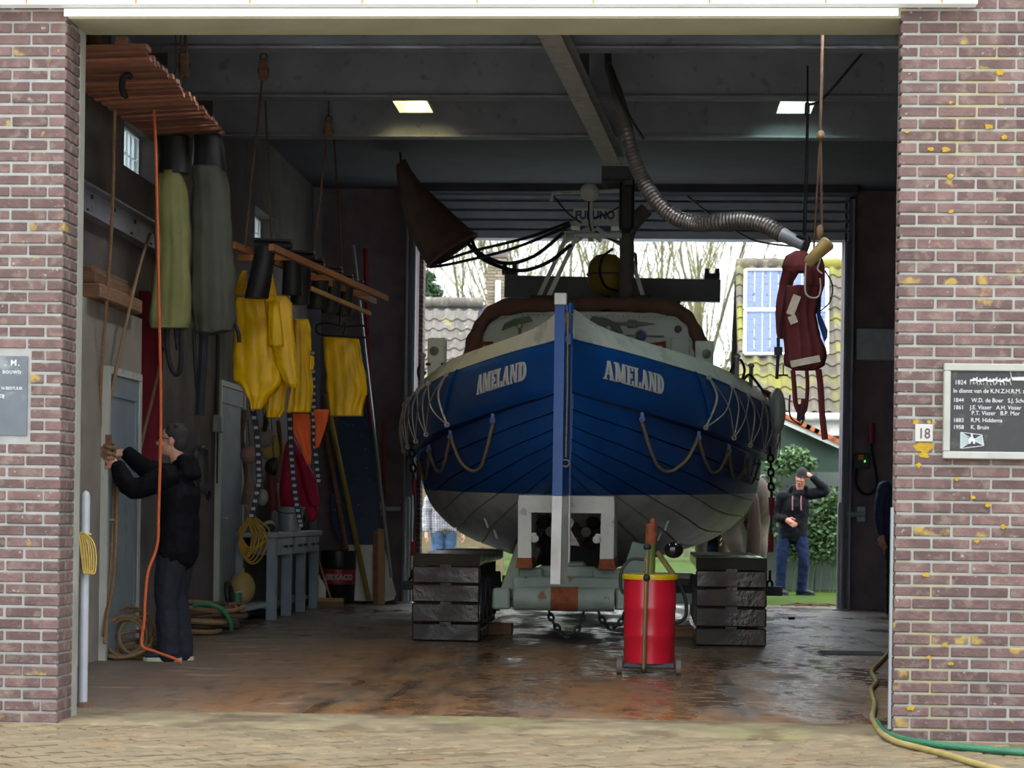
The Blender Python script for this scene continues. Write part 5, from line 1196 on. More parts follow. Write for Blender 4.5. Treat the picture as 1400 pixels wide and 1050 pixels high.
# red pack hanging on ropes with a wooden float
YP = 5.0
m_pack = mat('dark_red_pack_cloth', '5e2024', .85, .15, 8)
m_refl = mat('reflective_band', 'c9c2b0', .5, .15, 20)
pk = empty('rescue_pack', pY(1095, 505, YP), 'dark red rescue pack with reflective bands hanging at the right', 'pack')
loftpx([(392, 1072, 1124), (410, 1069, 1121), (430, 1072, 1117), (450, 1072, 1120), (475, 1071, 1128), (490, 1070, 1129), (500, 1073, 1127), (506, 1085, 1118)], YP, .14, 36, 4, .02, 4, fscale=lambda g: 1).build('lower_bag', m_pack, pk, 'all', world=True)
loftpx([(343, 1086, 1100), (350, 1075, 1108), (365, 1070, 1112), (372, 1072, 1112)], YP+.02, .11, 30, 3, .018, 5, fscale=lambda g: 1).build('top_roll', m_pack, pk, 'all', world=True)
loftpx([(370, 1070, 1094), (385, 1065, 1086), (410, 1062, 1080), (430, 1061, 1078), (455, 1061, 1074), (463, 1063, 1072)], YP+.03, .09, 22, 2, .012, 6).build('side_flap', m_pack, pk, 'all', world=True)
loftpx([(352, 1104, 1124), (370, 1100, 1128), (390, 1101, 1127), (405, 1104, 1122)], YP-.03, .11, 30, 3, .018, 7, fscale=lambda g: 1).build('side_pouch', m_pack, pk, 'all', world=True)
p, q = pY(1081, 498, YP-.16), pY(1121, 490, YP-.16)
MB().beam(p, q, .01, .05, (0, 0, 1)).build('reflective_band', m_refl, pk, world=True)
for A_, B_ in (((1080, 430), (1090, 404)), ((1079, 439), (1089, 435))): MB().beam(pY(*A_, YP-.145), pY(*B_, YP-.145), .01, .06, (0, 0, 1)).build('reflective_patch', m_refl, pk, world=True)
MB().add([pY(x, y, YP+.06) for x, y in ((1113, 406), (1123, 403), (1122, 430), (1132, 452), (1131, 462), (1127, 468), (1118, 440))], [(0,1,2,3,4,5,6)]).build('blue_lining', mat('blue_lining', '2a4a8a', .7), pk, world=True)
for pts, r in (([(1084, 506), (1086, 530), (1088, 552), (1094, 565), (1097, 556), (1099, 545)], .02), ([(1103, 507), (1104, 530), (1102, 556), (1098, 566), (1094, 572), (1091, 575)], .016), ([(1119, 505), (1122, 530), (1124, 565), (1128, 601)], .026), ([(1080, 540), (1079, 560), (1082, 572), (1090, 578), (1096, 580), (1098, 570), (1092, 566)], .007), ([(1064, 462), (1064, 478), (1062, 518)], .014), ([(1084, 360), (1078, 385), (1070, 420), (1064, 460)], .006)):
    MB().tube(smoothpath([pY(x, y, YP-.05) for x, y in pts], 5), r, 6).build('strap', m_pack if r > .015 else m_blk, pk, True, world=True)
for x, y in ((1096, 558), (1095, 569), (1064, 480)): MB().cbox(pY(x, y, YP-.05), (.06, .03, .06)).build('buckle', m_blk, pk, world=True)
MB().cbox(pY(1071, 513, YP-.02), (.07, .015, .012)).tube([pY(1071, 513, YP-.02), pY(1071, 498, YP-.02)], .005, 5).build('toggle', m_blk, pk, world=True)
p, q = pY(1103, 361, YP-.18), pY(1134, 330, YP-.18)
wf = empty('wooden_float', (p+q)/2, 'pale wooden float wound with cord on top of the red pack', 'float')
MB().tube([p, p.lerp(q, .1), p.lerp(q, .5), p.lerp(q, .92), q], [.03, .045, .05, .06, .045], 10).build('body', m_tan, wf, True, world=True)
for pts in (([(1103, 350), (1101, 375), (1101, 398), (1107, 406), (1118, 406), (1122, 395), (1121, 380)]), ([(1125, 342), (1120, 360), (1118, 368), (1124, 374)]), ([(1108, 348), (1104, 362)])):
    MB().tube(smoothpath([pY(x, y, YP-.2) for x, y in pts], 5), .007, 6).build('cord', m_line, wf, True, world=True)
MB().tube(smoothpath([pY(x, y, YP-.15) for x, y in ((1128, 370), (1138, 390), (1135, 412), (1122, 425))], 5), .006, 6).build('cord', m_black, wf, True, world=True)
ra_ = empty('hoist_tackle', pY(1122, 345, YP-.1), 'brown rope tackle from the lintel carrying the red pack', 'tackle')
top = pY(1125, 47, YP-.1); 
MB().tube([pY(1125, 30, YP-.1), pY(1123, 120, YP-.1), pY(1121, 190, YP-.1)], .012, 7).tube([pY(1121, 190, YP-.1), pY(1117, 260, YP-.1), pY(1112, 352, YP-.05)], .008, 6).tube([pY(1122, 190, YP-.1), pY(1123, 270, YP-.1), pY(1124, 335, YP-.1)], .011, 6).build('rope', m_roped, ra_, True, world=True)
MB().ell(pY(1122, 185, YP-.1), (.03, .03, .04)).build('knot', m_rope, ra_, True, world=True)
MB().ell(pY(1121, 318, YP-.1), (.03, .03, .06)).build('knot', m_rope, ra_, True, world=True)
rope([(1196, 52, 6.0), (1160, 95, 6.1), (1125, 135, 6.2), (1107, 143, 6.2)], .011, m_black, 'black line slanting from the lintel to the right lamp', 'black_line')
bl_ = empty('black_tackle', pY(1104, 150, 6.2), 'black rope tackle hanging right of the right lamp', 'tackle')
MB().bevbox(pY(1100, 158, 6.2)-V(0, .03, 0), pY(1107, 140, 6.2)+V(0, .03, 0), .01).build('block', m_black, bl_, world=True)
MB().tube([pY(1104, 156, 6.2), pY(1101, 240, 6.2), pY(1098, 335, 6.2)], .009, 6).tube([pY(1105, 156, 6.2), pY(1104, 240, 6.2), pY(1101, 330, 6.2)], .007, 6).tube([pY(1104, 141, 6.2), pY(1104, 90, 6.2)], .009, 6).build('rope', m_black, bl_, True, world=True)
rope([(940, 268, 14.5), (975, 296, 14.6), (1010, 318, 14.8), (1040, 331, 15), (1095, 338, 15.2)], .012, m_black, 'thin black cable drooping across the roller door', 'cable')
# canvas wind sock and black hoses
m_sock = mat('dark_brown_canvas_sock', '5c463c', .9, .2, 6, bump=.3)
ws = empty('canvas_sock', pY(600, 300, 13.2), 'dark brown canvas sock drooping before the roller door', 'canvas sock')
A_ = [(548, 222, 8), (553, 240, 12), (562, 262, 18), (575, 285, 26), (592, 310, 33), (606, 328, 37), (618, 342, 40)]
rings = []
for i, (x, y, h) in enumerate(A_):
    c = pY(x, y, 13.3); ax = (pY(626, 352, 13.3)-pY(556, 244, 13.3)).normalized(); n_ = ax.cross(V(0, 1, 0)).normalized(); r = h/ppm(13.3)
    rings.append([c+n_*r*cos(t)*(1+.04*sin(3*t))+V(0, 1, 0)*r*.8*sin(t) for t in [2*pi*j/22 for j in range(22)]])
rings += [[p*.94+ (sum((q for q in rings[-1]), V(0, 0, 0))/22)*.06 for p in rings[-1]], [p*.9+(sum((q for q in rings[-2]), V(0, 0, 0))/22)*.1 for p in rings[-2]]]
MB().loft(rings, caps=True).build('sleeve', m_sock, ws, 'all', world=True)
MB().tube(rings[len(A_)-1], .02, 6, closed=True).build('hoop', m_canvas, ws, True, world=True)
MB().tube([pY(548, 222, 13.3), pY(546, 180, 13.3)+V(0, 0, 0), V(pY(546, 180, 13.3).x, 13.3, CEIL)], .012, 6).build('halyard', m_black, ws, True, world=True)
for i, pts in enumerate(([(588, 365), (620, 360), (700, 340), (780, 308)], [(600, 360), (640, 345), (720, 325), (778, 304)], [(645, 328), (655, 345), (690, 360), (730, 350), (770, 318)], [(640, 333), (665, 357), (710, 370), (750, 358), (780, 335)])):
    MB().tube(smoothpath([pY(x, y, 13.2-.25*k) for k, (x, y) in enumerate(pts)], 7), .022 if i > 1 else .018, 7).build('sock_line', m_black, ws, True, world=True)
# right end of the back wall: cabinet, control box, cable, pipe barrier
cb = pY(1195, 470, BACK); a, b_ = pY(1169, 493, BACK), pY(1221, 450, BACK)
MB().bevbox((a.x, BACK-.12, a.z), (a.x+.75, BACK-.002, b_.z), .01).build('wall_cabinet', m_galv, label='grey metal cabinet high on the right back wall', cat='cabinet')
a, b_ = pY(1166, 641, BACK), pY(1188, 620, BACK)
ctl = empty('door_control', (a.x, BACK, a.z), 'dark roller-door control box with cable on the right back wall', 'control box')
MB().bevbox((a.x, BACK-.12, a.z), (b_.x, BACK, b_.z), .01).build('box', m_steeld, ctl, world=True)
c = pY(1177, 625, BACK-.13); MB().cbox(c, (.06, .02, .06)).build('yellow_switch', mat('yellow_switch', 'c98a1e', .5), ctl, world=True)
MB().cbox(c+V(.05, 0, -.05), (.012, .015, .02)).build('green_led', mat('green_led', '5fd060', emit=1.5), ctl, world=True)
MB().tube(smoothpath([pY(x, y, BACK-.1) for x, y in ((1171, 641), (1170, 660), (1178, 673), (1190, 675), (1198, 664), (1197, 645), (1192, 620), (1191, 605))], 5), .018, 6).build('cable', m_black, ctl, True, world=True)
MB().tube([pY(1191, 606, BACK-.1), pY(1191, 578, BACK-.1)], [.045, .05], 10).build('red_plug', m_redp, ctl, True, world=True)
for i, (x0, x1, y, lab) in enumerate(((1158, 1183, 703, 'grey pipe stub bracketed to the right back wall'), (515, 548, 696, 'grey pipe stub bracketed to the left back wall'))):
    a, b_ = pY(x0, y, BACK-.15), pY(x1, y, BACK-.15); o = empty('pipe_barrier', a, lab, 'pipe')
    MB().tube([a, b_], .035, 10).build('pipe', m_galv, o, True, world=True); MB().cbox((b_ if i == 0 else a)+V(-.05 if i == 0 else .05, .08, 0), (.1, .13, .18)).build('bracket', m_galv, o, world=True)
for i, (px, lab) in enumerate(((1149, 'grey steel post at the right side of the rear door'), (554, 'grey steel post at the left side of the rear door'))):
    b = pZ(px, 828); o = empty('guard_post', (pY(px, 800, BACK-.35).x, BACK-.35, 0), lab, 'post', 'rear door posts')
    MB().lathe([(.05, 0), (.05, 1.28), (.035, 1.33)], (0, 0, 0), 14).build('tube', m_galv, o, True); MB().bevbox((-.1, -.1, 0), (.1, .1, .015), .004).build('foot_plate', m_galv, o)
# ---------------------------------------------------------------- fronts: plaques, house number, hoses
m_slate = mat('dark_slate', '4c5158', .6, .18, 5, spots=[('7d8186', 9, .58, .12, .5)])
a, b_ = pY(-60, 594, 0), pY(38, 487, 0)
pq = empty('stone_plaque', (b_.x, 0, a.z), 'dark slate memorial stone with white lettering in the left pier', 'plaque')
MB().box((a.x-.1, -.002, a.z), (b_.x, .03, b_.z)).build('slab', m_slate, pq, world=True)
m_wlet = mat('white_sign_paint', 'a6a7a8', .6, .05, 9)
for txt, px, py, h, bold, sp in (('. M.', 27, 500, .044, .0012, 1.25), ('BOUWD', 29, 511, .0235, .0006, 1.2), ('N BESTUUR', 31, 533, .0225, .0004, .98), ('CIJ', 6, 543.5, .023, .001, 1)):
    p = pY(px, py, 0); lettering(txt, h, (p.x-b_.x, -.003, p.z-a.z), m_wlet, pq, bold, 'RIGHT', sp, depth=.001)
a, b_ = pY(1289, 627, -.03), pY(1420, 498, -.03)
sg = empty('history_board', (a.x, 0, a.z), 'black history board with white frame and lettering on the right pier', 'sign')
W_ = 1.0; H_ = b_.z-a.z
MB().box((.03, -.03, .03), (W_-.03, -.005, H_-.03)).build('panel', mat('black_sign_panel', '1b1a1c', .6, .2, 12, spots=[('4a4538', 14, .58, .1, .5)]), sg)
m_sfr = mat('weathered_white_frame', '8a8982', .6, .1, 8, spots=[('7d7766', 10, .62, .1, .5)])
for q0, q1 in (((0, 0), (W_, .038)), ((0, H_-.038), (W_, H_)), ((0, .0385), (.034, H_-.0385)), ((W_-.034, .0385), (W_, H_-.0385))):
    MB().bevbox((q0[0], -.045, q0[1]), (q1[0], 0, q1[1]), .004).build('frame_rail', m_sfr, sg)
for txt, px, py, h in (('1824', 1305, 525.5, .028), ('In dienst van de K.N.Z.H.R.M. zijn', 1303, 536.8, .0265), ('1844', 1303, 549.5, .0255), ('W.D. de Boer   S.J. Sche', 1328, 549.8, .026), ('1861', 1303, 559.5, .0255), ('J.E. Visser   A.H. Visser', 1326, 559.5, .026), ('P.T. Visser   B.P. Mor', 1328, 567.3, .0265), ('1883', 1303, 577, .0255), ('R.M. Hiddema', 1327, 577, .026), ('1958', 1303, 586.5, .0255), ('K. Bruin', 1327, 586.7, .026)):
    p = pY(px, py, -.03); lettering(txt, h*1.16, (p.x-a.x, -.032, p.z-a.z), m_wlet, sg, .0002, depth=.001, sx=.93)
# white drawing of the horse team on the board, and the little house flag
dr_ = MB(); rnd = random.Random(3)
p0, p1 = pY(1329, 520, -.03)-Vector(sg.location), pY(1392, 517, -.03)-Vector(sg.location)
for k in range(12):
    x = p0.x+(p1.x-p0.x)*k/14; z = p0.z+.004*sin(k*2)
    dr_.ell((x, -.032, z), (.012, .0015, .005+.002*rnd.random()), 8, 5)
    for dx in (-.009, .008): dr_.beam((x+dx, -.0322, z-.003), (x+dx+rnd.uniform(-.008, .008), -.0322, z-.022), .0022, .002, (0, 1, 0))
    dr_.ell((x+.008, -.032, z+.009), (.005, .0015, .004), 6, 4)
dr_.prism([V(p1.x-.03, -.031, p1.z-.012), V(p1.x+.12, -.031, p1.z-.012), V(p1.x+.14, -.031, p1.z+.012), V(p1.x-.035, -.031, p1.z+.004)], V(0, -.002, 0)).beam((p1.x-.035, -.032, p1.z), (p1.x-.04, -.032, p1.z+.035), .003, .003).build('horse_team_drawing', m_wlet, sg)
def L2(px, py): q = pY(px, py, -.03); return V(q.x-a.x, -.033, q.z-a.z)
fg = MB(); c4 = [L2(1313.5, 591), L2(1342.5, 594.5), L2(1345, 609.5), L2(1313, 613)]
for i in range(4): fg.beam(c4[i], c4[(i+1) % 4], .003, .002, (0, 1, 0))
fg.beam(c4[0], c4[2], .003, .002, (0, 1, 0)).beam(c4[1], c4[3], .003, .002, (0, 1, 0)); fg.build('flag_outline', m_wlet, sg)
ctr = (c4[0]+c4[1]+c4[2]+c4[3])/4
MB().prism([c4[0], ctr, c4[3]], V(0, .001, 0)).prism([c4[1], ctr, c4[2]], V(0, .001, 0)).build('flag_fields', mat('grey_flag_field', '7c8a8a', .6), sg)
MB().prism([ctr+V(-.016, -.001, -.018), ctr+V(-.006, -.001, -.018), ctr+V(-.006, -.001, -.006), ctr+V(.006, -.001, -.006), ctr+V(.006, -.001, -.018), ctr+V(.016, -.001, -.018), ctr+V(.016, -.001, .008), ctr+V(.006, -.001, .014), ctr+V(.006, -.001, .022), ctr+V(-.006, -.001, .022), ctr+V(-.006, -.001, .014), ctr+V(-.016, -.001, .008)], V(0, -.002, 0)).ell(ctr+V(0, -.001, .028), (.006, .002, .006), 8, 5).build('flag_emblem', m_wlet, sg)
a, b_ = pY(1251, 604, -.01), pY(1276, 580, -.01)
hn = empty('house_number', (a.x, 0, a.z), 'small white enamel house number plate reading 18', 'sign')
w, h = b_.x-a.x, b_.z-a.z
MB().bevbox((0, -.012, 0), (w, 0, h), .004).build('plate', mat('white_enamel', '9c9893', .3, .05, 9, spots=[('b58a5c', 9, .66, .05, .7)]), hn)
lettering('18', h*.82, (w/2, -.013, h*.2), mat('dark_blue_digit', '3a3438', .5), hn, .0008, 'CENTER', depth=.001, sx=.85)
m_lich = mat('yellow_lichen', '93761c', .95, .15, 40, bump=.6)
for k, (px, py, r) in enumerate(((1262, 612, 13), (1263, 622, 8), (1270, 577, 4), (1252, 577, 5), (1256, 636, 5), (1367, 99, 6), (1264, 860, 0), (1273, 204, 5), (1293, 205, 6), (1300, 140, 3), (1266, 786, 5), (1292, 881, 5), (1270, 899, 4), (1300, 907, 4), (1245, 968, 6), (1308, 655, 4), (1352, 173, 6), (1250, 130, 0), (1373, 188, 5), (1299, 241, 5), (1300, 289, 4), (1350, 690, 5), (1330, 680, 4), (1372, 720, 5), (1335, 740, 4), (1240, 180, 4))):
    if not r: continue
    p = pY(px, py, -.002); rr = r/264; poly = []
    for j in range(13):
        t = 2*pi*j/13; q = rr*random.uniform(.6, 1.15); poly.append(V(p.x+q*cos(t), -.0002-.0004*k, p.z+q*.7*sin(t)))
    MB().prism(poly, V(0, -.002, 0)).build('lichen_patch', m_lich, wr)
# hoses lying across the threshold at the right pier
m_yhose = mat('yellow_hose_rubber', '857545', .55, .12, 9); m_ghose = mat('green_ribbed_hose', '1f5a3e', .55, .12, 9, bump=.5, bscale=120)
def onfloor(pts, r): return [pZ(x, y, r) for x, y in pts]
MB().tube(smoothpath(onfloor([(1214, 893), (1205, 903), (1192, 918), (1198, 932), (1191, 943), (1196, 962), (1193, 980), (1197, 990), (1206, 1003), (1225, 1014), (1255, 1022), (1290, 1031), (1330, 1043), (1380, 1056), (1430, 1066)], .016), 7), .016, 10).build('garden_hose', m_yhose, smooth=True, label='pale yellow hose winding over the threshold at the right pier', cat='hose')
MB().tube(smoothpath(onfloor([(1199, 986), (1205, 996), (1216, 1005), (1240, 1012), (1280, 1018), (1330, 1023), (1400, 1029), (1450, 1031)], .019)[0:], 7), .019, 10).build('garden_hose', m_ghose, smooth=True, label='green ribbed hose along the foot of the right pier', cat='hose')
MB().tube(smoothpath([V(OX1-.02, .3, 0), V(OX1-.02, .3, .03)], 2), .02, 8).build('hose_coupling', m_black, smooth=True, label='black hose coupling at the pier foot', cat='coupling')
# ---------------------------------------------------------------- red grease drum with pump on a dolly
g = pZ(887, 922); YD = g.y+.16
gd = empty('grease_drum', (g.x, YD, 0), 'tall red grease drum with yellow lid and hand pump on a dolly', 'drum')
s_ = 1/ppm(YD); R_ = 35.5*s_
zb_ = .075; zt_ = pY(887, 790, YD).z
m_rdrum = mat('red_drum_paint', 'c0122c', .35, .06, 4, coat=.3)
H = zt_-zb_
MB().lathe([(R_*.96, zb_), (R_*.97, zb_+.02), (R_*.97, zb_+H*.30), (R_*1.0, zb_+H*.32), (R_*.985, zb_+H*.35), (R_*.985, zb_+H*.62), (R_*1.015, zb_+H*.645), (R_, zb_+H*.67), (R_, zt_-.01), (R_*.9, zt_)], (0, 0, 0), 36).build('barrel', m_rdrum, gd, True)
m_ylid = mat('yellow_lid_paint', 'c9a80e', .45, .1, 9)
MB().lathe([(R_*1.07, zt_-.01), (R_*1.09, zt_+.005), (R_*1.07, zt_+.025), (R_*.7, zt_+.03), (.0, zt_+.03)], (0, 0, 0), 36).build('lid', m_ylid, gd, True)
pm_ = MB().tube([V(0, 0, zt_), V(0, 0, zt_+.16)], .035, 12).build('pump', mat('green_pump', '5d6e32', .5), gd, True)
def GP(px, py, dy=0): return pY(px, py, YD+dy)-V(g.x, YD, 0)
MB().tube([GP(889, 778), GP(890, 742)], .036, 12).build('pump_body', MATS['green_pump'], pm_, True)
MB().tube([GP(890, 745), GP(891, 716)], .042, 12).ell(GP(892, 714), (.02, .02, .03)).build('pump_head', m_rust, pm_, True)
MB().tube([GP(886, 782), GP(886, 760)], .02, 8).build('pump_base', m_ylid, pm_, True)
m_brass = mat('worn_brass_rod', '8a7a52', .4, .15, 9, metal=.6)
MB().tube([GP(880, 918, -R_-.03), GP(882, 850, -R_-.03), GP(884, 790, -R_-.03), GP(886, 748, -.15)], .014, 8).build('lever_rod', m_brass, gd, True)
MB().ell(GP(885, 748, -.15), (.03, .03, .025)).ell(GP(884, 790, -R_-.03), (.025, .025, .03)).ell(GP(880, 917, -R_-.03), (.02, .02, .02)).build('lever_knob', m_black, gd, True)
MB().tube(smoothpath([GP(x, y, .05) for x, y in ((896, 752), (905, 765), (922, 790), (936, 815), (938, 840), (930, 850), (921, 852))], 5), .014, 7).tube(smoothpath([GP(x, y, .08) for x, y in ((880, 765), (862, 765), (850, 780), (848, 800), (853, 812))], 5), .012, 7).build('grease_hose', m_black, gd, True)
MB().tube([GP(898, 754), GP(925, 792)], .02, 8).build('handle_tube', m_brass, gd, True)
gb = MB().ell(GP(921, 752), (.07, .05, .06), 12, 8).tube([GP(909, 752), GP(933, 752)], .02, 8).build('glossy_spout', mat('black_gloss', '121214', .12), gd, True)
dl = MB().bevbox((-R_*1.0, -R_*.8, .04), (R_*1.0, R_*.8, .08), .01).build('dolly', m_steeld, gd)
for x in (-1, 1):
    for y in (-1, 1): MB().lathe([(.02, -.018), (.052, -.018), (.052, .018), (.02, .018)], (x*(R_*1.13), y*R_*.6, .052), 16, Matrix.Rotation(pi/2, 3, 'Y')).build('wheel', m_soot, dl, True)
# tiny things on the floor
q = pZ(1082, 847); MB().bevbox((q.x-.04, q.y-.03, 0), (q.x+.04, q.y+.03, .03), .008).build('rubber_scrap', m_black, label='small black scrap on the wet floor right of the tracks', cat='scrap')
q = pZ(118, 970)
# ================================================================ BEYOND THE REAR DOOR
m_tileg = mat('grey_roof_tile', '5e5852', .85, .15, 5, rnd=.22, spots=[('8a7f3c', 3.2, .62, .06, .7), ('9c958c', 9, .6, .1, .5)])
m_tiley = mat('mossy_roof_tile', '5a5348', .9, .15, 4, rnd=.2, spots=[('7d7a2c', 1.1, .46, .12, .85), ('8c8578', 8, .6, .1, .5)])
m_bricky = mat('yellow_brick', '7d6a50', .9, .2, 8)
def pantile(mt, w=.235, h=.34):
    mb = MB(); prof = [(-.5, .0), (-.38, .035), (-.2, .045), (-.02, .02), (.12, -.012), (.3, -.016), (.46, .0), (.53, .01)]
    for y, dz in ((0, .03), (h, 0)): mb.v += [V(x*w, y, z+dz) for x, z in prof]+[V(x*w, y, z+dz-.02) for x, z in prof]
    n = len(prof)
    for i in range(n-1):
        mb.f += [(i, i+1, 2*n+i+1, 2*n+i), (n+i, 3*n+i, 3*n+i+1, n+i+1), (i, n+i, n+i+1, i+1), (2*n+i, 2*n+i+1, 3*n+i+1, 3*n+i)]
    mb.f += [(0, 2*n, 3*n, n), (n-1, 2*n-1, 4*n-1, 3*n-1)]
    return meshof(mb, 'roof_tile', mt, True)
def house(name, x0, x1, eaveY, eaveZ, ridgeY, ridgeZ, mt, wallm, lab):
    h = empty(name, ((x0+x1)/2, eaveY+.4, 0), lab, 'house')
    sl = atan2(ridgeZ-eaveZ, ridgeY-eaveY); L = sqrt((ridgeZ-eaveZ)**2+(ridgeY-eaveY)**2)
    MB().box((x0+.1, eaveY+.4, -.1), (x1-.1, 2*ridgeY-eaveY-.4, eaveZ)).prism([V(x0+.1, eaveY+.4, eaveZ), V(x0+.1, ridgeY, ridgeZ-.25), V(x0+.1, 2*ridgeY-eaveY-.4, eaveZ)], V(x1-x0-.2, 0, 0)).build('wall', wallm, h, world=True)
    roof = MB().prism([V(x0, eaveY, eaveZ-.02), V(x0, ridgeY, ridgeZ-.03), V(x0, 2*ridgeY-eaveY, eaveZ-.02), V(x0, 2*ridgeY-eaveY, eaveZ-.1), V(x0, ridgeY, ridgeZ-.12), V(x0, eaveY, eaveZ-.1)], V(x1-x0, 0, 0)).build('roof', m_black, h, world=True)
    t = pantile(mt); nc = int((x1-x0)/.235); nr = int(L/.3)
    off = ROOTM[h.name].translation
    for r in range(nr):
        for c in range(nc):
            d = r*.3; p = V(x0+.12+c*.235, eaveY+d*cos(sl), eaveZ+d*sin(sl)+.01)-off
            inst(t, 'roof_tile', roof, p, (sl, 0, 0))
    rg = meshof(MB().tube([V(-.19, 0, 0), V(.19, 0, 0)], [.11, .13], 10), 'ridge_tile', mt, True)
    for c in range(int((x1-x0)/.36)): inst(rg, 'ridge_tile', roof, V(x0+.2+c*.36, ridgeY, ridgeZ)-off)
    return h, roof, sl, off
Y1 = 34.0
hl, *_ = house('left_house', pY(470, 450, Y1).x, pY(664, 450, Y1).x, 31.3, 2.7, Y1, pY(600, 414, Y1).z, m_tileg, m_bricky, 'brick house with grey pantile roof seen left of the lifeboat')
hl.name = 'tiled_house'; ROOTM[hl.name] = ROOTM['left_house']
p, q = pY(666, 430, 35), pY(690, 352, 35)
ch = empty('brick_chimney', V((p.x+q.x)/2, 35, 0), 'pale brick chimney stack with white pipe behind the cabin', 'chimney')
MB().box((p.x, 35, -.1), (q.x, 35.5, q.z)).build('stack', m_bricky, ch, world=True)
bk_ = meshof(MB().bevbox((-.1, -.02, -.028), (.1, .02, .028), .004), 'brick', mat('pale_chimney_brick', '857a68', .9, .15, 9, rnd=.25))
for r in range(40):
    for c in range(2): inst(bk_, 'brick', ch, (-.09+c*.215-(.05 if r % 2 else 0), .0, q.z-.05-r*.068))
MB().box((p.x-.05, 34.95, q.z), (q.x+.05, 35.55, q.z+.12)).build('cap', m_conc, ch, world=True)
MB().tube([V(.05, -.08, q.z-.5), V(.05, -.08, 2.5)], .06, 10).build('white_pipe', m_bwhite, ch, True)
Y2 = 28.0
xr0 = pY(1004, 450, Y2).x
hr_, roof2, sl2, off2 = house('mossy_house', xr0, xr0+5.2, 25.2, pY(1100, 566, 25.2).z, Y2, pY(1080, 362, Y2).z, m_tiley, m_bricky, 'house with mossy yellow-green pantile roof and solar panels at the right')
eZ = pY(1100, 566, 25.2).z; rZ = pY(1080, 362, Y2).z
def onroof(px, py, lift=.07):
    """pixel onto the right roof slope"""
    n = V(0, -sin(sl2), cos(sl2)); P0 = V(0, 25.2, eZ+lift); r = _ray(px, py); t = (P0-CAM).dot(n)/r.dot(n); return CAM+r*t
m_solar = mat('blue_solar_cells', '3d4f7d', .25, .08, 3); m_alu = mat('aluminium_frame', 'b5bdc6', .35, .05, 5, metal=.4)
for i, (yt, yb, lab) in enumerate(((371, 425, 'upper blue solar panel on the mossy roof'), (427, 486, 'lower blue solar panel on the mossy roof'))):
    a, b_, c, d = onroof(1019-i*.5, yt), onroof(1131, yt), onroof(1131, yb), onroof(1018-i*.5, yb)
    o = empty('solar_panel', (a+b_+c+d)/4, lab, 'solar panel', 'solar panels')
    n = (b_-a).cross(c-b_).normalized(); n = n if n.y < 0 else -n
    MB().prism([a, b_, c, d], n*.02).build('backing', m_alu, o, world=True)
    NCx, NCz = 10, 6
    def P(u, v): return a.lerp(b_, u).lerp(d.lerp(c, u), v)+n*.025
    for r in range(NCz):
        for k in range(NCx):
            u0, u1 = .02+.96*k/NCx+.003, .02+.96*(k+1)/NCx-.003; v0, v1 = .03+.94*r/NCz+.005, .03+.94*(r+1)/NCz-.005
            MB().add([P(u0, v0), P(u1, v0), P(u1, v1), P(u0, v1)], [(0, 1, 2, 3)]).build('cell', m_solar, o, world=True)
    for s0, s1 in ((a, b_), (b_, c), (c, d), (d, a)): MB().beam(s0+n*.03, s1+n*.03, .05, .04, n).build('frame_rail', m_alu, o, world=True)
MB().tube([V(xr0, 25.12, eZ-.05), V(xr0+5.2, 25.12, eZ-.05)], .07, 10).build('gutter', m_bwhite, hr_, True, world=True)
MB().box((xr0+.1, 25.25, eZ-.35), (xr0+5.1, 25.6, eZ-.06)).build('eaves_board', m_bwhite, hr_, world=True)
# small dark green shed with orange verge tiles
m_ot = mat('orange_roof_tile', 'a85a34', .8, .12, 6, rnd=.2)
YS = 23.6
sa, sb = pY(1071, 566, YS), pY(1150, 604, YS)
sh_ = empty('garden_shed', ((sa.x+sb.x)/2, YS+.3, 0), 'dark green garden shed with orange tiled verge at the right', 'shed')
MB().prism([V(sa.x-1.2, YS+.2, -.1), V(sb.x+.3, YS+.2, -.1), V(sb.x+.3, YS+.2, sb.z-.25), V(sa.x, YS+.2, sa.z-.1), V(sa.x-1.2, YS+.2, sa.z-.7)], V(0, 2.0, 0)).build('wall', mat('dark_green_boards', '2f4238', .8, .12, 5), sh_, world=True)
MB().beam(sa+V(-.05, 0, -.10), sb+V(.2, 0, -.17), .06, .07, (0, 0, 1)).build('barge_board', m_bwhite, sh_, world=True)
for k in range(7):
    c = sa.lerp(sb, (k+.5)/7)+V(0, .15, -.02); d = (sb-sa).normalized()
    MB().beam(c-d*.11, c+d*.11, .5, .07).build('verge_tile', m_ot, sh_, world=True)
for k in range(7):
    x = sa.x-1.15+k*.3
# walls and fences at the end of the lawn
m_fw = mat('weathered_fence_board', '6f6248', .85, .2, 5, rnd=.2)
fx0, fx1 = pY(500, 720, 25).x, pY(690, 720, 25).x
fc_ = empty('board_fence', ((fx0+fx1)/2, 25, 0), 'weathered horizontal board fence behind the lawn at the left', 'fence')
for k in range(8): MB().box((fx0, 25, .1+k*.155), (fx1, 25.03, .235+k*.155)).build('board', m_fw, fc_, world=True)
x = fx0
while x < fx1: MB().box((x, 24.95, 0), (x+.1, 25.06, 1.5)).build('post', m_fw, fc_, world=True); x += 1.2
gx0, gx1 = pY(985, 650, 23.2).x, pY(985, 650, 23.2).x+6
gw = empty('grey_fence', ((gx0+gx1)/2, 23.2, 0), 'grey-green panel fence behind the ivy at the right', 'fence')
for k in range(8): MB().box((gx0+k*.75, 23.2, 0), (gx0+k*.75+.735, 23.24, 1.85)).build('panel', mat('grey_green_panel', '4d5550', .8, .12, 4), gw, world=True)
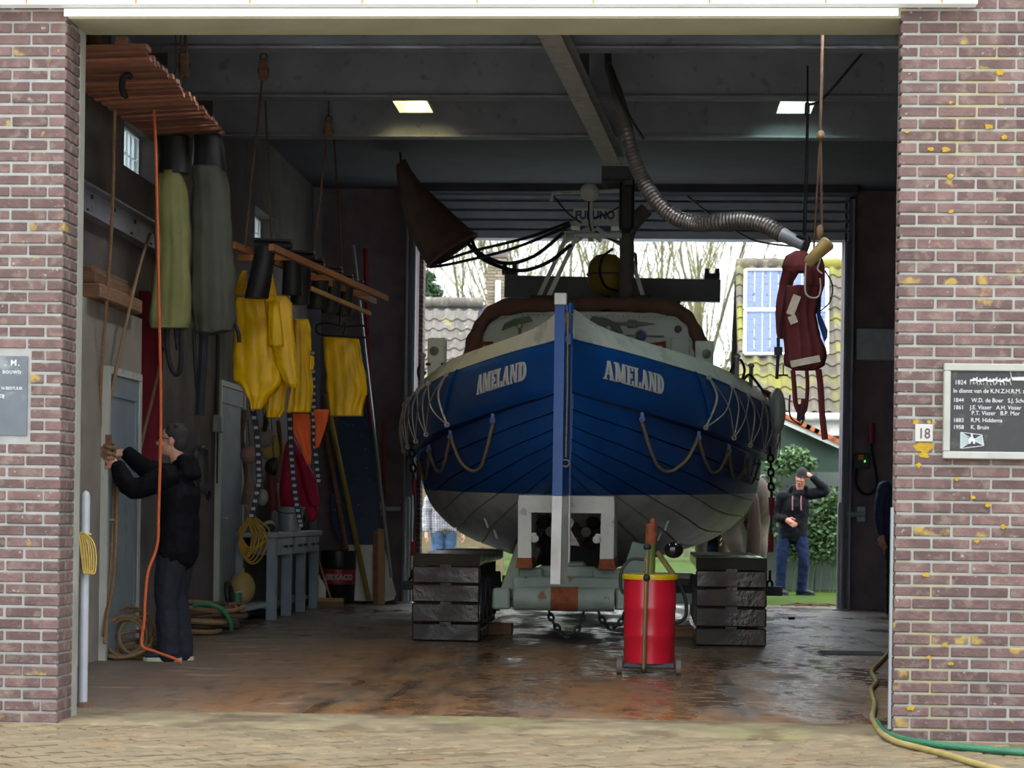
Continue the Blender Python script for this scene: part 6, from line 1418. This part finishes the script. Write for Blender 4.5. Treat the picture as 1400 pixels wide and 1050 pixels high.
# far hedge closing the view
def leaf_mass(name, blobs, n, size, mts, lab, cat, seed=1, base=None):
    """shrub: leaves scattered through ellipsoids around woody stems"""
    rnd = random.Random(seed); o = empty(name, base or V(blobs[0][0][0], blobs[0][0][1], 0), lab, cat)
    mbs = [MB() for _ in mts]
    for k in range(n):
        c, r = rnd.choice(blobs); u = V(rnd.gauss(0, 1), rnd.gauss(0, 1), rnd.gauss(0, 1)).normalized()*(rnd.random()**.4)
        p = V(c[0]+u.x*r[0], c[1]+u.y*r[1], c[2]+u.z*r[2])
        a = V(rnd.gauss(0, 1), rnd.gauss(0, 1), rnd.gauss(0, .6)).normalized(); b_ = a.cross(V(rnd.gauss(0, 1), rnd.gauss(0, 1), rnd.gauss(0, 1))).normalized()
        s_ = size*rnd.uniform(.6, 1.3)
        rnd.choice(mbs).add([p-a*s_, p-b_*s_*.5, p+a*s_, p+b_*s_*.5], [(0, 1, 2, 3)])
    for mb, mt in zip(mbs, mts): mb.build('foliage', mt, o, world=True, kind='stuff')
    st = MB()
    for c, r in blobs: st.tube([V(c[0], c[1], -.05), V(c[0]+.05, c[1], c[2]*.6), V(c[0], c[1], c[2])], [.01, .008, .006], 5)
    st.build('stem', m_l1, o, True, world=True); return o
m_l1 = mat('ivy_leaf', '35502c', .6, .25, 9); m_l2 = mat('pale_ivy_leaf', '5a7544', .6, .2, 9); m_l3 = mat('evergreen_needles', '2c4a2c', .8, .2, 9); m_l4 = mat('yellow_green_bush', '5c5f34', .8, .2, 9)
def at_(px, py, Y): return tuple(pY(px, py, Y))
leaf_mass('ivy_bush', [(at_(1085, 628, 22.8), (.3, .25, .22)), (at_(1068, 634, 22.8), (.28, .25, .22)), (at_(1100, 634, 22.8), (.22, .2, .14))], 1300, .045, [m_l1, m_l2], 'ivy clump spilling over the fence behind the man in the beanie', 'ivy', 3)
leaf_mass('ivy_bush', [(at_(1122, 700, 22.7), (.42, .25, .34)), (at_(1140, 690, 22.7), (.3, .25, .3)), (at_(1104, 725, 22.7), (.35, .25, .22)), (at_(1135, 728, 22.7), (.4, .25, .18)), (at_(1165, 700, 22.7), (.5, .3, .4)), (at_(1110, 745, 22.7), (.4, .2, .3)), (at_(1140, 748, 22.7), (.45, .2, .3)), (at_(1085, 740, 22.7), (.3, .2, .3))], 4600, .045, [m_l1, m_l2, m_l1], 'dark ivy hedge low beside the rear door', 'ivy', 5)
leaf_mass('ivy_bush', [(at_(1040, 690, 22.9), (.5, .25, .5)), (at_(1000, 690, 22.9), (.5, .25, .5))], 1600, .05, [m_l1, m_l2], 'green hedge behind the horse', 'ivy', 6)
leaf_mass('conifer', [(at_(578, 392, 40), (.35, .35, .45)), (at_(572, 380, 40), (.2, .2, .3)), (at_(586, 404, 40), (.4, .4, .3)), (at_(560, 400, 40), (.5, .5, .6))], 2200, .07, [m_l3, m_l1], 'dark green conifer rising behind the left roof', 'tree', 7)
# bare poplars
m_bark = mat('green_grey_bark', '5c5a45', .9, .2, 3, spots=[('7a7a4a', 2, .5, .2, .7)])
m_twig = mat('olive_twigs', '6f6a44', .9, .2, 3)
def tree(px, Y, ztop, lab, seed, r0=.16, spread=.28, trunks=1):
    rnd = random.Random(seed); b = pY(px, 700, Y); o = empty('bare_tree', (b.x, Y, 0), lab, 'tree', 'bare trees beyond the houses')
    tr = MB(); tw = MB()
    def grow(p, d, L, r, lev):
        if lev > 3 or r < .004: return
        n = 5; P = [p]; dd = d.copy()
        for i in range(n):
            dd = (dd+V(rnd.gauss(0, .06), rnd.gauss(0, .06), .05)).normalized(); P.append(P[-1]+dd*L/n)
        rs = [r*(1-.7*i/n) for i in range(n+1)]
        (tr if lev == 0 else tw).tube(P, rs, 5 if lev < 2 else 3)
        k = (9, 5, 4, 0)[lev]
        for i in range(k):
            t = rnd.uniform(.25 if lev == 0 else .15, 1); q = P[int(t*n)].lerp(P[min(int(t*n)+1, n)], t*n-int(t*n))
            a = rnd.uniform(0, 2*pi); s_ = spread*rnd.uniform(.7, 1.5)
            nd = (dd*1.0+V(cos(a)*s_*1.6, sin(a)*s_*1.6, rnd.uniform(0, .5))).normalized()
            grow(q, nd, L*rnd.uniform(.32, .5) if lev == 0 else L*rnd.uniform(.45, .7), max(rs[int(t*n)]*.45, .010), lev+1)
    for k in range(trunks):
        grow(V((k-trunks/2)*.5, 0, -.1), V(rnd.uniform(-.05, .05)+(k-trunks/2)*.05, 0, 1), ztop, r0, 0)
    tr.build('trunk', m_bark, o, True); tw.build('branches', m_twig, o, kind='stuff')
    return o
for i, (px, Y, zt, lab, tk) in enumerate(((612, 50, 8, 'bare young tree above the left roof\'s right half', 2), (642, 54, 9, 'bare tree just left of the chimney', 2), (705, 50, 9, 'bare many-stemmed tree right of the chimney', 3), (735, 56, 10, 'bare tree left of the mast legs', 2), (772, 52, 9.5, 'bare tree behind the mast legs', 3), (800, 58, 10, 'bare tree behind the radar', 2), (905, 52, 9.5, 'bare poplar right of the exhaust pipe', 3), (935, 56, 10, 'bare poplar above the roof beam\'s right half', 3), (965, 50, 9, 'bare poplar above the roof beam\'s right end', 3), (992, 46, 8, 'bare tree left of the mossy roof', 2), (1035, 60, 9, 'bare tree rising behind the mossy roof', 2), (880, 60, 10, 'bare poplar close behind the exhaust pipe', 2))):
    tree(px, Y, zt, lab, 40+i, r0=.11, trunks=max(1, tk-1))
# low scrub under the trees
m_scr = [m_l4, m_twig]
leaf_mass('scrub', [((pY(a, 600, 44).x, 44, z), (1.0, .8, z)) for a, z in ((560, 1.2), (640, 1.2), (720, 1.2), (800, 1.2), (880, 1.2), (965, 2.3), (1000, 2.6))], 4500, .10, [m_l4, m_twig], 'belt of olive scrub beyond the lawn', 'scrub', 9)
# fallen branch bits on the grass
for k, (px, py) in enumerate(((1108, 832), (1130, 831), (1085, 826))):
    q = pZ(px, min(py, 829)); 
    MB().tube([V(q.x-.2, BACK+.6, .01), V(q.x, BACK+.7+.05*k, .03), V(q.x+.25, BACK+.65, .012)], .012, 5).build('fallen_twig', m_wood, label='%s fallen twig on the ground outside the rear door' % ('left', 'right', 'leftmost')[k] if k < 2 else 'twig lying near the man\'s boots outside', cat='twig', group='fallen twigs')
# ================================================================ PEOPLE AND HORSE
m_skin = mat('skin', 'd09a84', .55, .06, 8)
m_skin2 = mat('ruddy_skin', 'b97864', .55, .06, 8)
m_navy = mat('black_padded_jacket', '0e0e14', .8, .12, 8, spec=.15, bump=.15, bscale=30)
m_work = mat('navy_work_trousers', '151927', .8, .15, 8, bump=.2, bscale=60)
m_jean = mat('blue_jeans', '182440', .9, .15, 9, spec=.15, bump=.2, bscale=80)
m_ljean = mat('light_blue_jeans', '557399', .85, .12, 9)
m_hair = mat('dark_grey_hair', '2d2a2a', .8, .3, 40)
m_eye = mat('eye_white', 'd8d4d0', .3); m_pupil = mat('pupil', '1a1512', .2)
def hand(mb, w, d, nrm, side, s=1.0, curl=.5, spread=.1):
    """palm and five fingers from wrist w along d; nrm = back of the hand; side = +1 if the thumb lies along d x nrm"""
    d = Vector(d).normalized(); nrm = (Vector(nrm)-d*Vector(nrm).dot(d)).normalized(); x = d.cross(nrm)*side; w = Vector(w)
    limb(mb, [w-d*.03*s, w+d*.03*s, w+d*.085*s], [.027*s, .03*s, .03*s], 10)
    for k in (-1, 0, 1): limb(mb, [w+d*.02*s+x*.018*k*s, w+d*.09*s+x*.024*k*s], [.02*s, .015*s], 8)
    for k, L in enumerate((.075, .082, .076, .06)):
        o = x*(.033-.022*k)*s; b = w+d*.088*s+o; dd = (d+x*(.10-.07*k)*spread*3).normalized(); P = [b]
        for j, (f, cu) in enumerate(((.42, .35), (.33, .8), (.25, .7))):
            a = curl*cu; dd = (dd*cos(a)-nrm*sin(a)).normalized(); P.append(P[-1]+dd*L*f*s*1.1)
        limb(mb, P, [.0105*s, .0095*s, .009*s, .0075*s], 8, sub=2)
    b = w+d*.03*s+x*.03*s; P = [b, b+(d*.6+x*.8).normalized()*.035*s, b+(d*.6+x*.8).normalized()*.035*s+(d*.9+x*.2-nrm*curl*.7).normalized()*.03*s, b+(d*.6+x*.8).normalized()*.035*s+(d*.9+x*.2-nrm*curl*.7).normalized()*.055*s]
    limb(mb, P, [.015*s, .012*s, .011*s, .008*s], 8, sub=2)
def person(loc, rz, J, lab, m_top, m_leg, m_shoe, skin, s=1.0, head_rot=(0, 0, 0), hair=True, beanie=False, glasses=False, hood=False, hands=None, long_top=.80, m_sole=None, plaid=None, bulk=1.0):
    """J: joints in local frame (facing -y, left side +x), metres for a 1.8 m figure"""
    o = empty('person', loc, lab, 'person', rz=rz)
    G = {k: Vector(v)*s for k, v in J.items()}
    hc = G['head']; HR = (Matrix.Rotation(head_rot[2], 3, 'Z') @ Matrix.Rotation(head_rot[0], 3, 'X') @ Matrix.Rotation(head_rot[1], 3, 'Y'))
    def H(x, y, z): return hc+HR @ (V(x, y, z)*s)
    b = MB()
    b.ell(H(0, .015, .03), (.076*s, .098*s, .1*s), 16, 12, HR); b.ell(H(0, -.012, -.035), (.062*s, .078*s, .085*s), 14, 10, HR); b.ell(H(0, -.055, -.085), (.032*s, .03*s, .026*s), 12, 8, HR)
    limb(b, [H(0, -.088, .012), H(0, -.108, -.018), H(0, -.104, -.028)], [.009*s, .014*s, .013*s], 8)
    for sx in (-1, 1):
        b.ell(H(sx*.014, -.096, -.028), (.008*s, .008*s, .007*s), 8, 6, HR); b.ell(H(sx*.079, .012, -.005), (.010*s, .021*s, .032*s), 10, 8, HR)
        b.ell(H(sx*.03, -.082, .03), (.028*s, .012*s, .008*s), 10, 6, HR); b.ell(H(sx*.035, -.07, -.025), (.024*s, .02*s, .022*s), 10, 6, HR)
    limb(b, [H(-.022, -.086, -.062), H(.022, -.086, -.062)], [.008*s, .008*s], 8)
    limb(b, [hc+HR @ V(0, .02, -.06)*s, G['neck'], G['chest']], [.055*s, .058*s, .09*s], 12)
    limb(b, [G['chest'], (G['chest']+G['pelvis'])/2, G['pelvis']], [.11*s, .1*s, .11*s], 12)
    for k in ('l', 'r'):
        limb(b, [G['sh_'+k], G['el_'+k], G['wr_'+k]], [.045*s, .036*s, .026*s], 10)
        limb(b, [G['hip_'+k], G['kn_'+k], G['an_'+k]], [.07*s, .05*s, .038*s], 10)
        hd = (hands or {}).get(k, dict(d=G['wr_'+k]-G['el_'+k], n=V(1 if k == 'l' else -1, 0, 0), side=1, curl=.45))
        hand(b, G['wr_'+k], hd['d'], hd['n'], hd['side'], s*1.02, hd['curl'])
    remesh(b.build('body', skin, o, True), .0065*s, 3)
    for sx in (-1, 1):
        MB().ell(H(sx*.031, -.080, .012), (.012*s, .009*s, .008*s), 10, 8, HR).build('eye', m_eye, o, True)
        MB().ell(H(sx*.031, -.0875, .012), (.005*s, .004*s, .005*s), 8, 6, HR).build('pupil', m_pupil, o, True)
    MB().tube([H(-.024, -.093, -.063), H(0, -.0965, -.061), H(.024, -.093, -.063)], .003*s, 5).build('mouth', mat('lips', '9a5a50', .5), o, True)
    if hair:
        h = MB(); h.ell(H(0, .028, .048), (.082*s, .098*s, .095*s), 16, 12, HR); h.ell(H(0, .06, -.0), (.074*s, .065*s, .085*s), 14, 10, HR)
        for k in range(26):
            a = random.uniform(-2.4, 2.4); q = H(.07*sin(a), .02+.075*cos(a)*.9, random.uniform(.03, .13)); limb(h, [q, q+HR @ V(random.uniform(-.01, .01), random.uniform(-.02, .01), .012)*s], [.012*s, .006*s], 6)
        remesh(h.build('hair', m_hair, o, True), .006*s, 1)
    if beanie:
        h = MB(); rings = []
        for t in [i/8 for i in range(9)]:
            z = .02+.125*t; r = .094*sqrt(max(0, 1-(t*.96)**2.4)); rings.append([H(r*.9*cos(a), .015+r*1.08*sin(a), z) for a in [2*pi*j/20 for j in range(20)]])
        h.loft(rings); bn = h.build('beanie', mat('black_knit', '17171c', .95, .2, 60), o, True)
        MB().tube([H(.088*cos(a), .015+.104*sin(a), .03) for a in [2*pi*j/20 for j in range(20)]], .014*s, 6, closed=True).build('cuff', MATS['black_knit'], bn, True)
    if glasses:
        g = MB()
        for sx in (-1, 1): g.torus(H(sx*.033, -.1, .012), .022*s, .0028*s, HR @ Matrix.Rotation(pi/2, 3, 'X'), 14, 5, sx=1.2); g.tube([H(sx*.06, -.098, .018), H(sx*.078, -.03, .018), H(sx*.08, .02, .01)], .0028*s, 5)
        g.tube([H(-.01, -.102, .016), H(.01, -.102, .016)], .0028*s, 5).build('glasses', m_black, o, True)
    # jacket
    t = MB(); hemz = G['pelvis'].z-(.93-long_top)*s
    ch, pe = G['chest'], G['pelvis']; mid = (ch+pe)/2
    hem = V(pe.x, pe.y, hemz)
    for sx in (-1, 1):
        ex = V(sx*.09*s, 0, 0)
        limb(t, [ch+ex*.9+V(0, 0, .10*s), ch+ex, mid+ex*.9, pe+ex*.9, hem+ex], [.07*s, .115*s*bulk, .112*s*bulk, .12*s*bulk, .122*s*bulk], 14)
    limb(t, [ch+V(0, 0, .12*s), ch, mid, pe, hem], [.08*s, .14*s*bulk, .13*s*bulk, .135*s*bulk, .135*s*bulk], 14)
    for k in ('l', 'r'):
        e = G['wr_'+k].lerp(G['el_'+k], .10); limb(t, [G['sh_'+k], G['el_'+k], e], [.088*s, .07*s*bulk, .05*s*bulk], 12)
    if hood:
        for a in range(-4, 5): 
            q = a*.32; limb(t, [G['neck']+V(.10*sin(q), .045+.06*cos(q)-.02, .035+.015*cos(q))*s, G['neck']+V(.115*sin(q), .085+.06*cos(q)-.02, -.06)*s], [.046*s, .05*s], 10)
    limb(t, [G['neck']+V(0, .025, .03*s if hood else 0), G['neck']+V(0, .01, -.06*s)], [.078*s, .1*s], 12)
    jk = crumple(remesh(t.build('jacket', plaid or m_top, o, True), .009*s, 3), .10, .03)
    # trousers
    t = MB(); limb(t, [G['pelvis']+V(-.06*s, 0, .04*s), G['pelvis']+V(.06*s, 0, .04*s)], [.118*s, .118*s], 12)
    for k in ('l', 'r'):
        an = G['an_'+k]; limb(t, [G['hip_'+k], G['hip_'+k].lerp(G['kn_'+k], .5), G['kn_'+k], G['kn_'+k].lerp(an, .6), an+V(0, 0, -.03*s)], [.108*s*bulk, .098*s*bulk, .08*s*bulk, .075*s*bulk, .076*s*bulk], 12)
    crumple(remesh(t.build('trousers', m_leg, o, True), .009*s, 2), .09, .026)
    for k in ('l', 'r'):
        an = G['an_'+k]; fd = Vector(J.get('toe_'+k, (0, -1, 0))); fd = V(fd.x, fd.y, 0).normalized(); rt = V(-fd.y, fd.x, 0); z0 = 0
        sh = MB(); rings = []
        for (q, w, h) in ((-.085, .02, .04), (-.075, .036, .075), (-.03, .04, .10), (.04, .042, .085), (.11, .046, .06), (.165, .04, .045), (.19, .02, .03)):
            c = V(an.x, an.y, 0)+fd*q*s; rings.append([c+rt*w*s*cos(a)+V(0, 0, (.018+h*.5+h*.5*sin(a))*s) for a in [2*pi*j/14 for j in range(14)]])
        so = sh.loft(rings).build('shoe', m_shoe, o, True)
        so_ = [V(an.x, an.y, 0)+fd*q*s+rt*w*s for q, w in ((-.09, .02), (-.075, .038), (0, .042), (.1, .05), (.165, .044), (.2, .015))]; so_ += [V(an.x, an.y, 0)+fd*q*s-rt*w*s for q, w in ((.2, .015), (.165, .044), (.1, .05), (0, .042), (-.075, .038), (-.09, .02))]
        MB().prism(so_, V(0, 0, .028*s)).build('sole', m_sole or m_black, so)
    return o, G
STAND = dict(head=(0, -.02, 1.66), neck=(0, .02, 1.48), chest=(0, .02, 1.28), pelvis=(0, .02, .95), sh_l=(.19, .02, 1.42), sh_r=(-.19, .02, 1.42), el_l=(.26, .04, 1.14), el_r=(-.26, .04, 1.14), wr_l=(.27, -.04, .90), wr_r=(-.27, -.04, .90), hip_l=(.09, .02, .9), hip_r=(-.09, .02, .9), kn_l=(.1, 0, .5), kn_r=(-.1, 0, .5), an_l=(.1, .03, .09), an_r=(-.1, .03, .09))
# man reaching for the cleat (profile, facing left)
g = pZ(236, 903)
JA = dict(STAND, head=(0, -.03, 1.665), neck=(0, .03, 1.475), chest=(0, .03, 1.27), pelvis=(0, .03, .96), sh_l=(.19, .0, 1.40), sh_r=(-.18, -.02, 1.41), el_l=(.23, -.27, 1.30), el_r=(-.2, -.24, 1.44), wr_l=(.14, -.415, 1.47), wr_r=(-.08, -.40, 1.575), kn_l=(.1, -.03, .5), kn_r=(-.08, -.0, .5), an_l=(.1, .0, .09), an_r=(-.09, .05, .09))
o, G = person((g.x, g.y, 0), radians(-90), JA, 'man in black jacket and glasses reaching for the rope cleat', m_navy, m_work, mat('dark_blue_trainer', '1e2c4a', .6), m_skin, .99, (-.05, 0, .0), glasses=True, hood=True,
              hands=dict(l=dict(d=(-.12, -.75, .55), n=(.95, .1, .2), side=-1, curl=.75), r=dict(d=(.05, -.95, -.12), n=(.5, -.1, .85), side=1, curl=.7)), m_sole=mat('pale_sole', 'b8c4a0', .6), long_top=.79, bulk=1.2)
# man in the beanie outside
g = pZ(1083, 812)
JB = dict(STAND, head=(.10, -.05, 1.64), neck=(.07, .0, 1.46), chest=(.03, .01, 1.25), pelvis=(0, .02, .93), sh_l=(.23, .0, 1.42), sh_r=(-.15, .0, 1.38), el_l=(.44, -.06, 1.46), wr_l=(.24, -.07, 1.66), el_r=(-.24, .02, 1.12), wr_r=(-.11, -.17, 1.06), hip_l=(.09, .02, .9), hip_r=(-.10, .02, .9), kn_l=(.15, -.04, .5), kn_r=(-.15, -.02, .5), an_l=(.14, .06, .1), an_r=(-.17, .02, .1), toe_l=(.8, -.5, 0), toe_r=(.5, -.9, 0))
o, G = person((g.x, g.y, -.02), 0, JB, 'man in black beanie and hoodie scratching his head outside', m_navy, m_jean, m_black, m_skin2, 1.06, (.12, .15, -.35), hair=False, beanie=True, hood=True,
              hands=dict(l=dict(d=(-.75, .1, .4), n=(.3, -.5, .9), side=1, curl=.4), r=dict(d=(.7, -.4, -.45), n=(-.2, -.9, .3), side=-1, curl=.4)), long_top=.82)
for sx in (-.02, .10): MB().tube(smoothpath([V(sx*1.06, -.15, 1.47), V(sx*1.05-.005, -.165, 1.38), V(sx*1.05, -.16, 1.26)], 4), .008, 6).build('hood_cord', mat('pink_cord', 'a07078', .7), o, True)
# person behind the boat, left: light jeans and plaid shirt
m_pl = bpy.data.materials.new('plaid_shirt'); m_pl.use_nodes = True; N = m_pl.node_tree.nodes; L = m_pl.node_tree.links
tcn = N.new('ShaderNodeTexCoord'); w1 = N.new('ShaderNodeTexWave'); w1.inputs['Scale'].default_value = 9; w2 = N.new('ShaderNodeTexWave'); w2.bands_direction = 'Z'; w2.inputs['Scale'].default_value = 9
L.new(tcn.outputs['Object'], w1.inputs['Vector']); L.new(tcn.outputs['Object'], w2.inputs['Vector']); mx_ = N.new('ShaderNodeMix'); mx_.data_type = 'RGBA'; mx_.inputs[6].default_value = lin('b9b4b8'); mx_.inputs[7].default_value = lin('3a3f6a')
mu = N.new('ShaderNodeMath'); mu.operation = 'MULTIPLY'; L.new(w1.outputs['Fac'], mu.inputs[0]); L.new(w2.outputs['Fac'], mu.inputs[1]); L.new(mu.outputs[0], mx_.inputs[0]); L.new(mx_.outputs[2], N['Principled BSDF'].inputs['Base Color'])
c = pY(607, 720, 19.4)
person((c.x, 19.4, -.02), radians(20), STAND, 'person in light blue jeans and plaid shirt behind the hull\'s left side', m_navy, m_ljean, m_black, m_skin, .97, plaid=m_pl, long_top=.93)
# person half hidden by the right pier
c = pY(1233, 720, 14.3)
JD = dict(STAND, wr_r=(-.23, -.02, .9), el_r=(-.24, .03, 1.15))
person((c.x, 14.3, 0), radians(8), JD, 'person in navy jacket half hidden behind the right brick pier', mat('navy_jacket', '1f2a4a', .7, .1, 8), m_work, m_black, m_skin2, 1.05, long_top=.85, hands=dict(r=dict(d=(.1, -.15, -1), n=(-.8, -.5, 0), side=1, curl=.6)))
# person behind the hull on the right: dark jeans only
c = pY(968, 720, 20.2)
person((c.x, 20.2, -.02), radians(-25), STAND, 'person in dark blue jeans behind the hull, left of the horse', m_navy, m_jean, m_black, m_skin, .98)
# draft horse standing behind the hull, rump towards the camera
m_horse = mat('grey_tan_horse_coat', '4a4036', .9, .15, 4, spots=[('665d52', 2.2, .54, .15, .8), ('33291f', 3, .54, .15, .7)])
c = pY(1020, 720, 18.6); hs = empty('horse', (c.x, 18.6, -.02), 'pale grey-tan draft horse standing behind the hull', 'horse', rz=radians(16))
b = MB()
limb(b, [V(0, .05, 1.42), V(0, .5, 1.36), V(0, 1.1, 1.33), V(0, 1.55, 1.40)], [.30, .34, .35, .29], 18)
for sx in (-1, 1):
    b.ell((sx*.14, .02, 1.42), (.2, .28, .3), 16, 12)
    limb(b, [V(sx*.17, .0, 1.38), V(sx*.19, .10, 1.02), V(sx*.17, -.14, .66), V(sx*.17, -.08, .40), V(sx*.17, -.06, .16), V(sx*.17, .0, .07)], [.22, .17, .085, .06, .055, .085], 14)
    limb(b, [V(sx*.17, 1.5, 1.2), V(sx*.18, 1.48, .85), V(sx*.17, 1.5, .55), V(sx*.17, 1.5, .2), V(sx*.17, 1.45, .07)], [.17, .11, .075, .055, .08], 14)
limb(b, [V(0, 1.6, 1.45), V(0, 1.95, 1.75), V(0, 2.2, 2.05)], [.24, .18, .14], 14); limb(b, [V(0, 2.2, 2.08), V(0, 2.42, 1.95), V(0, 2.62, 1.78)], [.12, .10, .075], 12)
for sx in (-1, 1): limb(b, [V(sx*.07, 2.16, 2.16), V(sx*.08, 2.14, 2.3)], [.035, .012], 8)
remesh(b.build('body', m_horse, hs, True), .02, 5)
t = MB()
for k in range(16):
    a = 2*pi*k/16; t.tube(smoothpath([V(.0+.02*cos(a), -.28, 1.5), V(.03*cos(a), -.36, 1.35), V(.07*cos(a), -.34+.04*sin(a), 1.0), V(.08*cos(a), -.32+.05*sin(a), .6), V(.04*cos(a), -.32, .32)], 4), [.03]*9+[.03]*4+[.024, .02, .016, .008], 6)
remesh(t.build('tail', mat('brown_tail_hair', '38271e', .9, .3, 30, stretch=(8, 8, 1)), hs, True), .014, 1)
t = MB()
for k in range(12): t.tube([V(.03*(-1)**k, 1.7+k*.045, 1.68+k*.045), V(.10, 1.72+k*.045, 1.5+k*.045)], [.03, .012], 6)
t.build('mane', MATS['brown_tail_hair'], hs, True)
for sx in (-1, 1):
    for y in (0, 1.45): MB().lathe([(.085, 0), (.07, .08)], (sx*.17, y, .0), 12).build('hoof', m_black, hs, True)
